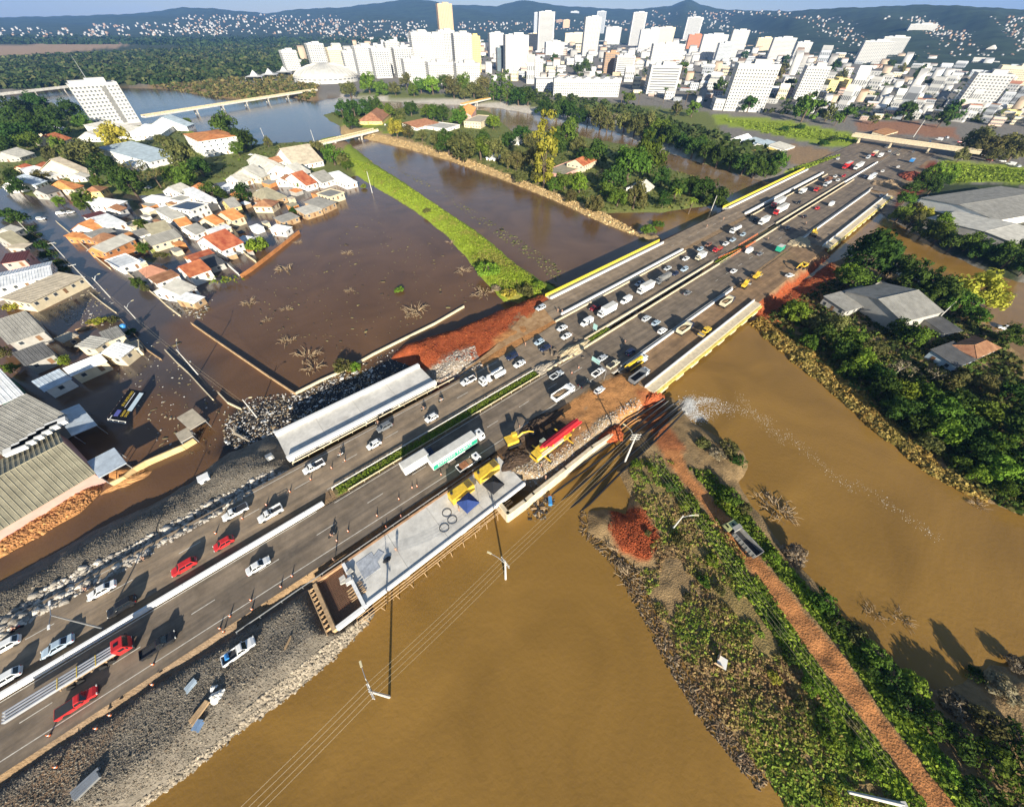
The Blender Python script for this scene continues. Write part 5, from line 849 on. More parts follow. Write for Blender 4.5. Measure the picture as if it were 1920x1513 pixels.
# ---------------------------------------------------------------- city
CW={'white':mat('facade_white',(.54,.53,.50),.8,.05,.15,rnd=.05),'cream':mat('facade_cream',(.74,.62,.42),.8,.06,.15,rnd=.06),'beige':mat('facade_beige',(.58,.40,.24),.8,.08,.15),'grey':mat('facade_grey',(.42,.44,.46),.7,.08,.15),'brick':mat('facade_brick',(.50,.17,.07),.8,.1,.15),'brown':mat('facade_brown',(.34,.22,.13),.8,.1,.15),'yellow':mat('facade_yellow',(.74,.58,.22),.8,.06,.15),'glass':mat('facade_glass',(.12,.16,.18),.2,.15,.2)}
M_ROOFC=mat('flat_roof',(.50,.48,.44),.9,.2,.1);M_WROW=mat('window_row',(.13,.14,.15),.25,.2,.4)
def facade_windows(mb,w,d,h,style,seed,z0=3.5):
 rs=random.Random(seed);fl=3.1;n=max(1,int((h-z0)/fl))
 for ax,sg,half,length in((0,-1,d/2,w),(0,1,d/2,w),(1,-1,w/2,d),(1,1,w/2,d)):
  def q(u0,u1,za,zb_):
   o=sg*(half+.06)
   pts=[(u0,o,za),(u1,o,za),(u1,o,zb_),(u0,o,zb_)]if ax==0 else[(o,u0,za),(o,u1,za),(o,u1,zb_),(o,u0,zb_)]
   mb.poly(pts if(sg<0)==(ax==0)else pts[::-1])
  if style=='bands':
   for k in range(n):q(-length*.44,length*.44,z0+k*fl,z0+k*fl+1.5)
  elif style=='stripes':
   m=max(2,int(length/5))
   for i in range(m):u=-length/2+length*(i+.5)/m;q(u-.5,u+.5,z0,h-1.5)
  else:
   m=max(2,int(length/(3.4 if style=='grid' else 4.6)))
   for i in range(m):
    u=-length/2+length*(i+.5)/m;ww=.95 if style=='grid' else 1.3
    if style=='balcony' and i%2:ww=1.6
    for k in range(n):q(u-ww,u+ww,z0+k*fl,z0+k*fl+(1.55 if style!='balcony' else 1.8))
TW=0
def tower(bx,by,ty,wpx,style,col,label,dep=.8,off=12.0,top=True,zg=3.6,cat='building',name='tower_block',extra=None,group=None):
 global TW;TW+=1
 b=P(bx,by,zg);sc=np.linalg.norm(P(bx+1,by,zg)-b);w=wpx*sc;h=max(5.0,zfor(b[0],b[1],ty)-zg);d=max(7,min(w*dep,30))
 fa=math.atan2(b[1],b[0])-math.pi/2;rz=fa+math.radians(off);c=b[:2]+np.array([-math.sin(rz),math.cos(rz)])*d/2
 r=thing(name,label,cat,(c[0],c[1],zg-1),rz,group);m=CW[col];h+=1
 MB().box((0,0,h/2),(w,d,h)).build('wall',m,r)
 mb=MB();facade_windows(mb,w,d,h,style,TW);o=mb.build('window_rows',M_WROW,r);o['kind']='stuff'
 MB().box((0,0,h+.06),(w*.94,d*.94,.12)).build('roof',M_ROOFC,r)
 for s in(-1,1):MB().box((0,s*d*.485,h+.4),(w,d*.03,.8)).build('parapet',m,r);MB().box((s*w*.485,0,h+.4),(w*.03,d*.94,.8)).build('parapet',m,r)
 if top and h>18:MB().box((w*.1,0,h+2.2),(w*.4,d*.45,4.2)).build('lift_house',m,r);MB().box((-w*.22,d*.1,h+1.3),(w*.18,d*.2,2.4)).build('water_tank',CW['grey'],r)
 if style=='slot':pass
 return r,w,d,h
T=[(553,133,96,27,'grid','white','white slab left of the arena dome'),(602,124,83,30,'balcony','white','white balconied tower directly above the arena dome'),(637,130,91,27,'grid','cream','cream-topped tower right of the arena dome'),(665,138,98,26,'grid','white','white mid-rise behind the bright waterfront tree'),(694,142,88,36,'grid','white','broad white block fourth along the waterfront'),(722,147,92,30,'balcony','white','white block with shadowed balconies along the waterfront'),(745,138,80,26,'grid','white','slim white tower behind the waterfront blocks'),(764,146,91,34,'balcony','white','white tower with heavy black balconies facing the river'),(799,142,62,36,'grid','white','tall white tower with a red roof sign'),(823,140,66,28,'grid','white','tall white tower beside the red-sign tower'),(783,156,112,40,'grid','white','low white block at the foot of the red-sign tower'),(842,104,8,26,'stripes','beige','tall stepped beige tower highest on the skyline'),(842,118,58,30,'balcony','white','white balconied tower in front of the stepped beige tower'),(830,158,118,46,'grid','white','white waterfront block below the stepped beige tower'),(872,140,64,32,'grid','white','white tower with pale yellow seams'),(893,136,69,20,'grid','yellow','narrow yellow tower by the hillside wood'),(880,160,120,44,'grid','white','white waterfront block below the narrow yellow tower'),(905,56,31,11,'grid','white','lone white tower against the hill'),(936,54,31,14,'bands','grey','lone grey tower against the hill'),(964,64,39,26,'stripes','cream','twin-shaft cream tower on the skyline'),(932,108,63,26,'grid','white','white tower with pyramid cap left of the striped tower'),(941,134,91,17,'grid','glass','dark glazed slab left of the striped tower'),(969,138,67,42,'stripes','white','big white tower with dark vertical stripes'),(1004,150,112,26,'grid','white','white block right of the striped tower'),(1002,92,64,22,'balcony','cream','cream tower half behind the striped tower'),(1022,97,23,28,'bands','white','tall white tower with dark balcony bands'),(1008,74,24,15,'grid','grey','grey tower abutting the banded tower'),(1048,68,38,12,'stripes','brown','slim brown tower right of the banded tower'),(1060,70,38,11,'stripes','beige','slim tan tower paired with the brown one'),(1074,66,22,13,'stripes','grey','very slim grey tower on the skyline'),(1040,104,80,34,'grid','white','white podium block right of the banded tower'),(1080,82,63,40,'grid','cream','low cream block under the slim towers'),(1105,106,33,27,'balcony','white','white tower with a red vertical panel'),(1122,74,22,15,'bands','grey','grey tower right of the red-panel tower'),(1134,60,25,11,'grid','white','small white tower on the ridge'),(1149,55,20,14,'stripes','grey','blue-grey twin tower on the ridge'),(1147,84,52,26,'grid','white','white stepped block below the blue-grey tower'),(1190,86,24,22,'bands','white','white spired tower with teal foot'),(1206,92,57,18,'stripes','white','white slab right of the spired tower'),(1222,90,53,16,'grid','white','white tower between two slabs'),(1244,88,52,26,'stripes','cream','cream twin tower right of the spired tower'),(1237,40,16,7,'grid','grey','thin grey tower far on the hill'),(1246,126,84,54,'grid','white','wide white building with a green stair strip'),(1292,82,33,24,'bands','white','white tower with dark central seam'),(1300,92,66,24,'stripes','brick','orange brick tower with vertical window strips'),(1238,178,124,52,'bands','white','white office with black glass bands near the promenade'),(1169,142,106,32,'bands','white','white office with rounded floor bands'),(1143,138,100,24,'grid','brown','brown concrete block left of the banded office'),(1330,112,66,40,'stripes','white','white slab with blue-green side'),(1352,116,82,22,'grid','grey','grey office in front of the blue-green slab'),(1374,110,58,26,'grid','white','white tower right of the blue-green slab'),(1392,210,122,66,'grid','white','huge white apartment tower standing on a white base'),(1428,98,72,24,'balcony','cream','cream balcony block behind the huge white tower'),(1458,112,72,34,'grid','white','white block with a red roof box'),(1478,72,46,13,'stripes','white','slender white tower leaning over the red roof box'),(1498,110,80,22,'stripes','white','striped white block right of the red roof box'),(1516,78,54,11,'stripes','brick','orange and white striped tower'),(1535,80,52,22,'stripes','white','white twin tower beside the orange striped tower'),(1508,188,126,36,'grid','white','white apartment block with dark square windows'),(1540,46,30,7,'grid','white','thin tower high on the ridge, first of three'),(1553,46,30,10,'grid','grey','tower high on the ridge, second of three'),(1570,46,30,9,'grid','white','tower high on the ridge, third of three'),(1615,50,35,16,'grid','white','pale block on the hillside right of the ridge towers'),(1628,120,78,40,'balcony','white','long white apartment row climbing right of the road'),(1660,112,70,34,'balcony','white','second white apartment row climbing right of the road'),(1702,100,46,34,'grid','white','isolated tall blank white tower at right'),(1752,82,56,14,'stripes','glass','grey-blue slab right of the blank white tower'),(1772,82,58,14,'grid','white','white slab paired with the grey-blue one'),(1820,206,140,46,'grid','white','white apartment tower with windows near the right edge'),(1900,160,126,60,'grid','cream','cream apartment block at the right edge'),(1668,96,66,14,'stripes','white','narrow white slab left of the blank white tower'),]
for t_ in T:tower(*t_)
r,w,d,h=tower(222,232,158,70,'grid','white','stand-alone white tower block with dark slot and roof aerial',.45,4,zg=1.0)
MB().box((w*.17,-d/2-.1,h*.48),(w*.10,.3,h*.9)).build('stair_slot',mat('slot_grey',(.20,.20,.19),.8,.2,.5),r)
for i in range(16):MB().box((w*.36,-d/2-.12,3+i*h*.057),(w*.24,.2,.25)).build('sun_screen',CW['grey'],r)
MB().tube([(-w*.05,0,h+4),(-w*.05,0,h+22)],[.35,.1],5).build('aerial',M_STEEL,r);MB().box((-w*.25,0,h+1.5),(w*.4,d*.5,3)).build('plant_room',CW['white'],r)
q=P(614,152,3.6);q2=P(560,158,3.6);Rd=np.linalg.norm((P(672,152,3.6)-P(556,152,3.6)))/2;r=thing('arena','round arena with ribbed pale dome beside the long bridge','arena',(q[0],q[1],2.6))
mb=MB();nseg=40;prof=[(1.0,9),(.9,14),(.75,18.5),(.5,23),(.25,25.5),(.04,26.3)];mb.loft([[(Rd*k*math.cos(2*math.pi*i/nseg),Rd*k*math.sin(2*math.pi*i/nseg),z)for i in range(nseg)]for k,z in prof]);mb.build('dome',mat('dome_sheet',(.50,.49,.45),.7,.15,.1),r,True)
for i in range(nseg):
 a=2*math.pi*i/nseg;mb=MB();mb.tube([(Rd*k*math.cos(a)*1.003,Rd*k*math.sin(a)*1.003,z+.15)for k,z in prof[:-1]],.35,4);mb.build('dome_rib',M_WCONC,r)
 mb=MB();mb.box((Rd*.985*math.cos(a),Rd*.985*math.sin(a),4.5),(2*Rd*math.sin(math.pi/nseg)*.96,.8,9),a+math.pi/2);mb.build('wall_panel',CW['white'],r)
 mb=MB();mb.box((Rd*.996*math.cos(a),Rd*.996*math.sin(a),6.6),(2*Rd*math.sin(math.pi/nseg)*.6,.8,1.4),a+math.pi/2);mb.build('window',M_WROW,r)
for i,(px,py)in enumerate(((480,150),(508,146),(535,141))):
 q=P(px,py,3.6);R_=15;r=thing('pavilion_tent',('white peaked pavilion tent, first of three left of the arena','white peaked pavilion tent, middle of three left of the arena','white peaked pavilion tent nearest the arena')[i],'tent',(q[0],q[1],3.6),.3)
 mb=MB();e=[(-R_,-R_,5),(R_,-R_,5),(R_,R_,5),(-R_,R_,5)]
 for k in range(4):a,b_=np.array(e[k]),np.array(e[(k+1)%4]);m1=a*.45+[0,0,4.4];m2=b_*.45+[0,0,4.4];mb.poly([a,b_,m2,m1]);mb.poly([m1,m2,(0,0,14)])
 mb.build('roof_cloth',CW['white'],r)
 for x,y,z in e:MB().tube([(x*.97,y*.97,-1),(x*.97,y*.97,z)],.25,5).build('mast',M_STEEL,r)
r,w,d,h=tower(1098,182,150,120,'grid','white','long white hall with ridged roof on the waterfront',.3,8,False,name='exhibition_hall')
for i in range(7):MB().loft([[(-w/2+w*i/7+.5,y,h),(-w/2+w*(i+1)/7-.5,y,h),(-w/2+w*(i+.5)/7,y,h+3.2)]for y in(-d*.45,d*.45)]).build('roof_ridge',M_WCONC,r)
tower(1360,208,188,44,'grid','white','white podium at the foot of the huge apartment tower',.8,12,False,name='podium');tower(1030,172,150,50,'grid','white','square white block between the striped tower and the long hall',.8,8,False)
for i,(px,py)in enumerate(((1556,172),(1572,168),(1590,172))):tower(px,py,py-20,14,'grid','yellow',('yellow warehouse, left of three beside the straight road','yellow warehouse, middle of three beside the straight road','yellow warehouse, right of three beside the straight road')[i],1.4,25,False,name='warehouse')
for i,(px,py)in enumerate(((1850,112),(1868,110),(1895,222))):tower(px,py,py-12,16,'grid','yellow',('yellow low building at right, left of a pair','yellow low building at right, right of a pair','yellow roofed building near the right edge')[i],1.2,20,False,name='warehouse')
LOWP=[]
for k in range(8):
 w,d,h=1,1,1;rs=random.Random(k);mb=MB();mb.box((0,0,.5),(1,1,1));wl=mb.mesh('low_wall');mb=MB()
 if k%2:mb.loft([[(-.53,-.53,1),(.53,-.53,1),(.53,.53,1),(-.53,.53,1)],[(-.5,-.02,1.32),(.5,-.02,1.32),(.5,.02,1.32),(-.5,.02,1.32)]])
 else:mb.box((0,0,1.02),(.96,.96,.05))
 rf=mb.mesh('low_roof');mb=MB();n_=4+k%3
 for ax in(0,1):
  for sg in(-1,1):
   for i in range(n_):
    for z in(.22,.62):
     u=-.5+(i+.5)/n_;o=sg*.505;q=[(u-.06,o,z),(u+.06,o,z),(u+.06,o,z+.2),(u-.06,o,z+.2)]
     if ax:q=[(p[1],p[0],p[2])for p in q]
     mb.poly(q)
 LOWP.append((wl,rf,mb.mesh('low_windows')))
LR=[ribbed('low_roof_white',(.74,.73,.70),3,.6,rnd=.08),ribbed('low_roof_tile',(.42,.20,.11),3,.8,rnd=.2),ribbed('low_roof_grey',(.42,.41,.38),3,.8,rnd=.15),ribbed('low_roof_pale',(.60,.57,.50),3,.8,rnd=.1)]
LWm=[CW['white'],CW['white'],CW['cream'],CW['white'],mat('low_wall_pink',(.66,.48,.38),.8,.06,.2),CW['grey']]
city_px=[(560,118),(700,130),(900,150),(1010,165),(1160,170),(1290,195),(1335,205),(1480,205),(1600,225),(1800,235),(1960,240),(2000,90),(1850,66),(1600,60),(1400,58),(1250,52),(1000,62),(780,68),(640,84),(560,100)]
rs=random.Random(11);cp=np.array(city_px,float);n_low=0;spots=[]
gl={'w':'plain white low building in the dense city blocks','t':'low city building with tile-coloured roof among white ones','g':'low city building with grey or pale roof among white ones'}
tries=0
low_spots=[]
while n_low<1150 and tries<26000:
 tries+=1;px,py=rs.uniform(545,1960),rs.uniform(52,240)if rs.random()<.6 else rs.uniform(60,130)
 if polydist(np.array([px]),np.array([py]),cp)[0]<0:continue
 q=P(px,py,3.6)
 if abs((px-1598)-(170-py)*-.05)<9 and 90<py<225:continue
 sp=np.linalg.norm(P(px+1,py,3.6)-q)
 if any((px-a)**2+((py-b_)*2.0)**2<c_**2 for a,b_,c_ in spots):continue
 wd=min(max(9,rs.uniform(9,17)*sp),rs.uniform(16,34));spots.append((px,py,max(4.2,wd/sp*.95)));hgt=rs.choice((4,5,6,7,8,10,14))*(1 if rs.random()<.85 else 2.2)
 k=rs.randrange(8);ri=rs.choice((0,0,0,1,2,3,3));key='t' if ri==1 else 'w' if ri==0 else 'g';n_low+=1
 low_spots.append((q,wd,hgt,k,ri,key,wd/sp))
low_spots.sort(key=lambda a:-a[6]);far_low=[]
for i_,(q,wd,hgt,k,ri,key,_s)in enumerate(low_spots):
 if i_>=290:far_low.append((q[0],q[1],3.6,wd,hgt,math.atan2(q[1],q[0])-math.pi/2+.2,rs.choice(((.55,.54,.51),(.55,.54,.51),(.46,.36,.26),(.34,.33,.31)))))
 else:
  o=thing('city_building',gl[key],'building',(q[0],q[1],3.2),math.radians(rs.choice((-8,8,10,12,-14,82)))+math.atan2(q[1],q[0])-math.pi/2,{'w':'plain white city buildings','t':'tile-roofed city buildings','g':'grey-roofed city buildings'}[key])
  for nm,me,m in zip(('wall','roof','window_rows'),LOWP[k],(rs.choice(LWm),LR[ri],M_WROW)):
   c_=obj(nm,me,m,o,scale=(wd,wd*rs.uniform(.6,1.0)if nm=='x' else wd*.8,hgt))
   if nm=='window_rows':c_['kind']='stuff'
def sprinkle(name,label,pts,mcol,kind='stuff',cat='houses'):
 V_,F_,C_=[],[],[]
 bx=np.array([(-.5,-.5,0),(.5,-.5,0),(.5,.5,0),(-.5,.5,0),(-.5,-.5,1),(.5,-.5,1),(.5,.5,1),(-.5,.5,1),(-.5,0,1.35),(.5,0,1.35)])
 fc=np.array([(0,1,5,4),(1,2,6,5),(2,3,7,6),(3,0,4,7),(4,5,9,8),(6,7,8,9)])
 for i,(x,y,z,s,hh_,a,c_)in enumerate(pts):
  v=bx*[s,s*.8,hh_];ca,sa=math.cos(a),math.sin(a);v=np.c_[v[:,0]*ca-v[:,1]*sa+x,v[:,0]*sa+v[:,1]*ca+y,v[:,2]+z-.5];V_.append(v);F_.append(fc+10*i)
  cc=np.tile(np.array(c_),(10,1));cc[8:]=np.array(c_)*rs.choice(((1,1,1),(.7,.45,.3),(.8,.75,.7)));C_.append(cc)
 o=obj(name,np_mesh(name,np.concatenate(V_),np.concatenate(F_),vcol_mat(name+'_walls',.8,.02,.1,.1,0),np.concatenate(C_)));tag(o,label,cat,kind=kind);return o
HVr=HV.reshape(-1,3)
pts=[]
for(x0,x1,y0,y1,n_)in((-100,200,56,72,90),(160,420,46,70,170),(330,640,30,66,300),(600,800,42,76,240),(860,1240,42,62,200),(1220,1480,24,66,330),(1480,1960,34,72,420),(1560,1990,60,110,260)):
 for _ in range(n_):
  px,py=rs.uniform(x0,x1),rs.uniform(y0,y1);d=ray(px,py)
  tpl=(HC-4)/-d[2]if d[2]<-1e-6 else 1e9;hd=math.hypot(d[0],d[1]);ux,uy=d[0]/hd,d[1]/hd;best=None
  j=int(np.clip((px+650)/3200*(NA-1),0,NA-1));col_=HV[:,j];rr_=np.hypot(col_[:,0],col_[:,1])
  for D in np.linspace(rr_[0],rr_[25],60):
   zr=HC+D*d[2]/hd;zh=np.interp(D,rr_[:26],col_[:26,2])
   if zh>=zr:best=(D,zh);break
  if best is None or tpl*hd<best[0]:best=(tpl*hd,3.8)
  if best[0]>9000:continue
  s=rs.uniform(.6,1.5)*best[0]*.0021;s=max(6,min(s,15));pts.append((ux*best[0],uy*best[0],best[1],s,s*rs.uniform(.4,.9),rs.uniform(0,3),(.42,.41,.39)if rs.random()<.7 else(.34,.24,.17)))
sprinkle('city_blocks','tightly packed low buildings deep in the city',far_low,None)
sprinkle('hillside_housing','pale houses sprinkled over the far slopes',pts,None)
# ---------------------------------------------------------------- trees and plants
def leafmat(name,c1,c2,rnd=.25,attr=False,trans=.25):
 if name in MATS:return MATS[name]
 m=bpy.data.materials.new(name);m.use_nodes=True;MATS[name]=m;n=m.node_tree;n.nodes.clear();out=n.nodes.new('ShaderNodeOutputMaterial')
 di=n.nodes.new('ShaderNodeBsdfDiffuse');tr=n.nodes.new('ShaderNodeBsdfTranslucent');mx_=n.nodes.new('ShaderNodeMixShader');mx_.inputs[0].default_value=trans
 if attr:a=n.nodes.new('ShaderNodeAttribute');a.attribute_name='tint';col=a.outputs['Color']
 else:
  t=n.nodes.new('ShaderNodeTexCoord');no=n.nodes.new('ShaderNodeTexNoise');no.inputs['Scale'].default_value=2.6;no.inputs['Detail'].default_value=3;r_=n.nodes.new('ShaderNodeValToRGB')
  r_.color_ramp.elements[0].position=.35;r_.color_ramp.elements[1].position=.65;r_.color_ramp.elements[0].color=(*c1,1);r_.color_ramp.elements[1].color=(*c2,1)
  n.links.new(t.outputs['Object'],no.inputs['Vector']);n.links.new(no.outputs['Fac'],r_.inputs[0]);oi=n.nodes.new('ShaderNodeObjectInfo');hs=n.nodes.new('ShaderNodeHueSaturation')
  mr=n.nodes.new('ShaderNodeMapRange');mr.inputs[3].default_value=1-rnd;mr.inputs[4].default_value=1+rnd;n.links.new(oi.outputs['Random'],mr.inputs[0]);n.links.new(mr.outputs[0],hs.inputs['Value'])
  m2=n.nodes.new('ShaderNodeMath');m2.operation='MULTIPLY';m2.inputs[1].default_value=7.31;m3=n.nodes.new('ShaderNodeMath');m3.operation='FRACT';mr2=n.nodes.new('ShaderNodeMapRange');mr2.inputs[3].default_value=.475;mr2.inputs[4].default_value=.52
  n.links.new(oi.outputs['Random'],m2.inputs[0]);n.links.new(m2.outputs[0],m3.inputs[0]);n.links.new(m3.outputs[0],mr2.inputs[0]);n.links.new(mr2.outputs[0],hs.inputs['Hue'])
  n.links.new(r_.outputs[0],hs.inputs['Color']);col=hs.outputs['Color']
 n.links.new(col,di.inputs['Color']);n.links.new(col,tr.inputs['Color']);n.links.new(di.outputs[0],mx_.inputs[1]);n.links.new(tr.outputs[0],mx_.inputs[2]);n.links.new(mx_.outputs[0],out.inputs[0]);return m
LM={'dark':leafmat('leaf_dark',(.030,.060,.014),(.075,.13,.025)),'mid':leafmat('leaf_mid',(.055,.10,.016),(.13,.20,.03)),'light':leafmat('leaf_light',(.10,.17,.02),(.24,.33,.04)),'olive':leafmat('leaf_olive',(.075,.085,.028),(.19,.18,.06)),'yellow':leafmat('leaf_yellow',(.20,.20,.025),(.42,.38,.06)),'pale':leafmat('leaf_pale',(.18,.15,.09),(.32,.27,.17)),'far':leafmat('leaf_far',(.035,.065,.018),(.08,.12,.035))}
M_BARK=mat('bark',(.13,.095,.065),.95,.3,2);M_PBARK=mat('pale_bark',(.34,.29,.22),.9,.25,2)
def leaf_cloud(cent,rad,per,leaf,rng,up=.35,squash=.8):
 """quads scattered round clump centres; returns verts, faces"""
 n=len(cent)*per;c=np.repeat(cent,per,0);rr=np.repeat(rad,per)
 d=rng.normal(size=(n,3));d/=np.linalg.norm(d,axis=1)[:,None];r=rr*rng.uniform(.55,1.0,n);p=c+d*r[:,None]*[1,1,squash]
 nm=d+[0,0,up]+rng.normal(scale=.45,size=(n,3));nm/=np.linalg.norm(nm,axis=1)[:,None]
 t=np.cross(nm,rng.normal(size=(n,3)));t/=np.linalg.norm(t,axis=1)[:,None];b=np.cross(nm,t);s=leaf*rng.uniform(.6,1.3,n)[:,None]
 v=np.stack([p-t*s-b*s*.5,p+t*s*.9-b*s*.6,p+t*s+b*s*.55,p-t*s*.85+b*s*.6],1).reshape(-1,3)
 return v,np.arange(4*n).reshape(-1,4)
def crown(name,kind,ncl,per,leaf,seed):
 rng=np.random.default_rng(seed)
 if kind=='round':d=rng.normal(size=(ncl,3));d/=np.linalg.norm(d,axis=1)[:,None];d[:,2]=np.where(d[:,2]<-.55,-d[:,2],d[:,2]);c=d*(rng.uniform(.45,.86,ncl)[:,None])*[1,1,.85]*(1+.22*np.sin(3*np.arctan2(d[:,1],d[:,0])+seed))[:,None]+[0,0,.85];rad=rng.uniform(.2,.36,ncl)
 elif kind=='tall':z=rng.uniform(.3,2.9,ncl);a=rng.uniform(0,6.3,ncl);q=.62*np.sqrt(np.clip(1-((z-1.5)/1.6)**2,.05,1))*rng.uniform(.5,1,ncl);c=np.c_[q*np.cos(a),q*np.sin(a),z];rad=rng.uniform(.18,.3,ncl)
 elif kind=='spread':a=rng.uniform(0,6.3,ncl);q=np.sqrt(rng.uniform(0,1,ncl))*.95;c=np.c_[q*np.cos(a),q*np.sin(a),.8+.5*np.sqrt(np.clip(1-q*q,0,1))*rng.uniform(.5,1.1,ncl)];rad=rng.uniform(.16,.3,ncl)
 elif kind=='bush':a=rng.uniform(0,6.3,ncl);q=np.sqrt(rng.uniform(0,1,ncl))*.85;c=np.c_[q*np.cos(a),q*np.sin(a),.15+.6*np.sqrt(np.clip(1-q*q,0,1))*rng.uniform(.4,1.1,ncl)];rad=rng.uniform(.2,.36,ncl)
 v,f=leaf_cloud(c,rad,per,leaf,rng);return np_mesh(name,v,f),c
def trunk_mesh(name,c,seed,thick=.07):
 rng=random.Random(seed);mb=MB();top=np.array([rng.uniform(-.08,.08),rng.uniform(-.08,.08),.75]);mb.tube([(0,0,-.3),(rng.uniform(-.04,.04),0,.3),top],[thick*1.3,thick,thick*.75],7)
 for i in range(7):
  e=c[rng.randrange(len(c))];mid=(top+e)/2+[rng.uniform(-.1,.1),rng.uniform(-.1,.1),.05];mb.tube([top*.9,mid,e],[thick*.5,thick*.32,thick*.12],5)
 return mb.mesh(name)
TP={}
for i in range(4):me,c=crown('crown','round',46,46,.062,10+i);TP[('round',i)]=(me,trunk_mesh('trunk',c,i))
for i in range(3):me,c=crown('crown','spread',44,34,.058,30+i);TP[('spread',i)]=(me,trunk_mesh('trunk',c,20+i,.06))
for i in range(2):me,c=crown('crown','tall',40,36,.055,50+i);TP[('tall',i)]=(me,trunk_mesh('trunk',c,40+i,.06))
for i in range(4):me,c=crown('crown','bush',30,34,.07,70+i);TP[('bush',i)]=(me,trunk_mesh('trunk',c,60+i,.05))
for i in range(3):me,c=crown('crown','round',26,22,.11,90+i);TP[('far',i)]=(me,trunk_mesh('trunk',c,80+i))
for i in range(2):me,c=crown('crown','spread',26,9,.05,95+i);TP[('thin',i)]=(me,trunk_mesh('trunk',c,97+i,.05))
NT=0
CZ={'round':.9,'spread':1.0,'tall':1.5,'bush':.4,'far':.85,'thin':1.0}
def tree(px,py,rpx,kind,leaf,label,group=None,zg=None,name=None):
 global NT;NT+=1;q0=P(px,py,2);sc=np.linalg.norm(P(px+1,py,2)-q0);R_=min(rpx*sc,13.0);q=P(px,py,CZ[kind]*R_+(zg or 1.0))
 for _ in range(2):zz=zg if zg is not None else ground_z(q[0],q[1]);q=P(px,py,CZ[kind]*R_+zz)
 k=[v for v in TP if v[0]==kind];me,tk=TP[k[NT%len(k)]]
 o=thing(name or('bush' if kind=='bush' else 'tree'),label,'bush' if kind=='bush' else 'tree',(q[0],q[1],zz),(NT*2.4)%6.28,group);s=R_*random.uniform(.92,1.1);o.scale=(s,s*random.uniform(.9,1.1),s*random.uniform(.88,1.12))
 obj('crown',me,LM[leaf],o);obj('trunk',tk,M_PBARK if leaf=='pale' else M_BARK,o);return o
CUT=(' on ',' with ',' behind ',' beside ',' of ',' at ',' in ',' facing ',' standing ',' next ',' between ',' above ',' near ',' before ',' left ',' right ',' along ',' among ',' inside ',' below ',' under ',' running ',' by ',' below ',' first ',' second ',' ending ',' directly ',' against ',' abutting ',' half ',' to ',' fourth ')
def cut(t):
 k=min([t.find(c)for c in CUT if t.find(c)>0]or[len(t)]);return t[:k]
lm_=[(np.mean([h_[0][0],h_[2][0]]),np.mean([h_[0][1],h_[2][1]]),cut(h_[7]))for h_ in HS]+[(t_[0],(t_[1]+t_[2])/2,cut(t_[6]))for t_ in T]
LMK=[l for l in lm_ if sum(m[2]==l[2]for m in lm_)==1 and len(l[2].split())>2]+[(1390,1010,'olive-cab dump truck'),(1352,1242,'white broken crate'),(1640,1497,'fallen concrete pole'),(1275,980,'grey lamp pole'),(1195,995,'red soil heap'),(1185,840,'lattice-armed utility pole'),(1290,765,'white foaming splash'),(1285,370,'pair of flooded palms'),(615,145,'arena dome'),(222,195,'white tower block'),(650,258,'short cream bridge'),(892,190,'ochre footbridge'),(1720,265,'beige overpass'),(1098,165,'long ridged hall'),(1600,160,'straight city road'),(423,530,'banana clump'),(1800,630,'brown hipped flooded house')]
ORD='first second third fourth fifth sixth seventh eighth ninth tenth eleventh twelfth thirteenth fourteenth fifteenth sixteenth'.split();USED=set()
def trees(lst,label,group,kind0='round'):
 NM={"dark":"dark green","mid":"mid-green","light":"bright green","olive":"olive","yellow":"yellowish","pale":"pale leafless","far":"distant green"};full=[(t_[0],t_[1],t_[2],t_[3]if len(t_)>3 else 'mid',t_[4]if len(t_)>4 else kind0)for t_ in lst]
 for px,py,r_,lf,kd in full:
  w=f'{NM[lf]} {"bush" if kd == "bush" else "tree"}';got=None
  for d,x,y,nm in sorted((math.hypot(x-px,(y-py)*1.3),x,y,nm)for x,y,nm in LMK)[:6]:
   if d>75:break
   rel=('right of' if px>x else 'left of')if abs(px-x)>abs(py-y)else('in front of' if py>y else 'behind');q=f'{w} {"just " if d < 30 else ""}{rel} the {nm}'
   if q not in USED and len(q.split())<17:got=q;break
  if got is None:
   k=sorted(f[0]for f in full if f[3]==lf and f[4]==kd).index(px);got=f'{w} {label}'+(f', {ORD[min(k, 15)]} from left' if sum(f[3]==lf and f[4]==kd for f in full)>1 else '')
  USED.add(got);tree(px,py,r_,kd,lf,got,group)
D_,M_,L2_,O_,Y_='dark','mid','light','olive','yellow'
trees([(15,215,24,D_),(48,224,26,D_),(88,212,24,D_),(128,206,18,D_),(28,248,24,D_),(72,240,22,D_),(152,226,15,M_),(100,235,22,D_),(55,262,18,M_),(10,275,18,D_),(30,205,20,D_),(70,200,18,D_),(5,240,20,D_),(120,280,18,M_),(95,290,15,O_)],'in the grove left of the white tower block','trees left of the tower block')
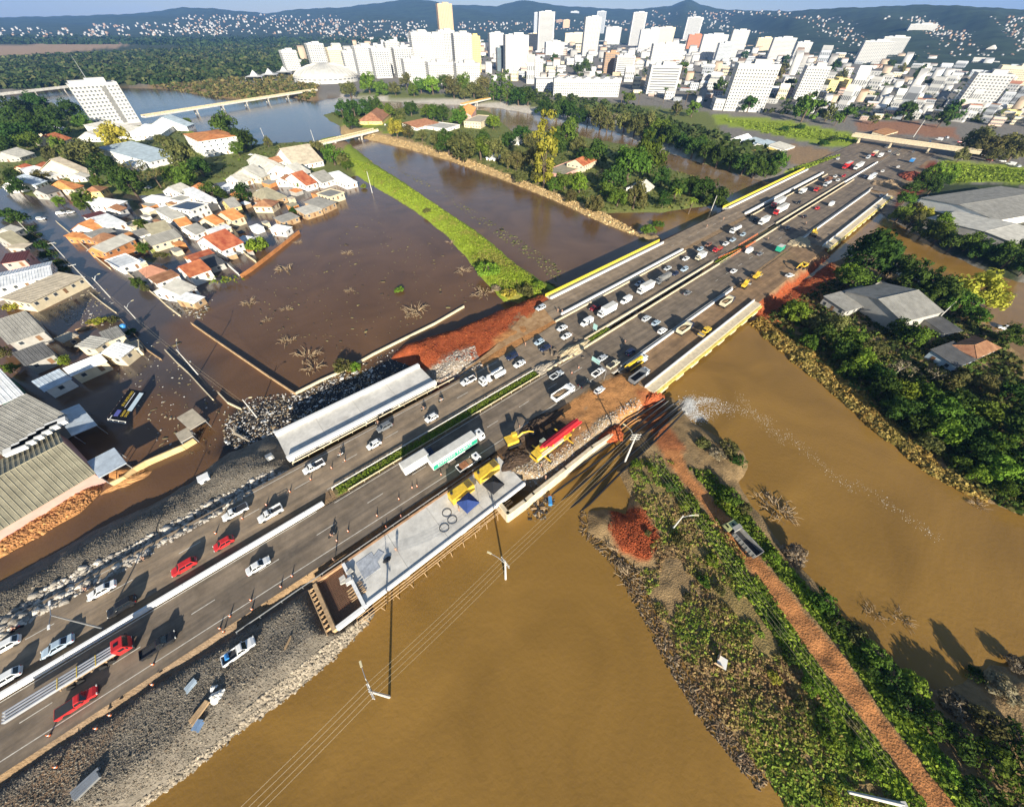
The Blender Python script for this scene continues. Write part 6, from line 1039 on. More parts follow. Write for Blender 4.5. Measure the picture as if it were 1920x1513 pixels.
trees([(218,262,22,Y_),(158,285,26,O_),(130,300,18,O_),(195,308,26,D_),(238,340,25,D_),(250,318,20,O_,'thin'),(285,325,24,O_,'thin'),(155,375,21,M_),(110,378,10,L2_),(22,325,14,D_),(30,350,16,D_),(12,345,12,O_),(345,298,25,O_),(372,312,18,D_),(318,328,16,M_),(345,330,22,M_),(420,243,22,D_),(455,260,18,D_),(442,276,14,M_),(468,262,10,L2_),(322,272,12,O_),(300,262,11,O_),(398,357,18,D_),(418,367,12,D_),(452,362,17,D_),(265,420,12,M_),(268,466,11,M_),(258,530,13,D_),(272,540,9,O_),(592,276,14,O_),(622,290,18,M_),(640,298,12,O_),(548,396,9,D_),(566,346,8,L2_),(120,676,10,L2_),(20,690,12,M_),(5,660,14,O_),(650,310,9,M_),(75,330,12,O_),(180,340,10,M_),(500,265,10,O_),(350,225,8,M_),(222,386,7,M_)],'among the flooded houses','trees among the flooded houses')
trees([(486,460,25,L2_,'bush')],'with a rounded clipped shape beside the big mottled red house',None)
trees([(45,568,20,Y_,'bush'),(20,575,14,Y_,'bush'),(188,602,12,Y_,'bush'),(210,600,12,O_,'bush'),(70,560,12,Y_,'bush'),(172,604,9,Y_,'bush'),(245,622,10,D_,'bush'),(15,400,18,D_,'bush'),(32,412,16,D_,'bush'),(48,430,16,D_,'bush'),(62,446,15,D_,'bush'),(78,462,15,D_,'bush'),(92,478,15,D_,'bush'),(106,494,14,D_,'bush'),(118,508,13,D_,'bush'),(645,685,22,O_,'bush'),(663,690,14,L2_,'bush'),(748,543,10,L2_,'bush'),(682,350,7,L2_,'bush'),(300,480,12,O_,'bush'),(310,478,8,L2_,'bush')],'growing out of the flood water','bushes standing in the flood','bush')
trees([(915,505,26,L2_,'bush'),(985,545,20,O_,'bush'),(955,550,16,Y_,'bush'),(1010,535,14,L2_,'bush'),(800,395,8,O_),(930,540,10,'pale','bush')],'on the end of the grass dike','bushes on the grass dike','bush')
trees([(840,268,20,D_),(870,278,24,O_),(900,276,20,M_),(932,282,18,O_),(860,215,17,M_),(828,212,14,D_),(925,225,14,L2_),(812,212,12,M_),(742,238,17,Y_),(765,246,13,O_),(1000,298,20,O_),(1022,292,28,Y_,'tall'),(1040,262,26,D_),(1062,248,22,M_),(980,246,17,D_),(968,300,18,O_),(1098,292,18,D_),(1122,284,22,D_),(1182,308,42,M_),(1150,335,22,D_),(1212,292,28,M_),(1192,368,22,O_),(1160,372,15,M_),(1242,332,16,D_),(1118,384,17,O_),(1088,345,16,L2_),(1060,338,17,M_),(952,296,17,O_),(1135,325,16,'pale','thin'),(640,206,14,D_),(662,202,14,D_),(684,204,14,D_),(706,200,14,D_),(730,205,12,M_),(770,204,12,D_),(800,210,11,M_),(655,228,13,D_),(905,258,14,D_),(1010,325,18,O_),(1040,345,14,M_),(1085,270,15,O_),(955,262,14,D_),(1000,262,16,O_),(790,252,12,O_),(820,262,14,O_),(1070,370,12,O_),(975,330,14,O_)],'on the wooded island','trees on the island')
trees([(1245,375,14,D_),(1270,352,17,D_),(1298,345,18,D_),(1322,352,20,D_),(1345,368,20,D_),(1358,384,12,D_),(1215,430,17,M_,'bush'),(1235,420,12,M_,'bush'),(1140,355,14,M_)],'at the island tip beside the service bridge','trees at the island tip')
trees([(690,158,20,L2_),(716,166,14,M_),(655,168,13,O_),(760,148,14,O_),(788,158,15,M_),(810,160,14,L2_),(832,152,15,D_),(850,166,17,O_),(868,158,15,M_),(888,166,17,O_),(906,160,15,O_),(925,164,10,M_,'tall'),(938,166,10,M_,'tall'),(950,165,12,M_,'tall'),(972,184,20,D_),(990,178,15,D_),(1020,198,22,D_),(1045,205,15,D_),(1066,206,15,D_),(1086,216,17,D_),(1104,212,15,O_),(1128,222,20,O_),(1152,222,17,'pale','thin'),(1172,228,17,O_),(1192,236,17,O_),(1215,228,16,O_),(1240,240,17,M_),(1222,252,14,D_),(1258,258,16,D_),(1280,266,16,D_),(1302,276,17,D_),(1326,284,17,D_),(1350,292,17,D_),(1374,300,17,D_),(1398,308,17,D_),(1420,316,17,D_),(1444,316,16,D_),(1462,304,14,M_),(1180,182,10,M_),(1098,122,16,D_),(1084,128,12,D_),(1140,232,14,O_),(1205,246,13,O_),(1318,268,12,M_),(740,166,10,O_),(775,168,10,M_),(870,175,10,O_),(905,176,10,O_)],'along the city waterfront','waterfront trees')
trees([(1406,196,12,D_),(1425,178,12,M_),(1458,140,16,O_),(1470,130,13,O_),(1512,208,16,M_),(1500,200,14,D_),(1530,204,14,D_),(1555,212,13,O_),(1590,214,12,M_),(1470,116,12,D_),(1580,140,14,O_),(1565,128,12,D_),(1590,85,16,D_),(1605,75,14,D_),(1580,75,14,M_),(1670,122,12,D_),(1690,130,12,O_),(1715,110,12,D_),(1700,210,13,D_),(1785,212,14,D_),(1770,222,14,D_),(1760,90,12,D_),(1790,80,13,D_),(1820,78,12,O_),(1850,92,12,D_),(1880,90,12,D_),(1908,110,12,D_),(1280,130,10,M_),(1350,160,12,D_),(1370,170,12,M_),(1395,105,10,D_),(1240,62,12,D_),(1215,66,12,D_),(1260,58,12,D_),(1330,58,10,D_),(1040,112,8,D_),(905,84,14,D_),(920,76,12,D_),(888,74,12,D_),(800,48,10,D_),(1630,60,12,D_),(1668,60,10,D_),(1300,205,12,M_),(1270,205,10,O_),(1570,226,9,M_),(1640,224,8,O_),(1725,140,10,D_),(1740,160,10,D_),(1480,160,10,D_)],'between the city buildings','trees between the city buildings','far')
trees([(1640,478,40,D_),(1682,498,26,D_),(1605,520,25,M_),(1720,525,30,D_),(1760,548,30,D_),(1800,565,26,M_),(1845,542,34,Y_),(1868,560,20,Y_),(1838,590,18,M_),(1660,470,28,D_),(1720,628,25,M_),(1692,618,22,D_),(1745,550,24,D_),(1790,535,22,D_),(1900,628,22,D_),(1590,505,18,L2_)],'around the weathered barn on the right bank','trees around the barn')
trees([(1498,582,24,L2_),(1528,598,22,O_),(1560,612,26,O_),(1600,632,24,M_),(1545,630,20,D_),(1580,655,24,D_),(1620,678,26,L2_),(1648,700,22,D_),(1600,690,20,M_),(1640,655,22,O_),(1690,690,22,'pale','thin'),(1520,640,16,M_),(1660,730,26,D_),(1700,735,28,L2_),(1740,745,28,M_),(1690,765,24,D_),(1730,790,28,D_),(1770,775,28,M_),(1800,750,26,D_),(1780,815,28,L2_),(1820,800,30,D_),(1850,770,28,M_),(1830,845,28,D_),(1870,830,30,M_),(1900,790,30,D_),(1880,880,28,L2_),(1910,860,28,D_),(1840,890,20,L2_),(1930,900,30,D_),(1960,850,34,D_),(1905,735,22,D_),(1850,715,20,O_),(1790,710,20,O_),(1760,700,18,'pale','thin'),(1940,780,30,D_),(1890,915,20,M_),(1970,940,30,D_),(1740,830,18,O_),(1800,870,16,M_)],'in the riverside wood on the right bank','riverside wood on the right bank')
trees([(1690,402,16,M_),(1712,415,17,O_),(1735,400,15,Y_),(1740,428,20,D_),(1768,436,20,M_),(1770,415,16,L2_),(1795,450,20,D_),(1820,455,20,M_),(1845,468,20,D_),(1870,474,20,M_),(1895,486,20,D_),(1915,470,18,M_),(1930,500,20,D_),(1720,392,14,O_),(1700,372,12,M_),(1712,350,12,D_),(1730,338,14,D_),(1752,322,14,L2_),(1770,335,13,M_),(1790,318,13,L2_),(1750,350,14,D_),(1840,262,20,O_),(1862,270,20,O_),(1885,268,18,O_),(1910,278,20,O_),(1830,278,15,O_),(1870,288,14,O_),(1805,290,12,O_),(1545,270,9,D_,'bush'),(1470,242,8,D_,'bush'),(1500,238,8,D_,'bush'),(1560,262,9,D_,'bush')],'beyond the far river by the factory','trees by the factory')
trees([(1365,838,20,O_,'bush'),(1385,862,16,D_,'bush'),(1345,850,16,'pale','bush'),(1318,830,14,O_,'bush'),(1372,930,22,M_,'bush'),(1395,952,14,O_,'bush'),(1355,945,14,L2_,'bush'),(1490,1040,22,'pale','bush'),(1450,1045,14,L2_,'bush'),(1545,1125,24,M_,'bush'),(1570,1165,22,D_,'bush'),(1605,1190,24,O_,'bush'),(1640,1225,24,M_,'bush'),(1625,1255,20,D_,'bush'),(1670,1270,26,D_,'bush'),(1715,1290,28,L2_,'bush'),(1700,1330,26,D_,'bush'),(1745,1350,30,M_,'bush'),(1790,1320,26,'pale','bush'),(1800,1390,32,D_,'bush'),(1850,1350,28,O_,'bush'),(1860,1430,34,M_,'bush'),(1905,1390,32,D_,'bush'),(1880,1290,26,'pale','bush'),(1910,1250,22,'pale','bush'),(1925,1460,34,L2_,'bush'),(1840,1490,30,D_,'bush'),(1780,1440,24,L2_,'bush'),(1900,1510,30,M_,'bush'),(1830,1265,16,D_,'bush')],'along the red dirt track','bushes along the dirt track','bush')
trees([(1192,868,9,L2_,'bush'),(1222,880,9,L2_,'bush'),(1258,915,12,M_,'bush'),(1282,945,13,L2_,'bush'),(1335,1050,12,L2_,'bush'),(1320,1090,12,M_,'bush'),(1350,1105,12,O_,'bush'),(1462,1180,16,D_,'bush'),(1480,1230,16,D_,'bush'),(1452,1270,12,Y_,'bush'),(1520,1290,16,L2_,'bush'),(1500,1320,12,O_,'bush'),(1545,1345,16,M_,'bush'),(1560,1390,18,L2_,'bush'),(1610,1400,16,L2_,'bush'),(1640,1450,18,L2_,'bush'),(1560,1490,14,Y_,'bush'),(1600,1360,12,O_,'bush'),(1215,1000,8,O_,'bush'),(1270,1010,12,O_,'bush'),(1290,1120,10,O_,'bush')],'in the scrub strip of the spit','bushes in the scrub strip','bush')
def palm(px,py,rpx,label,zg=0.0,hk=2.2,leaf='light'):
 q=P(px,py,4);sc=np.linalg.norm(P(px+1,py,4)-q);R_=rpx*sc;q=P(px,py,hk*R_);o=thing('palm_tree',label,'palm',(q[0],q[1],zg),random.uniform(0,6));MB().tube([(0,0,-1),(0.1*R_,0,hk*R_*.5),(0,0,hk*R_)],[R_*.1,R_*.08,R_*.07],7).build('trunk',M_BARK,o)
 for i in range(16):
  a=i*2.4;e=random.uniform(-.2,.9);mb=MB();prev=None
  for k in range(6):
   u=k/5;w=R_*.14*math.sin(math.pi*min(1,.15+u*.85));rr=R_*u;z=hk*R_+R_*(e*u-.75*u*u);x,y=rr*math.cos(a),rr*math.sin(a);nx,ny=-math.sin(a)*w,math.cos(a)*w;cur=((x+nx,y+ny,z-w*.4),(x,y,z),(x-nx,y-ny,z-w*.4))
   if prev:mb.poly([prev[0],cur[0],cur[1],prev[1]]);mb.poly([prev[1],cur[1],cur[2],prev[2]])
   prev=cur
  mb.build('frond',LM[leaf],o)
palm(1271,357,10,'palm standing in flood water, left of two beside the island tip');palm(1300,373,11,'palm standing in flood water, right of two beside the island tip');
for i,(px,py)in enumerate(((1168,178),(1200,180),(1248,172),(1290,178))):palm(px,py,5,('slender street palm before the long ridged hall','slender street palm left of the black-banded office','slender street palm right of the black-banded office','slender street palm at the park corner')[i],3.6,3.5,'mid')
o=thing('banana_clump','sunlit banana clump at the lagoon edge below the mossy red house','plant',P(423,530,.3));rng=random.Random(3)
for i in range(46):
 a=rng.uniform(0,6.3);r0=rng.uniform(0,5);L=rng.uniform(2.2,3.6);x0,y0=r0*math.cos(a*3.1)*1.7,r0*math.sin(a*3.1)*.7;mb=MB();w=.35;pr=None
 for k in range(5):
  u=k/4;ww=w*math.sin(math.pi*(.12+.8*u));x,y,z=x0+L*u*math.cos(a)*.8,y0+L*u*math.sin(a)*.8,1.2+L*(.9*u-.8*u*u);nx,ny=-math.sin(a)*ww,math.cos(a)*ww;cur=((x+nx,y+ny,z),(x-nx,y-ny,z))
  if pr:mb.poly([pr[0],cur[0],cur[1],pr[1]])
  pr=cur
 mb.build('leaf',LM['light' if i%3 else 'yellow'],o)
MB().tube([(0,0,-.8),(0,0,1.4)],.2,6).build('stem',M_BARK,o)
# ---- ground cover and far wood: nobody could count these
def scatter(polys,n,z=None,jitter_px=True,minz=.05,seed=1):
 rng=np.random.default_rng(seed);out=[]
 for pl in polys:
  pl=np.array(pl,float);x0,y0=pl.min(0);x1,y1=pl.max(0);got=0;k=int(n*1.0/len(polys))
  while got<k:
   q=np.c_[rng.uniform(x0,x1,4000),rng.uniform(y0,y1,4000)];q=q[polydist(q[:,0],q[:,1],pl)>0];out.append(q[:k-got]);got+=len(q[:k-got])
 return np.concatenate(out)
def px_world(q,z):
 d=_f*FPX+(q[:,0:1]-CXP)*_R+(CYP-q[:,1:2])*_U;t=(HC-z)/-d[:,2];return d[:,:2]*t[:,None],t
def cover(name,label,polys,n,size,per,cols,seed,zmin=.05,leaf=.3,up=.6,z0=1.5,szvar=.5,rel=False,cat='scrub',patch=0.0):
 rng=np.random.default_rng(seed);q=scatter(polys,n,seed=seed);xy,t=px_world(q,z0);z=ground_zs(xy);k=(z>zmin)&((vnoise(xy[:,0],xy[:,1],3.0,seed+3)*.6+vnoise(xy[:,0],xy[:,1],8.0,seed+4)*.4)*.5+.5>patch);xy,z,t=xy[k],z[k],t[k]
 s=size*rng.uniform(1-szvar,1+szvar,len(xy))*(t*.8 if rel else 1.0);c=np.c_[xy,z+s*.3];v,f=leaf_cloud(c,s,per,1.0,rng,up,.6)
 cc=np.repeat(c,per*4,0);vv=v.reshape(-1,4,3);mid=vv.mean(1,keepdims=True);vv=mid+(vv-mid)*(np.repeat(s,per)*leaf)[:,None,None];v=vv.reshape(-1,3)
 cols=np.array(cols);nz=vnoise(c[:,0],c[:,1],7,seed)*.5+.5+rng.normal(scale=.18,size=len(c));ci=np.clip((nz*len(cols)).astype(int),0,len(cols)-1);col=cols[ci]*rng.uniform(.75,1.25,(len(c),1));col=np.repeat(col,per*4,0)
 o=obj(name,np_mesh(name,v,f,leafmat('leaf_tinted',0,0,attr=True),col));return tag(o,label,cat,kind='stuff')
SCR=[(.30,.19,.09),(.38,.27,.12),(.30,.24,.08),(.26,.28,.05),(.24,.32,.05),(.18,.26,.04)]
GRN=[(.20,.28,.03),(.26,.34,.04),(.16,.22,.03),(.12,.17,.025)]
cover('scrub','dry and green scrub covering the spit beside the dirt track',[[(1180,870),(1240,850),(1300,900),(1345,975),(1420,1080),(1560,1290),(1740,1513),(1480,1513),(1340,1340),(1230,1140),(1190,1060),(1240,1000),(1190,930)]],9500,.34,8,SCR,1,leaf=.42,patch=.36)
cover('roadside_growth','bright weeds lining the red dirt track',[[(1244,870),(1281,914),(1319,958),(1346,1002),(1391,1056),(1511,1222),(1615,1355),(1733,1513),(1690,1513),(1580,1370),(1470,1220),(1360,1060),(1290,960),(1230,880)],[(1292,880),(1340,936),(1370,972),(1432,1048),(1575,1214),(1668,1346),(1793,1513),(1840,1513),(1710,1346),(1610,1214),(1470,1050),(1395,960),(1330,880)]],4200,.5,9,GRN,2,leaf=.42)
cover('undergrowth','dark tangled undergrowth on the right bank',[[(1440,590),(1560,520),(1700,520),(1850,600),(1920,680),(1980,1000),(1850,920),(1700,810),(1560,690),(1480,640)]],5200,.9,10,[(.05,.07,.02),(.09,.11,.03),(.14,.13,.04),(.10,.15,.03)],3,.15,.45)
cover('reed_fringe','golden dry reeds fringing the right bank',[[(1395,612),(1448,652),(1526,714),(1598,774),(1670,838),(1742,900),(1840,945),(1860,930),(1765,868),(1695,800),(1625,735),(1548,672),(1475,622),(1425,590)]],6500,.6,8,[(.40,.27,.07),(.34,.22,.06),(.44,.33,.10),(.24,.19,.05)],4,.0,.5)
cover('island_undergrowth','low growth under the island trees',[[(760,255),(900,240),(1080,262),(1200,280),(1340,350),(1340,385),(1130,395),(960,328),(800,280)],[(620,212),(760,205),(760,225),(640,225)]],5200,.8,7,[(.06,.08,.02),(.11,.13,.03),(.17,.16,.05)],5,.3,.55,cat='undergrowth')
cover('dike_grass','sunlit grass tufts on the dike',[[(640,290),(700,310),(780,355),(860,410),(920,455),(1000,520),(1035,545),(990,555),(925,530),(875,470),(800,402),(720,350)]],8500,.38,5,[(.24,.32,.03),(.30,.38,.045),(.20,.26,.03),(.28,.27,.06)],6,.6,.6,z0=2.5,cat='grass')
cover('dike_fringe','dry weeds along the waterline of the grass dike',[[(690,300),(780,345),(860,400),(930,450),(1000,510),(1045,545),(1050,530),(980,480),(900,425),(820,370),(740,325),(700,298)]],1500,.45,6,[(.22,.19,.08),(.30,.25,.12),(.14,.14,.05)],7,-1.2,.5,z0=.3,cat='weeds')
cover('town_shrubs','garden shrubs and weeds of the old quarter',[[(0,200),(160,230),(330,240),(400,260),(600,265),(650,300),(520,330),(380,350),(250,370),(60,372),(0,350)]],2600,.9,7,[(.05,.08,.02),(.09,.12,.03),(.15,.15,.05),(.14,.20,.03)],8,.3,.5,cat='shrubs')
cover('bank_grass','rough grass on the embankments before the overpass',[[(1340,222),(1470,232),(1600,256),(1610,270),(1440,252)],[(1775,305),(1920,320),(1960,345),(1860,340),(1785,345)],[(1480,318),(1575,292),(1500,322)]],3600,.9,6,[(.22,.30,.035),(.28,.36,.05),(.17,.22,.03)],9,.5,.55,z0=3.6,cat='grass')
cover('city_greenery','patches of garden greenery through the city',[[(1180,60),(1500,60),(1960,70),(1960,235),(1600,225),(1340,205),(1200,150)],[(600,80),(1180,60),(1250,150),(900,150),(600,120)],[(640,165),(920,180),(1160,225),(1320,290),(1450,325),(1470,300),(1330,250),(1180,200),(960,165)]],3200,4.2,6,[(.04,.06,.02),(.07,.10,.03),(.10,.12,.04)],10,.5,.5,z0=3.6,cat='greenery')
cover('wood','wide dark wood on the plain beyond the pool',[[(-80,112),(240,98),(420,86),(560,84),(640,100),(540,128),(440,145),(330,158),(240,158),(0,168),(-80,172)]],5200,6.5,12,[(.030,.055,.018),(.05,.08,.025),(.075,.10,.035),(.12,.13,.05)],12,.5,.45,z0=3.6,cat='wood')
cover('wood','far wooded belt under the blue hills',[[(-80,74),(300,62),(640,68),(1000,60),(1000,68),(700,82),(560,84),(400,88),(230,84),(-80,84)]],2600,11,9,[(.030,.055,.018),(.05,.08,.025)],13,.5,.5,z0=3.6,cat='wood')
cover('wood','wooded hillside belt behind the city at right',[[(1000,48),(1250,50),(1480,52),(1960,62),(1960,80),(1700,72),(1400,66),(1100,62)]],2400,11,9,[(.030,.055,.018),(.05,.08,.025),(.08,.10,.03)],14,.5,.5,z0=3.6,cat='wood')
cover('shore_scrub','brown reedy scrub on the pool shore under the wood',[[(250,166),(330,160),(420,150),(560,140),(600,160),(590,185),(470,188),(400,180)]],1600,3.0,8,[(.18,.15,.05),(.12,.13,.04),(.22,.18,.07),(.08,.10,.03)],15,-.5,.5,z0=2,cat='scrub')
rng=np.random.default_rng(5);st=[]
for s0,s1,n_ in((0,66,1500),(93,104,260),(187,214,420)):
 s=rng.uniform(s0,s1,n_);t=rng.uniform(-4.4,-2.1,n_);st+=[HW(a,b_,RZ+.35)for a,b_ in zip(s,t)]
st=np.array(st);sz=rng.uniform(.25,.55,len(st));v,f=leaf_cloud(st,sz,7,.16,rng,.6,.7);cs=np.array([(.13,.21,.025),(.20,.28,.03),(.24,.28,.05)])[rng.integers(0,3,len(st))];o=obj('median_planting',np_mesh('median_planting',v,f,leafmat('leaf_tinted',0,0,attr=True),np.repeat(cs,28,0)));tag(o,'green hedge plants along the highway median','planting',kind='stuff')
# ---------------------------------------------------------------- rocks, debris, poles, people
def rocks(name,label,world_xyz,size,cols,seed,flat=.7,cat='rocks',kind='stuff',parent=None):
 rng=np.random.default_rng(seed);n=len(world_xyz);base=np.array([(-1,-1,-.7),(1,-1,-.7),(1,1,-.7),(-1,1,-.7),(-.7,-.75,.8),(.75,-.7,.8),(.7,.75,.8),(-.75,.7,.8)])*.5
 v=base[None]*(1+rng.uniform(-.35,.35,(n,8,3)));s=size*rng.lognormal(0,.4,n);v*=s[:,None,None]*np.array([1,1,flat]);a=rng.uniform(0,6.3,n);ca,sa=np.cos(a)[:,None],np.sin(a)[:,None]
 x,y=v[...,0]*ca-v[...,1]*sa,v[...,0]*sa+v[...,1]*ca;tl=rng.uniform(-.4,.4,(n,1));v=np.stack([x,y,v[...,2]+x*tl],-1)+world_xyz[:,None,:]
 f=np.array([(4,5,6,7),(0,1,5,4),(1,2,6,5),(2,3,7,6),(3,0,4,7)]);F=(f[None]+8*np.arange(n)[:,None,None]).reshape(-1,4)
 c=np.array(cols)[rng.integers(0,len(cols),n)]*rng.uniform(.7,1.3,(n,1));o=obj(name,np_mesh(name,v.reshape(-1,3),F,MATS.get('stone_tint')or vcol_mat('stone_tint',.9,2.0,.25,6,.4),np.repeat(c,8,0)));return tag(o,label,cat,kind=kind)
def on_ground(polys,n,z0,seed,zmin=-.1,dz=0.0):
 q=scatter(polys,n,seed=seed);xy,_=px_world(q,z0);z=ground_zs(xy);k=z>zmin;return np.c_[xy[k],z[k]+dz]
STN=[(.18,.16,.125),(.23,.20,.155),(.13,.115,.09),(.28,.24,.18),(.16,.125,.09)]
rocks('gravel','grey crushed stone of the right embankment',on_ground([[(0,1470),(300,1275),(480,1165),(590,1100),(630,1180),(560,1265),(440,1350),(300,1455),(200,1513),(0,1513)]],15000,3.5,1),.115,STN,1,cat='gravel')
rocks('riprap','pale broken stones along the right river edge',on_ground([[(690,1150),(640,1205),(560,1275),(460,1345),(340,1440),(240,1513),(290,1513),(350,1455),(470,1360),(570,1285),(650,1212),(695,1160)],[(640,1190),(690,1150),(690,1165),(560,1280),(450,1340),(550,1262)]],2600,1.2,2,-1.0),.3,[(.34,.29,.22),(.28,.24,.18),(.38,.32,.24)],2,cat='rocks')
rocks('gravel','grey crushed stone of the left embankment',on_ground([[(0,1110),(200,1000),(380,895),(480,850),(540,860),(560,880),(380,985),(180,1100),(0,1210)]],14000,2.5,3),.12,STN,3,cat='gravel')
rocks('riprap','pale boulders along the shoulder of the left embankment',on_ground([[(0,1160),(100,1095),(230,1030),(380,945),(500,880),(545,880),(400,975),(240,1070),(110,1140),(0,1205)]],2600,3.3,4),.5,[(.52,.47,.40),(.42,.38,.32),(.60,.54,.46),(.3,.27,.23)],4,cat='rocks')
rocks('soil_clods','crumbling red soil clods on the slope beside the inbound lanes',on_ground([[(760,650),(860,615),(1000,555),(1045,545),(1000,590),(930,640),(890,680),(800,690)]],7500,2.5,5,.0),.17,[(.36,.085,.03),(.28,.06,.02),(.40,.12,.04),(.20,.045,.018)],5,cat='soil')
rocks('soil_clods','red clods of the heap on the near spit',on_ground([[(1150,945),(1210,955),(1245,1010),(1215,1050),(1170,1030),(1140,990)]],2400,1.6,6),.15,[(.36,.085,.03),(.28,.06,.02),(.20,.045,.018)],6,cat='soil')
rocks('soil_clods','orange-red clods of the cutting below the graded dirt',on_ground([[(1400,610),(1440,560),(1560,475),(1575,500),(1500,565),(1430,625)]],2400,3,7,.2),.24,[(.40,.10,.035),(.32,.08,.03),(.30,.13,.05)],7,cat='soil')
rocks('rubble','pale rubble scattered over the dirt by the crane',on_ground([[(945,900),(985,850),(1040,850),(1120,790),(1190,745),(1215,760),(1130,820),(1050,880),(1000,915)]],2600,4,8,1),.2,[(.46,.36,.25),(.52,.46,.38),(.36,.22,.12),(.60,.56,.50)],8,cat='rubble')
rocks('rubble','grey broken stone at the near end of the trough deck',on_ground([[(780,725),(905,690),(890,650),(850,665),(800,695)]],1900,3.5,9,.5),.26,[(.46,.40,.33),(.30,.26,.22),(.56,.5,.43)],9,cat='rubble')
rocks('riprap','rounded ochre stones facing the long rock dike',on_ground([[(690,262),(760,278),(850,305),(940,338),(1040,380),(1130,420),(1195,445),(1200,438),(1140,405),(1040,364),(940,326),(860,293),(760,266),(690,250)]],5200,1.5,10,.0),.5,[(.50,.35,.16),(.42,.28,.12),(.58,.43,.22)],10,cat='rocks')
rocks('mud_bank_clods','orange mud lumps in front of the old warehouses',on_ground([[(0,985),(100,945),(195,900),(230,890),(195,925),(100,980),(0,1040)]],2200,1.2,11,.1),.3,[(.50,.26,.10),(.42,.20,.08),(.36,.17,.07)],11,cat='mud')
def mound(label,name,px,py,z,rx,ry,h,m,rz=HANG,seed=0,cat='heap'):
 q=P(px,py,z);n_=26;r_=9;rng=np.random.default_rng(seed);V_=[(0,0,h)];F_=[]
 for i in range(1,r_+1):
  for k in range(n_):
   a=2*math.pi*k/n_;u=i/r_;w=1+.18*math.sin(3*a+seed)+.1*rng.normal()*u;V_.append((rx*u*w*math.cos(a),ry*u*w*math.sin(a),max(-.3,h*(1-u**1.6)+rng.normal()*.09*h)))
 for k in range(n_):F_.append((0,1+k,1+(k+1)%n_))
 for i in range(r_-1):
  for k in range(n_):F_.append((1+i*n_+k,1+(i+1)*n_+k,1+(i+1)*n_+(k+1)%n_,1+i*n_+(k+1)%n_))
 me=bpy.data.meshes.new(name);me.from_pydata(V_,[],F_);o=obj(name,me,m);o.location=(q[0],q[1],z);o.rotation_euler[2]=rz;return tag(o,label,cat)
M_SAND=mat('heap_sand',(.46,.37,.23),.95,.2,1.2,.6);M_DARKSOIL=mat('heap_dark_soil',(.085,.055,.035),.95,.35,1.5,.7);M_REDS=mat('heap_red_soil',(.36,.09,.03),.95,.25,1.5,.7)
mound('long pale sand heap in the median break beside the white sedans','sand_heap',1078,655,RZ,8.5,2.6,1.5,M_SAND,seed=1);mound('cracked grey earth heap beside the silver pickup','earth_heap',1020,690,RZ,5,2.4,1.0,mat('heap_grey',(.36,.31,.24),.95,.25,1.2,.6),seed=2)
mound('dark excavated soil bank between the excavator and the crane','soil_heap',1010,795,RZ,9,2.2,1.3,M_DARKSOIL,seed=3);mound('dark muck heap beside the yellow generators','soil_heap',965,862,RZ,5,3,.9,M_DARKSOIL,seed=4);mound('orange-red soil mound at the outlet pipes','soil_heap',1222,747,2.2,5,3,2.0,M_REDS,seed=5)
mound('orange soil pile at the end of the white retaining wall','soil_heap',1148,815,2.8,4,2.4,1.5,M_REDS,seed=6);mound('sand and gravel heap on the graded dirt before the far outer deck','sand_heap',1500,455,RZ,9,5,1.2,M_SAND,seed=7);mound('brown earth heap at the end of the far outer deck','earth_heap',1665,345,RZ,14,8,2.0,mat('heap_brown',(.30,.21,.12),.95,.2,.8,.5),seed=8)
mound('red soil heap beside the factory road','soil_heap',1705,330,RZ,16,6,2.5,mat('heap_maroon',(.24,.06,.03),.95,.2,.8,.5),seed=9);mound('small orange mud island off the warehouse wall','mud_heap',240,902,0,5,2,.8,mat('heap_mud',(.44,.23,.09),.95,.2,.8,.5),seed=10)
for i in range(14):
 q=P(1000+random.uniform(-5,95),690-random.uniform(0,55),RZ+.2);mb=MB();mb.box((0,0,0),(random.uniform(.8,2),random.uniform(.6,1.4),.18),random.uniform(0,3));o=mb.build('asphalt_slab',M_ASPH2);o.location=(q[0],q[1],RZ+.35+random.uniform(0,.3));o.rotation_euler=(random.uniform(-.4,.4),random.uniform(-.4,.4),0);tag(o,'broken asphalt slab tossed on the median break','rubble','broken asphalt slabs')
def debris(name,label,polys,n,seed,cols,sz,z0=.0,cat='debris',thin=.8):
 rng=np.random.default_rng(seed);q=scatter(polys,n,seed=seed);xy,_=px_world(q,z0);k=ground_zs(xy)<.1;xy=xy[k];m_=len(xy);L=sz*rng.lognormal(0,.6,m_);Wd=L*rng.uniform(.1,thin,m_);h=.05+.12*rng.uniform(0,1,m_);a=rng.uniform(0,6.3,m_)
 base=np.array([(-.5,-.5,-.4),(.5,-.5,-.4),(.5,.5,-.4),(-.5,.5,-.4),(-.5,-.5,.6),(.5,-.5,.6),(.5,.5,.6),(-.5,.5,.6)]);v=base[None]*np.stack([L,Wd,h],-1)[:,None,:];ca,sa=np.cos(a)[:,None],np.sin(a)[:,None]
 x,y=v[...,0]*ca-v[...,1]*sa,v[...,0]*sa+v[...,1]*ca;v=np.stack([x+xy[:,0:1],y+xy[:,1:2],v[...,2]+.04+rng.uniform(-.1,.1,(m_,1))*x],-1);f=np.array([(4,5,6,7),(0,1,5,4),(1,2,6,5),(2,3,7,6),(3,0,4,7)]);F=(f[None]+8*np.arange(m_)[:,None,None]).reshape(-1,4);c=np.array(cols)[rng.integers(0,len(cols),m_)]
 return tag(obj(name,np_mesh(name,v.reshape(-1,3),F,MATS['stone_tint'],np.repeat(c,8,0))),label,cat,kind='stuff')
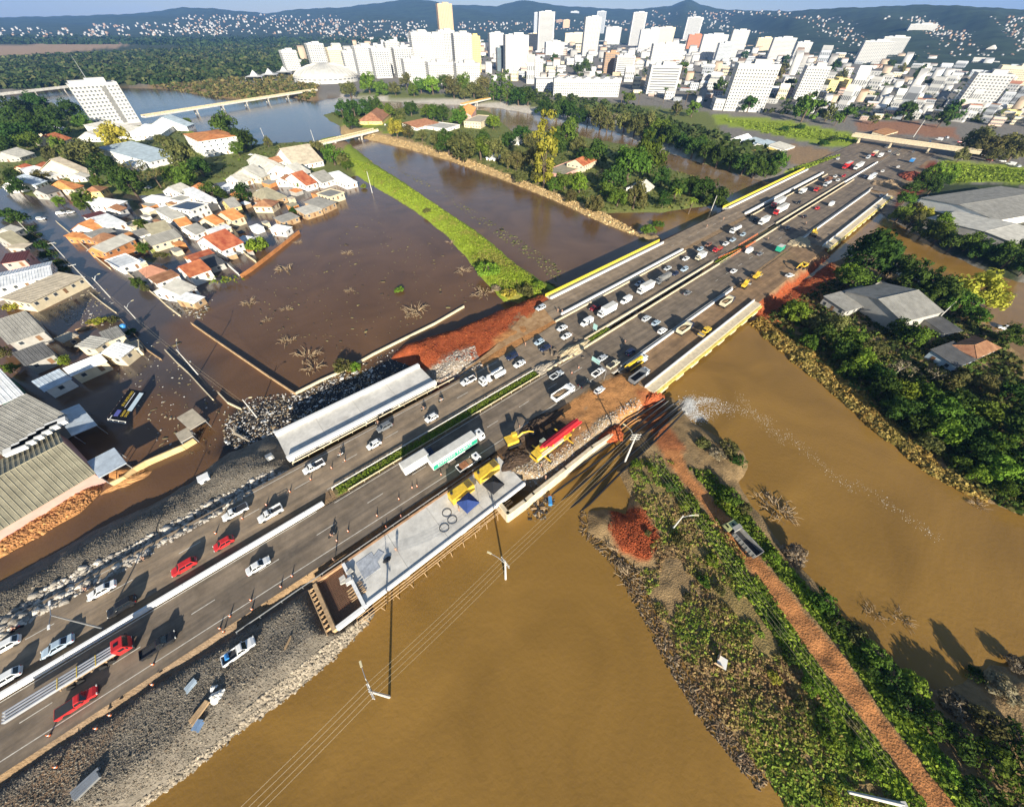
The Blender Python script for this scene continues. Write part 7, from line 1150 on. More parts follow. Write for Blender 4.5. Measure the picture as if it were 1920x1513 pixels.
DB=[(.60,.58,.54),(.10,.08,.06),(.30,.22,.13),(.05,.045,.04),(.40,.36,.30),(.22,.15,.08),(.70,.68,.64),(.04,.04,.04)]
debris('floating_debris','dense floating litter packed against the trough deck',[[(420,790),(480,745),(560,735),(640,700),(700,690),(720,710),(560,800),(520,840),(470,850),(420,830)]],3600,1,DB,.3)
debris('floating_debris','specks of litter drifting on the black pool',[[(560,740),(700,670),(780,640),(800,690),(690,730)]],500,2,DB,.35)
debris('floating_debris','scattered litter on the flooded yards',[[(130,640),(330,640),(440,760),(420,840),(300,860),(240,720)],[(60,540),(200,540),(230,620),(120,610)],[(330,560),(400,560),(380,600),(320,590)]],700,3,[(.5,.48,.44),(.16,.13,.07),(.35,.30,.2)],.38)
debris('floating_debris','rafts of leaves and twigs on the lagoon',[[(440,560),(700,400),(880,470),(900,560),(640,660),(520,640)]],420,4,[(.16,.12,.06),(.22,.18,.08),(.08,.06,.04)],.5);debris('floating_debris','weed mats along the channel side of the dike',[[(700,300),(820,360),(900,420),(1000,490),(1040,530),(1060,510),(980,450),(880,390),(780,330)]],420,5,[(.14,.15,.05),(.22,.20,.09),(.10,.09,.04)],.7)
debris('flood_wrack','tangled branches and plastic along the near edge of the spit',[[(1090,950),(1130,1010),(1190,1065),(1235,1150),(1290,1250),(1350,1340),(1440,1470),(1420,1480),(1320,1360),(1250,1250),(1200,1150),(1150,1060),(1085,1000)]],2600,6,[(.20,.13,.07),(.12,.08,.05),(.30,.22,.13),(.26,.20,.13)],.3,thin=.25)
debris('flood_wrack','tangle of hoses and scraps below the retaining wall',[[(985,940),(1015,925),(1045,930),(1020,980),(990,975)]],160,7,[(.04,.04,.04),(.12,.10,.08),(.3,.26,.2)],.4)
twm=mat('dead_twig',(.30,.22,.13),.95,.2,3);TWM=[]
for k in range(4):
 mb=MB();rng=random.Random(k)
 for i in range(34):
  a=rng.uniform(0,6.3);r0=rng.uniform(0,1.6);x,y=r0*math.cos(a),r0*math.sin(a);L=rng.uniform(.6,1.9);b_=a+rng.uniform(-1,1);p1=(x+L*.5*math.cos(b_),y+L*.5*math.sin(b_),rng.uniform(.15,.6));mb.tube([(x,y,-.2),p1,(x+L*math.cos(b_),y+L*math.sin(b_),rng.uniform(-.1,.7))],[.06,.045,.02],4)
 TWM.append(mb.mesh('twigs'))
for i,(px,py,s)in enumerate(((468,568,1.6),(540,640,1.5),(575,668,2.2),(590,690,1.8),(500,600,1),(535,505,2),(650,475,1.3),(782,583,2.4),(770,590,1.6),(656,545,1),(535,580,1.0),(560,455,1.2),(845,455,1.2),(905,550,2.2),(868,510,1.8),(1455,950,2.0),(1470,965,1.6),(1430,935,1.2),(1160,1040,1.6),(1180,1080,1.6),(1420,1330,1.4),(1690,1160,1.0),(1640,1150,.9),(1830,945,1.0))):
 q=P(px,py,0);o=obj('dead_branches',TWM[i%4],twm,None,(q[0],q[1],0),i*1.7,(s,s,s));tag(o,'tangle of dead branches sticking out of brown water','branches','dead branches in the water')
rng=np.random.default_rng(9);c=[]
for(px,py,rx,ry,n_)in((1290,765,18,15,3000),(1318,752,34,8,700),(1310,782,20,10,900),(1345,768,44,12,400),(1292,755,9,9,1200)):
 q=np.c_[rng.normal(px,rx*.5,n_),rng.normal(py,ry*.5,n_)];xy,_=px_world(q,0.1);c.append(np.c_[xy,.03+np.abs(rng.normal(0,.16,n_))*(rx<20)])
rocks('white_foam','white foaming splash where the drain pipes discharge',np.concatenate(c),.085,[(.80,.80,.78),(.72,.70,.66)],9,.5,'foam')
c=[]
for(x0,y0,x1,y1,n_)in((1300,740,1450,790,420),(1380,740,1470,830,320),(1470,810,1600,920,300),(1600,900,1760,1010,240)):
 u=rng.uniform(0,1,n_);q=np.c_[x0+(x1-x0)*u+rng.normal(0,5,n_),y0+(y1-y0)*u+rng.normal(0,5,n_)];xy,_=px_world(q,0);c.append(np.c_[xy,np.full(n_,.015)])
rocks('foam_streaks','thin foam flecks drifting down the right channel',np.concatenate(c),.09,[(.62,.54,.40),(.70,.64,.52)],10,.15,'foam')
M_PIPE=mat('black_pipe',(.012,.013,.015),.35,.2,1)
PL=[((1252,752,2.6),(1190,800,3.0),(1120,850,1.2),(1040,905,.1),(985,945,-.8)),((1262,757,2.5),(1205,800,2.9),(1130,858,1.2),(1055,912,.1),(1000,955,-.8)),((1270,762,2.4),(1215,808,2.7),(1140,866,1.1),(1070,925,.0),(1010,972,-.9)),((1278,768,2.2),(1222,818,2.4),(1150,880,.9),(1085,940,.0),(1030,985,-.9)),((1245,748,2.8),(1180,790,3.1),(1105,842,1.3),(1030,895,.2),(980,930,-.8)),((1284,772,2.0),(1230,825,2.2),(1165,885,.8),(1105,945,.0),(1040,1000,-.9)),((1272,752,2.3),(1240,775,2.6),(1215,795,2.8)),((1282,757,2.2),(1250,782,2.5),(1225,803,2.7))]
for i,p in enumerate(PL):
 pts=[P(*k)for k in p];c0=pts[0].copy();c0[2]=0;MBp=MB().tube([a-c0 for a in pts],.30,8);o=MBp.build('drain_pipe',M_PIPE,None,True);o.location=c0;tag(o,'black drainage pipe running from the outlet splash into the near river' if i<6 else 'short black pipe end at the outlet splash','pipe','long black drain pipes' if i<6 else 'short black pipe ends')
q=P(1015,945,.1);r=thing('pump_raft','floating pump raft with bright blue drum below the retaining wall','raft',q);cyl(MB(),(2.2,.6,.55),.5,2.2,12).build('blue_drum',PC['azure'],r);MB().box((2.2,1.95,.55),(.6,.4,.4)).build('orange_pump',mo,r)
for i in range(9):a=i*.8;MB().box((-.8+1.1*math.cos(a),-1.2+1.6*math.sin(a),.15),(1.3,.35,.2),a).build('plank',M_DARK if i%2 else M_WOOD,r)
# ---- poles
def pole_h(b,top):
 best=(1e9,8)
 for h in np.arange(2.5,22,.1):
  p=proj((b[0],b[1],b[2]+h));e=(p[0]-top[0])**2+(p[1]-top[1])**2
  if e<best[0]:best=(e,h)
 return best[1]
M_POLE=mat('pole_concrete',(.55,.53,.49),.85,.1,1)
def utility_pole(base,top,label,zb=0.0,lamp=None,cross=0,caz=HANG,rad=.18,name='utility_pole',sink=1.5,hmax=13):
 b=P(*base,zb);h=min(pole_h(b,top),hmax);r=thing(name,label,'pole',b);MB().tube([(0,0,-sink),(0,0,h)],[rad*1.3,rad*.75],8).build('shaft',M_POLE,r)
 if lamp:
  e=P(*lamp,zb+h+.6)-b;L=np.linalg.norm(e[:2]);e=e/max(L,1e-6)*min(L,4.5)if L>4.5 else e;e[2]=h+.5;MB().tube([(0,0,h*.86),(e[0]*.5,e[1]*.5,h+.1),tuple(e)],[.07,.06,.05],5).build('lamp_arm',M_STEEL,r)
  mb=MB();a=math.atan2(e[1],e[0]);mb.box((e[0]+.3*math.cos(a),e[1]+.3*math.sin(a),e[2]),(.9,.32,.16),a);mb.build('lamp_head',mat('lamp_cream',(.66,.58,.36),.5,.1,1),r)
 for k in range(cross):
  z=h-.3-k*.9;mb=MB();mb.box((0,0,z),(2.4,.12,.14),caz+math.pi/2);mb.build('cross_arm',M_POLE,r)
  for s in(-1,-.35,.35,1):cx,cy=s*1.1*math.cos(caz+math.pi/2),s*1.1*math.sin(caz+math.pi/2);MB().tube([(cx,cy,z),(cx,cy,z+.28)],[.07,.05],6).build('insulator',M_WHITE,r)
 return r,b,h
r1,b1_,h1=utility_pole((730,1306),(694,1289),'leaning-looking lamp pole standing in the near river closest to the camera',0,(677,1248),2,HANG,.2);r2,b2_,h2=utility_pole((948,1085),(936,1052),'lamp pole standing in the near river in the middle distance',0,(920,1037),2,HANG,.2);r3,b3_,h3=utility_pole((1173,862),(1196,815),'pale utility pole with lattice cross arms above the black pipes',1.5,(1173,797),3,HANG+.9,.22)
r4,b4_,h4=utility_pole((1262,990),(1288,972),'grey lamp pole in the scrub left of the olive dump truck',1.6,(1304,965),0,0,.16)
fp=thing('fallen_pole','fallen concrete pole lying in the scrub at the bottom edge','pole',P(1692,1508,1.9));e=P(1590,1484,2.3)-P(1692,1508,1.9);MB().tube([(0,0,.2),tuple(e+[0,0,.1])],[.3,.2],8).build('shaft',M_POLE,fp);MB().box((0,0,.2),(.8,.8,.5)).build('pole_foot',M_POLE,fp)
def wires(a,ha,b_,hb,n_,label,az,sag=.9,zo=0.0,dv=None):
 for k in range(n_):
  s=(-1,-.35,.35,1,0)[k]*1.1;pts=[]
  A=a+[s*math.cos(az+math.pi/2),s*math.sin(az+math.pi/2),ha+zo];B=b_+[s*math.cos(az+math.pi/2),s*math.sin(az+math.pi/2),hb+zo]
  for i in range(13):u=i/12;pts.append(A*(1-u)+B*u-[0,0,sag*4*u*(1-u)])
  c0=pts[0].copy();o=MB().tube([p-c0 for p in pts],.017,4).build('power_line',mat('wire',(.42,.35,.23),.5,0),None);o.location=c0;tag(o,label,'wire',label)
az_=math.atan2((b2_-b1_)[1],(b2_-b1_)[0]);b0_=b1_*2-b2_
wires(b0_,h1,b1_,h1,4,'power line leaving the nearest river pole toward the lower left',az_);wires(b1_,h1,b2_,h2,4,'power line strung between the two river poles',az_);wires(b2_,h2,b3_,h3,4,'power line from the river poles to the lattice-armed pole',az_)
d_=P(1740,1500,9)-P(1240,860,9);bq=b3_+d_/np.linalg.norm(d_)*62;bq[2]=1.5;wires(b3_,h3,bq,h3,4,'power line running above the scrub beside the dirt track',math.atan2(d_[1],d_[0]),1.2)
SPO=[((64,447),(32,418),(70,424),'first'),((125,487),(95,455),(119,461),'second'),((176,541),(135,496),None,'third'),((207,558),(170,523),(183,514),'fourth'),((262,606),(232,575),(246,564),'fifth'),((372,703),(316,646),(331,635),'sixth'),((482,783),(450,753),(467,745),'last')]
PB=[]
for b_,t_,l_,w_ in SPO:
 r,bb_,hh_=utility_pole(b_,t_,f'{w_} street pole from the upper left in the flooded street',0,l_,1 if w_ in('second','third')else 0,math.radians(130),.15,'street_pole',2,11);PB.append((bb_,hh_))
for(a,ha),(b_,hb)in zip(PB[:-1],PB[1:]):
 az2=math.atan2((b_-a)[1],(b_-a)[0]);wires(a,ha,b_,hb,2,'cable strung along the flooded street poles',az2,.5,-.2)
utility_pole((1642,527),(1668,498),'tall lamp pole beside the weathered barn',.6,(1687,490),0,0,.2,'street_pole');utility_pole((1758,598),(1782,574),'lamp pole beside the dark shed near the barn',.6,(1800,560),0,0,.2,'street_pole');utility_pole((1333,396),(1346,368),'lamp pole at the island tip palms',0,None,0,0,.2,'street_pole');utility_pole((698,362),(686,310),'concrete pole in the lagoon by the grass dike',0,None,0,0,.2,'street_pole');utility_pole((1712,258),(1735,226),'tall floodlight mast behind the overpass',4,None,0,0,.3,'light_mast',1,30)
utility_pole((497,262),(482,243),'slim mast on the lane beside the pool',.8,None,1,0,.2,'street_pole');utility_pole((590,268),(578,245),'thin mast at the short bridge end',.8,None,0,0,.2,'street_pole')
b=P(194.6,1178,RZ);h=pole_h(b,(93,1159));r=thing('light_mast','tall double-arm highway lamp mast rising from the white barrier','pole',b);MB().tube([(0,0,0),(0,0,h)],[.16,.1],8).build('shaft',M_STEEL,r)
for s in(-1,1):ex_,ey_=-HN*s*2.0;MB().tube([(0,0,h),(ex_,ey_,h+.25)],.06,5).build('lamp_arm',M_STEEL,r);mb=MB();mb.box((ex_*1.15,ey_*1.15,h+.27),(.8,.3,.14),math.atan2(ey_,ex_));mb.build('lamp_head',M_WHITE,r)
def sign(px,py,post,label,w=3.2,hh=1.6,z=4.6):
 b=P(*post,RZ);q=P(px,py,RZ+z);r=thing('road_sign',label,'sign',b);e=q-b;MB().tube([(0,0,0),(0,0,z-.3),(e[0],e[1],z)],.09,6).build('post',M_STEEL,r);MB().box((e[0],e[1],z),(.08,w,hh),HANG).build('panel',mat('sign_teal',(.36,.58,.55),.5,.08,1),r)
sign(1117,676,(1132,713),'teal-backed road sign on a bent post above the outbound lanes');sign(1116,613,(1112,622),'rounded teal-backed sign beside the leading white van',1.8,2.2,3.0)
# ---- traffic cones
mb=MB();mb.loft([[(r_*math.cos(a),r_*math.sin(a),z)for a in np.linspace(0,2*math.pi,9)[:-1]]for r_,z in((.19,.05),(.05,.8))]);cone_me=mb.mesh('cone_body');base_me=MB().box((0,0,.03),(.5,.5,.06)).mesh('cone_base');mb=MB();mb.loft([[(r_*math.cos(a),r_*math.sin(a),z)for a in np.linspace(0,2*math.pi,9)[:-1]]for r_,z in((.145,.33),(.105,.55))],False);band_me=mb.mesh('cone_band')
for px,py in[(94,1378),(182,1365),(208,1340),(107,1437),(288,1245),(287,1283),(413,1178),(420,1184),(432,1155),(471,1125),(473,1142),(527,1100),(548,1080),(632,1014),(653,996),(707,967),(748,936),(773,915),(782,912),(827,890),(724,988),(752,968)]:
 q=P(px,py,RZ);o=thing('traffic_cone','orange and white traffic cone on the muddy right shoulder','cone',q,0,'cones along the right shoulder');obj('cone_body',cone_me,mo,o);obj('cone_base',base_me,M_PLAS,o);obj('reflective_band',band_me,M_WHITE,o)
for px,py in[(647,864),(622,878),(583,899),(544,922),(500,947),(455,972),(405,1000),(1072,700),(1085,690)]:
 q=P(px,py,RZ);o=thing('traffic_cone','orange and white traffic cone on the inner inbound lane line','cone',q,0,'cones along the inbound lane');obj('cone_body',cone_me,mo,o);obj('cone_base',base_me,M_PLAS,o);obj('reflective_band',band_me,M_WHITE,o)
 # ---- people: one continuous skinned body, clothes by region
def person_mesh(pose):
 if pose=='stand':J={'pel':(0,0,.95),'che':(0,0,1.3),'nk':(0,0,1.5),'hd':(.02,0,1.66),'sl':(0,.2,1.42),'el':(.02,.27,1.15),'wl':(.1,.25,.9),'fl':(.12,.25,.8),'sr':(0,-.2,1.42),'er':(-.02,-.27,1.15),'wr':(.08,-.26,.9),'fr':(.1,-.26,.8),'hl':(0,.1,.9),'kl':(.05,.12,.5),'al':(0,.13,.08),'tl':(.16,.14,.04),'hr':(0,-.1,.9),'kr':(-.02,-.12,.5),'ar':(-.1,-.13,.08),'tr':(.06,-.14,.04)}
 else:J={'pel':(0,0,.82),'che':(.08,0,1.15),'nk':(.14,0,1.34),'hd':(.2,0,1.5),'sl':(.1,.2,1.27),'el':(.3,.28,1.08),'wl':(.52,.26,1.02),'fl':(.6,.24,1.02),'sr':(.1,-.2,1.27),'er':(.3,-.28,1.08),'wr':(.52,-.26,1.02),'fr':(.6,-.24,1.02),'hl':(.02,.12,.8),'kl':(.4,.2,.66),'al':(.22,.2,.28),'tl':(.38,.2,.24),'hr':(.02,-.12,.8),'kr':(.4,-.2,.66),'ar':(.22,-.2,.28),'tr':(.38,-.2,.24)}
 R_={'pel':.15,'che':.17,'nk':.06,'hd':.115,'sl':.075,'el':.05,'wl':.038,'fl':.045,'hl':.1,'kl':.07,'al':.05,'tl':.05};E_=[('pel','che'),('che','nk'),('nk','hd'),('che','sl'),('sl','el'),('el','wl'),('wl','fl'),('che','sr'),('sr','er'),('er','wr'),('wr','fr'),('pel','hl'),('hl','kl'),('kl','al'),('al','tl'),('pel','hr'),('hr','kr'),('kr','ar'),('ar','tr')]
 ks=list(J);me=bpy.data.meshes.new('tmp_person');me.from_pydata([J[k]for k in ks],[(ks.index(a),ks.index(b_))for a,b_ in E_],[]);o=bpy.data.objects.new('tmp_person',me);COL.objects.link(o);o.modifiers.new('s','SKIN');o.modifiers.new('d','SUBSURF').levels=1
 for i,k in enumerate(ks):r_=R_.get(k)or R_[k[0]+'l'];sv=me.skin_vertices[0].data[i];sv.radius=(r_,r_);sv.use_root=(k=='pel')
 dg=bpy.context.evaluated_depsgraph_get();out=bpy.data.meshes.new_from_object(o.evaluated_get(dg));bpy.data.objects.remove(o);out.name='person_'+pose
 zh,zs,zl=(1.52,.93,.0)if pose=='stand' else(1.37,.86,.0)
 for p_ in out.polygons:
  z=p_.center[2];y=abs(p_.center[1]);hand=y>.2 and((pose=='stand' and z<.93 and z>.7)or(pose!='stand' and p_.center[0]>.48 and z>.9));p_.material_index=0 if(z>zh or hand)else 3 if z>zh+.16 else 1 if z>zs else 2;p_.use_smooth=True
  if z>zh+.17:p_.material_index=3
 return out
PM={k:person_mesh(k)for k in('stand','seat')};M_SKIN=mat('skin',(.42,.25,.17),.6,.1,2);M_HAIR=mat('hair',(.03,.02,.015),.7,.1,2);CL={'blue':mat('cloth_blue',(.10,.22,.50),.8,.15,3),'white':mat('cloth_white',(.72,.72,.70),.8,.1,3),'red':mat('cloth_red',(.5,.04,.05),.8,.15,3),'dark':mat('cloth_dark',(.03,.035,.05),.8,.15,3),'orange':mat('cloth_orange',(.75,.25,.04),.8,.15,3),'grey':mat('cloth_grey',(.25,.26,.28),.8,.15,3)}
for k in PM:PM[k].materials.clear();[PM[k].materials.append(m)for m in(M_SKIN,CL['white'],CL['dark'],M_HAIR)]
def person(px,py,z,shirt,pants,label,rz=0.0,pose='stand',loc=None):
 q=P(px,py,z+.9)if loc is None else loc;o=bpy.data.objects.new('person',PM[pose]);COL.objects.link(o);o.location=(q[0],q[1],z);o.rotation_euler[2]=rz
 for i,m in((1,CL[shirt]),(2,CL[pants])):o.material_slots[i].link='OBJECT';o.material_slots[i].material=m
 return tag(o,label,'person')
for a in((1046,582,RZ,'white','dark','person in white shirt walking on the service track, left of two',1.0),(1054,584,RZ,'grey','dark','person in grey shirt walking on the service track, right of two',1.2),(1326,424,RZ+.05,'white','dark','person in white shirt on the service road between the bridges',1),(1357,410,RZ+.05,'white','grey','person in white farther up the service road',2),(1087,803,4.0,'blue','dark','worker in blue standing at the tip of the red crane boom',2),(1110,814,4.0,'blue','grey','worker in blue overalls on the rubble by the retaining wall',3),(1172,768,3.6,'white','dark','worker in white on the dirt, left of a small group',1),(1186,764,3.5,'white','grey','worker in white with grey trousers in the small group',2),(1194,762,3.4,'orange','dark','worker in orange vest in the small group by the pipes',0),(1023,894,4.0,'blue','dark','worker in blue near the bend of the retaining wall',1),(974,798,4.05,'white','dark','worker in white behind the yellow excavator',.5),(1015,872,4.0,'white','dark','worker in white on the rubble beside the crane carrier',2.5),(860,955,RZ+.25,'dark','dark','worker in dark clothes beside the blue canopy',1),(742,1030,RZ+.25,'dark','grey','worker in dark shirt alone on the pale deck',2),(985,645,RZ,'dark','dark','person in dark clothes between the queueing cars',1),(625,1048,RZ,'dark','dark','person in dark blue on the muddy shoulder above the rebar bay',.4)):person(*a)
mb=MB();mb.loft([[(x,-w,z-.1),(x,w,z-.1),(x,w*.7,z+.12),(x,-w*.7,z+.12)]for x,w,z in((-.75,.07,.75),(-.3,.14,.68),(.15,.15,.72),(.4,.09,.8))]);BK=[('frame_body',mb.mesh('bike_body'),'c'),('wheel',cyl(MB(),(.65,0,.3),.3,.12).mesh('bike_wheel'),M_TYRE),('wheel',cyl(MB(),(-.62,0,.3),.3,.14).mesh('bike_wheel'),M_TYRE),('fork',MB().tube([(.65,0,.3),(.45,0,.95)],.04,5).mesh('bike_fork'),M_STEEL),('handlebar',MB().tube([(.45,-.35,1.0),(.47,0,.95),(.45,.35,1.0)],.025,5).mesh('bike_bar'),M_DARK),('engine',MB().box((0,0,.42),(.5,.24,.34)).mesh('bike_engine'),M_DARK),('saddle',MB().box((-.25,0,.8),(.6,.24,.08)).mesh('bike_saddle'),M_PLAS),('headlight',MB().box((.55,0,.88),(.1,.18,.16)).mesh('bike_lamp'),M_LAMP)]
for px,py,hd,col,sh,w_ in((638,852,IN,'white','grey','between the white hatchback and the white pickup'),(708,792,IN,'black','white','against the trough deck guard rail'),(794,766,IN,'grey','dark','trailing in the inbound lane before the white hatchback'),(827,750,IN,'white','white','ahead of the small white pickup'),(269,1047,IN,'black','orange','on the shoulder beside the pale boulders'),(28,1178,IN,'maroon','white','near the left edge behind the boulders'),(161,1104,IN,'dblue','blue','riding beside the white sedan at lower left'),(622,1003,OUT,'black','red','on the right carriageway near the muddy shoulder'),(1172,641,OUT,'black','dark','outbound behind the cars at the sand heap'),(1511,419,OUT,'black','white','outbound on the far river bridge'),(1440,448,OUT,'grey','white','outbound near the small green truck')):
 q=P(px,py,RZ+.7);rz=HANG+(0 if hd>0 else math.pi);o=thing('motorcycle',f'{"dark" if col in ("black", "dblue", "maroon") else "pale"} motorcycle {w_}','motorcycle',(q[0],q[1],RZ+.06),rz)
 for nm,me,m in BK:obj(nm,me,PC[col]if m=='c' else m,o)
 person(0,0,RZ+.1,sh,'dark',f'motorcyclist in {sh} riding {w_}',rz,'seat',(q[0]-.2*math.cos(rz),q[1]-.2*math.sin(rz),0))
def clutter(nm,label,cat,px,py,z,d,m,rz=0.0,mats=None):
 q=P(px,py,z);r=thing(nm,label,cat,(q[0],q[1],z),HANG+rz);return r
r=clutter('pallet_stack','white stacked boxes at the unfinished end of the deck','pallets',652,1085,RZ+.22,0,0)
for i in range(6):MB().box((random.uniform(-1.2,1.2),random.uniform(-1.4,1.4),.35+.1*(i%2)),(1.1,.9,.7-.2*(i%3)),random.uniform(-.3,.3)).build('box',M_WCONC if i%2 else M_CONC,r)
r=clutter('timber_stack','stack of brown timber on the near corner of the deck','timber',668,1108,RZ+.22,0,0)
for i in range(12):MB().box((random.uniform(-.2,.2),-1.3+i*.22,.08+.1*(i%3)),(3.0,.12,.1),math.pi/2*0+random.uniform(-.12,.12)).build('plank',M_WOOD,r)
r=clutter('grey_sheets','grey sheeting lying beside the white boxes','sheeting',690,1060,RZ+.22,0,0);MB().box((0,0,.03),(3.6,4.2,.05)).build('sheet',mat('grey_sheet',(.40,.42,.45),.8,.25,1),r);MB().box((2.4,.4,.05),(2.4,1.6,.05),.4).build('sheet',mat('grey_sheet',(.40,.42,.45)),r)
r=clutter('black_bag','black sack lying on the pale deck','sack',726,1050,RZ+.22,0,0);MB().loft([[(x,w*math.cos(a),.25+.3*w*math.sin(a))for a in np.linspace(0,6.28,9)[:-1]]for x,w in((-.9,.2),(-.4,.5),(.4,.55),(.9,.2))]).build('sack_body',M_PLAS,r,True)
for i,(px,py)in enumerate(((838,962),(848,975),(833,990))):
 q=P(px,py,RZ+.26);o=MB().tube([(1.0*math.cos(a)*(1+.05*k),1.0*math.sin(a),.03+.02*k)for k in range(3)for a in np.linspace(0,6.28,15)],.035,4).build('cable_coil',M_PLAS);o.location=q;tag(o,'black cable coil on the pale deck near the blue canopy','cable','cable coils on the deck')
for i,(px,py,s)in enumerate(((406,1306,1.0),(400,1290,.5))):
 mound('white lime sack heap on the gravel' if i==0 else 'smaller white sack beside the white sack heap','sack_heap',px,py,3.7,1.1*s,.9*s,1.0*s,WM['white'],seed=20+i)
for i,(px,py,d,w_)in enumerate(((165,1470,(3.4,1.6,.5),'bundle of silver sheets on the gravel near the bottom edge'),(375,1335,(3.2,1.0,.3),'stack of brown planks on the gravel beside the white sacks'),(358,1285,(1.8,1.2,.12),'blue-grey plastic sheet on the gravel'),(372,1360,(1.6,1.4,.15),'blue plastic sheet on the stones by the river'),(540,1205,(2.2,.3,.15),'pale board lying on the gravel by the river'))):
 r=clutter('material_stack',w_,'materials',px,py,3.85,0,0,random.uniform(.2,.8));m_=(M_STEEL,M_WOOD,mat('pl_sheet',(.42,.5,.56),.6,.2,1),mat('pl_sheet2',(.2,.3,.45),.6,.2,1),M_WOOD)[i]
 for k in range(4):MB().box((random.uniform(-.1,.1),-d[1]/2+d[1]*(k+.5)/4,d[2]/2+random.uniform(0,.08)),(d[0]*random.uniform(.8,1),d[1]/4.2,d[2]),random.uniform(-.05,.05)).build('sheet',m_,r)
r=clutter('crate_ruin','white broken crate lying in the scrub of the spit','crate',1352,1242,1.7,0,0);MB().box((0,0,.5),(1.8,1.6,.08),.3).build('panel',WM['white'],r);MB().box((.5,.9,.6),(1.6,.08,1.0),.2).build('panel',M_WOOD,r);MB().box((-.9,.2,.4),(.08,1.4,.8),.3).build('panel',M_WOOD,r)
q=P(385,899,3.0);r=thing('white_cabin','small white portable cabin on the left gravel bank','cabin',(q[0],q[1],2.0),HANG);MB().box((0,0,1.0),(2.2,1.9,2.0)).build('wall',WM['white'],r);MB().box((0,0,2.06),(2.4,2.1,.12)).build('roof',M_WHITE,r);MB().box((0,-.97,1.2),(.7,.05,.7)).build('window',M_WIN,r)
q=P(507,858,3.5);r=thing('electrical_box','grey metal cabinet beside the trough deck end','cabinet',(q[0],q[1],3.2),HANG);MB().box((0,0,.7),(1.6,1.1,1.4)).build('housing',M_STEEL,r);MB().box((0,-.57,.7),(.7,.04,1.1)).build('door',M_WCONC,r)
q=P(441,812,.6);r=thing('uprooted_tree','pale uprooted tree stump with long trunk in the debris','tree',(q[0],q[1],.2),-.5);MB().tube([(0,0,.3),(2.5,.1,.5),(6,.2,.3)],[.5,.3,.2],7).build('trunk',M_PBARK,r)
for i in range(14):a=random.uniform(0,6.3);MB().tube([(-.2,0,.4),(-.9,.9*math.cos(a),.5+.7*math.sin(a)),(-1.6,1.7*math.cos(a),.5+1.1*math.sin(a))],[.16,.1,.04],5).build('root',M_PBARK,r)
q=P(370,792,0);
ubq=P(232,612,3.6);r=thing('water_tank','round blue water tank on the grey roof of the flooded row','water tank',(ubq[0],ubq[1],3.2));cyl_=MB();cyl_.loft([[(r_*math.cos(a),r_*math.sin(a),z)for a in np.linspace(0,6.283,13)[:-1]]for r_,z in((.75,0),(.95,1.1))]);cyl_.build('tank',PC['azure'],r,True);cyl_=MB();cyl_.loft([[(r_*math.cos(a),r_*math.sin(a),z)for a in np.linspace(0,6.283,13)[:-1]]for r_,z in((.98,1.1),(.3,1.35))]);cyl_.build('lid',PC['azure'],r,True)
for i,(px,py,k,c_,w_)in enumerate(((77,410,'wagon','white','white car stranded at the flooded street crossing'),(114,400,'suv','white','white car parked by the yards above the crossing'),(132,398,'hatch','white','second white car parked by the yards above the crossing'),(735,223,'suv','black','black car parked at the island villa'),(722,234,'sedan','white','white car on the approach to the short bridge'),(26,430,'hatch','silver','silver car on the left bank of the flooded street'),(1885,615,'suv','white','white car half hidden by trees on the right bank'),(470,290,'sedan','white','white car on the dirt lane near the apartment house'),(278,352,'sedan','silver','silver car under the bare-branched trees'))):
 o=vehicle(k,px,py,1,c_,w_,'car',z=max(0,ground_z(*P(px,py,.8)[:2]))-.1);o.rotation_euler[2]=HANG-.5+.4*i
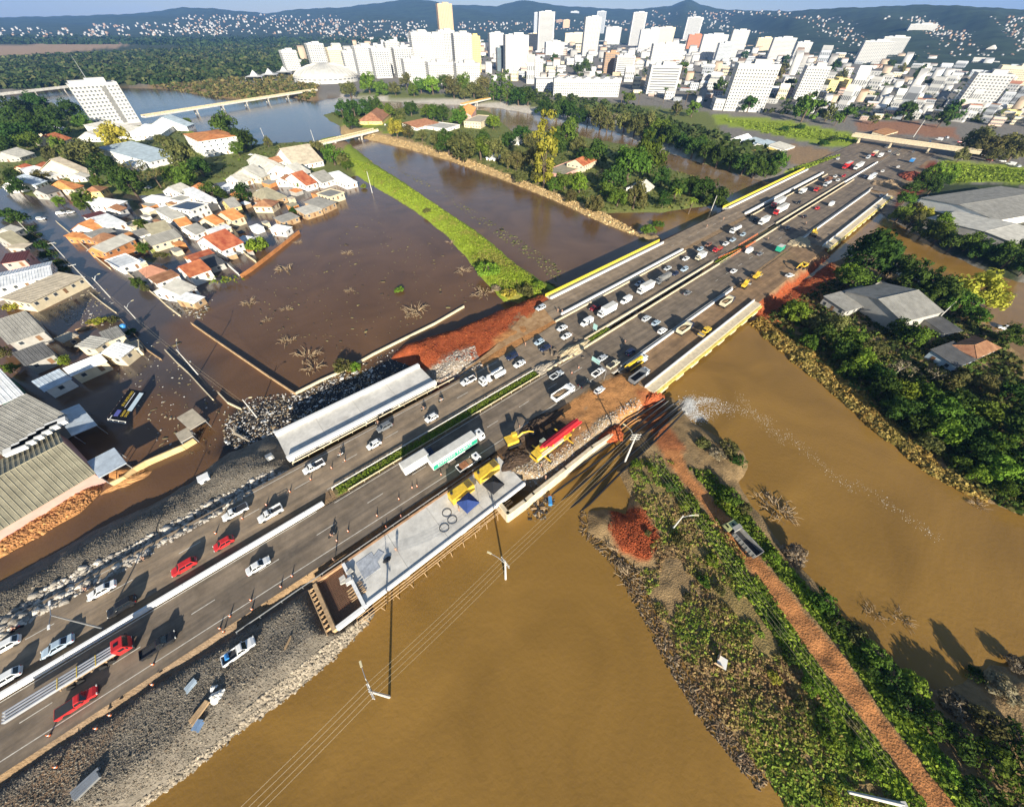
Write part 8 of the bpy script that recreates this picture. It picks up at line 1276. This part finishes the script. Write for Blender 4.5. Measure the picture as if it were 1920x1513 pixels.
for i,(px,py,c_)in enumerate(((1815,282,'red'),(1822,284,'yellow'),(1832,286,'azure'),(1848,292,'white'),(1865,298,'silver'),(1880,302,'white'),(1895,308,'white'),(1910,312,'silver'),(1855,300,'red'),(1760,262,'white'),(1775,258,'white'),(1800,266,'red'),(1742,268,'silver'))):
 o=vehicle(('van','suv','sedan')[i%3],px,py,1,c_,f'{ {"red": "red", "yellow": "yellow", "azure": "blue", "white": "white", "silver": "silver"}[c_]} vehicle parked on the raised road by the overpass','car',z=4.0,group='vehicles parked by the overpass');o.rotation_euler[2]=random.uniform(0,3)
rs2=random.Random(21);blk=np.array([(150,400),(300,372),(470,330),(600,340),(620,380),(480,470),(420,500),(330,540),(230,480)],float);placed=[(np.mean([h_[0][0],h_[2][0]]),np.mean([h_[0][1],h_[2][1]]))for h_ in HS];made=0
for _ in range(900):
 px,py=rs2.uniform(140,630),rs2.uniform(320,560)
 if polydist(np.array([px]),np.array([py]),blk)[0]<0 or any((px-a)**2+(1.6*(py-b_))**2<15**2 for a,b_ in placed):continue
 placed.append((px,py));k=rs2.uniform(5,10);made+=1;rc=rs2.choice(('grey','pale','brown','orange','olive','beige','white','dark'))
 house((px-k,py+k*.1),(px+k*.6,py-k*.45),(px+k*1.2,py+k*.15),rs2.uniform(2.2,2.9),'shed',rc,rs2.choice(('white','cream','grey','mud','orange')),f'low {rc} lean-to crammed into the flooded yards',name='outbuilding',cat='shed',win=False,over=.2,group=f'{rc} lean-tos in the flooded yards')
 if made>=46:break
 # ---------------------------------------------------------------- haze (closed box of thin air round the scene)
hz=MB();hz.box((0,6800,400),(30000,18000,820));hm=bpy.data.materials.new('haze');hm.use_nodes=True;n=hm.node_tree;n.nodes.clear()
ho=n.nodes.new('ShaderNodeOutputMaterial');pv=n.nodes.new('ShaderNodeVolumePrincipled');pv.inputs['Color'].default_value=(.20,.44,1,1);pv.inputs['Density'].default_value=7e-5
pv.inputs['Anisotropy'].default_value=0.0
n.links.new(pv.outputs[0],ho.inputs['Volume']);haze=hz.build('haze',hm);tag(haze,kind='stuff')
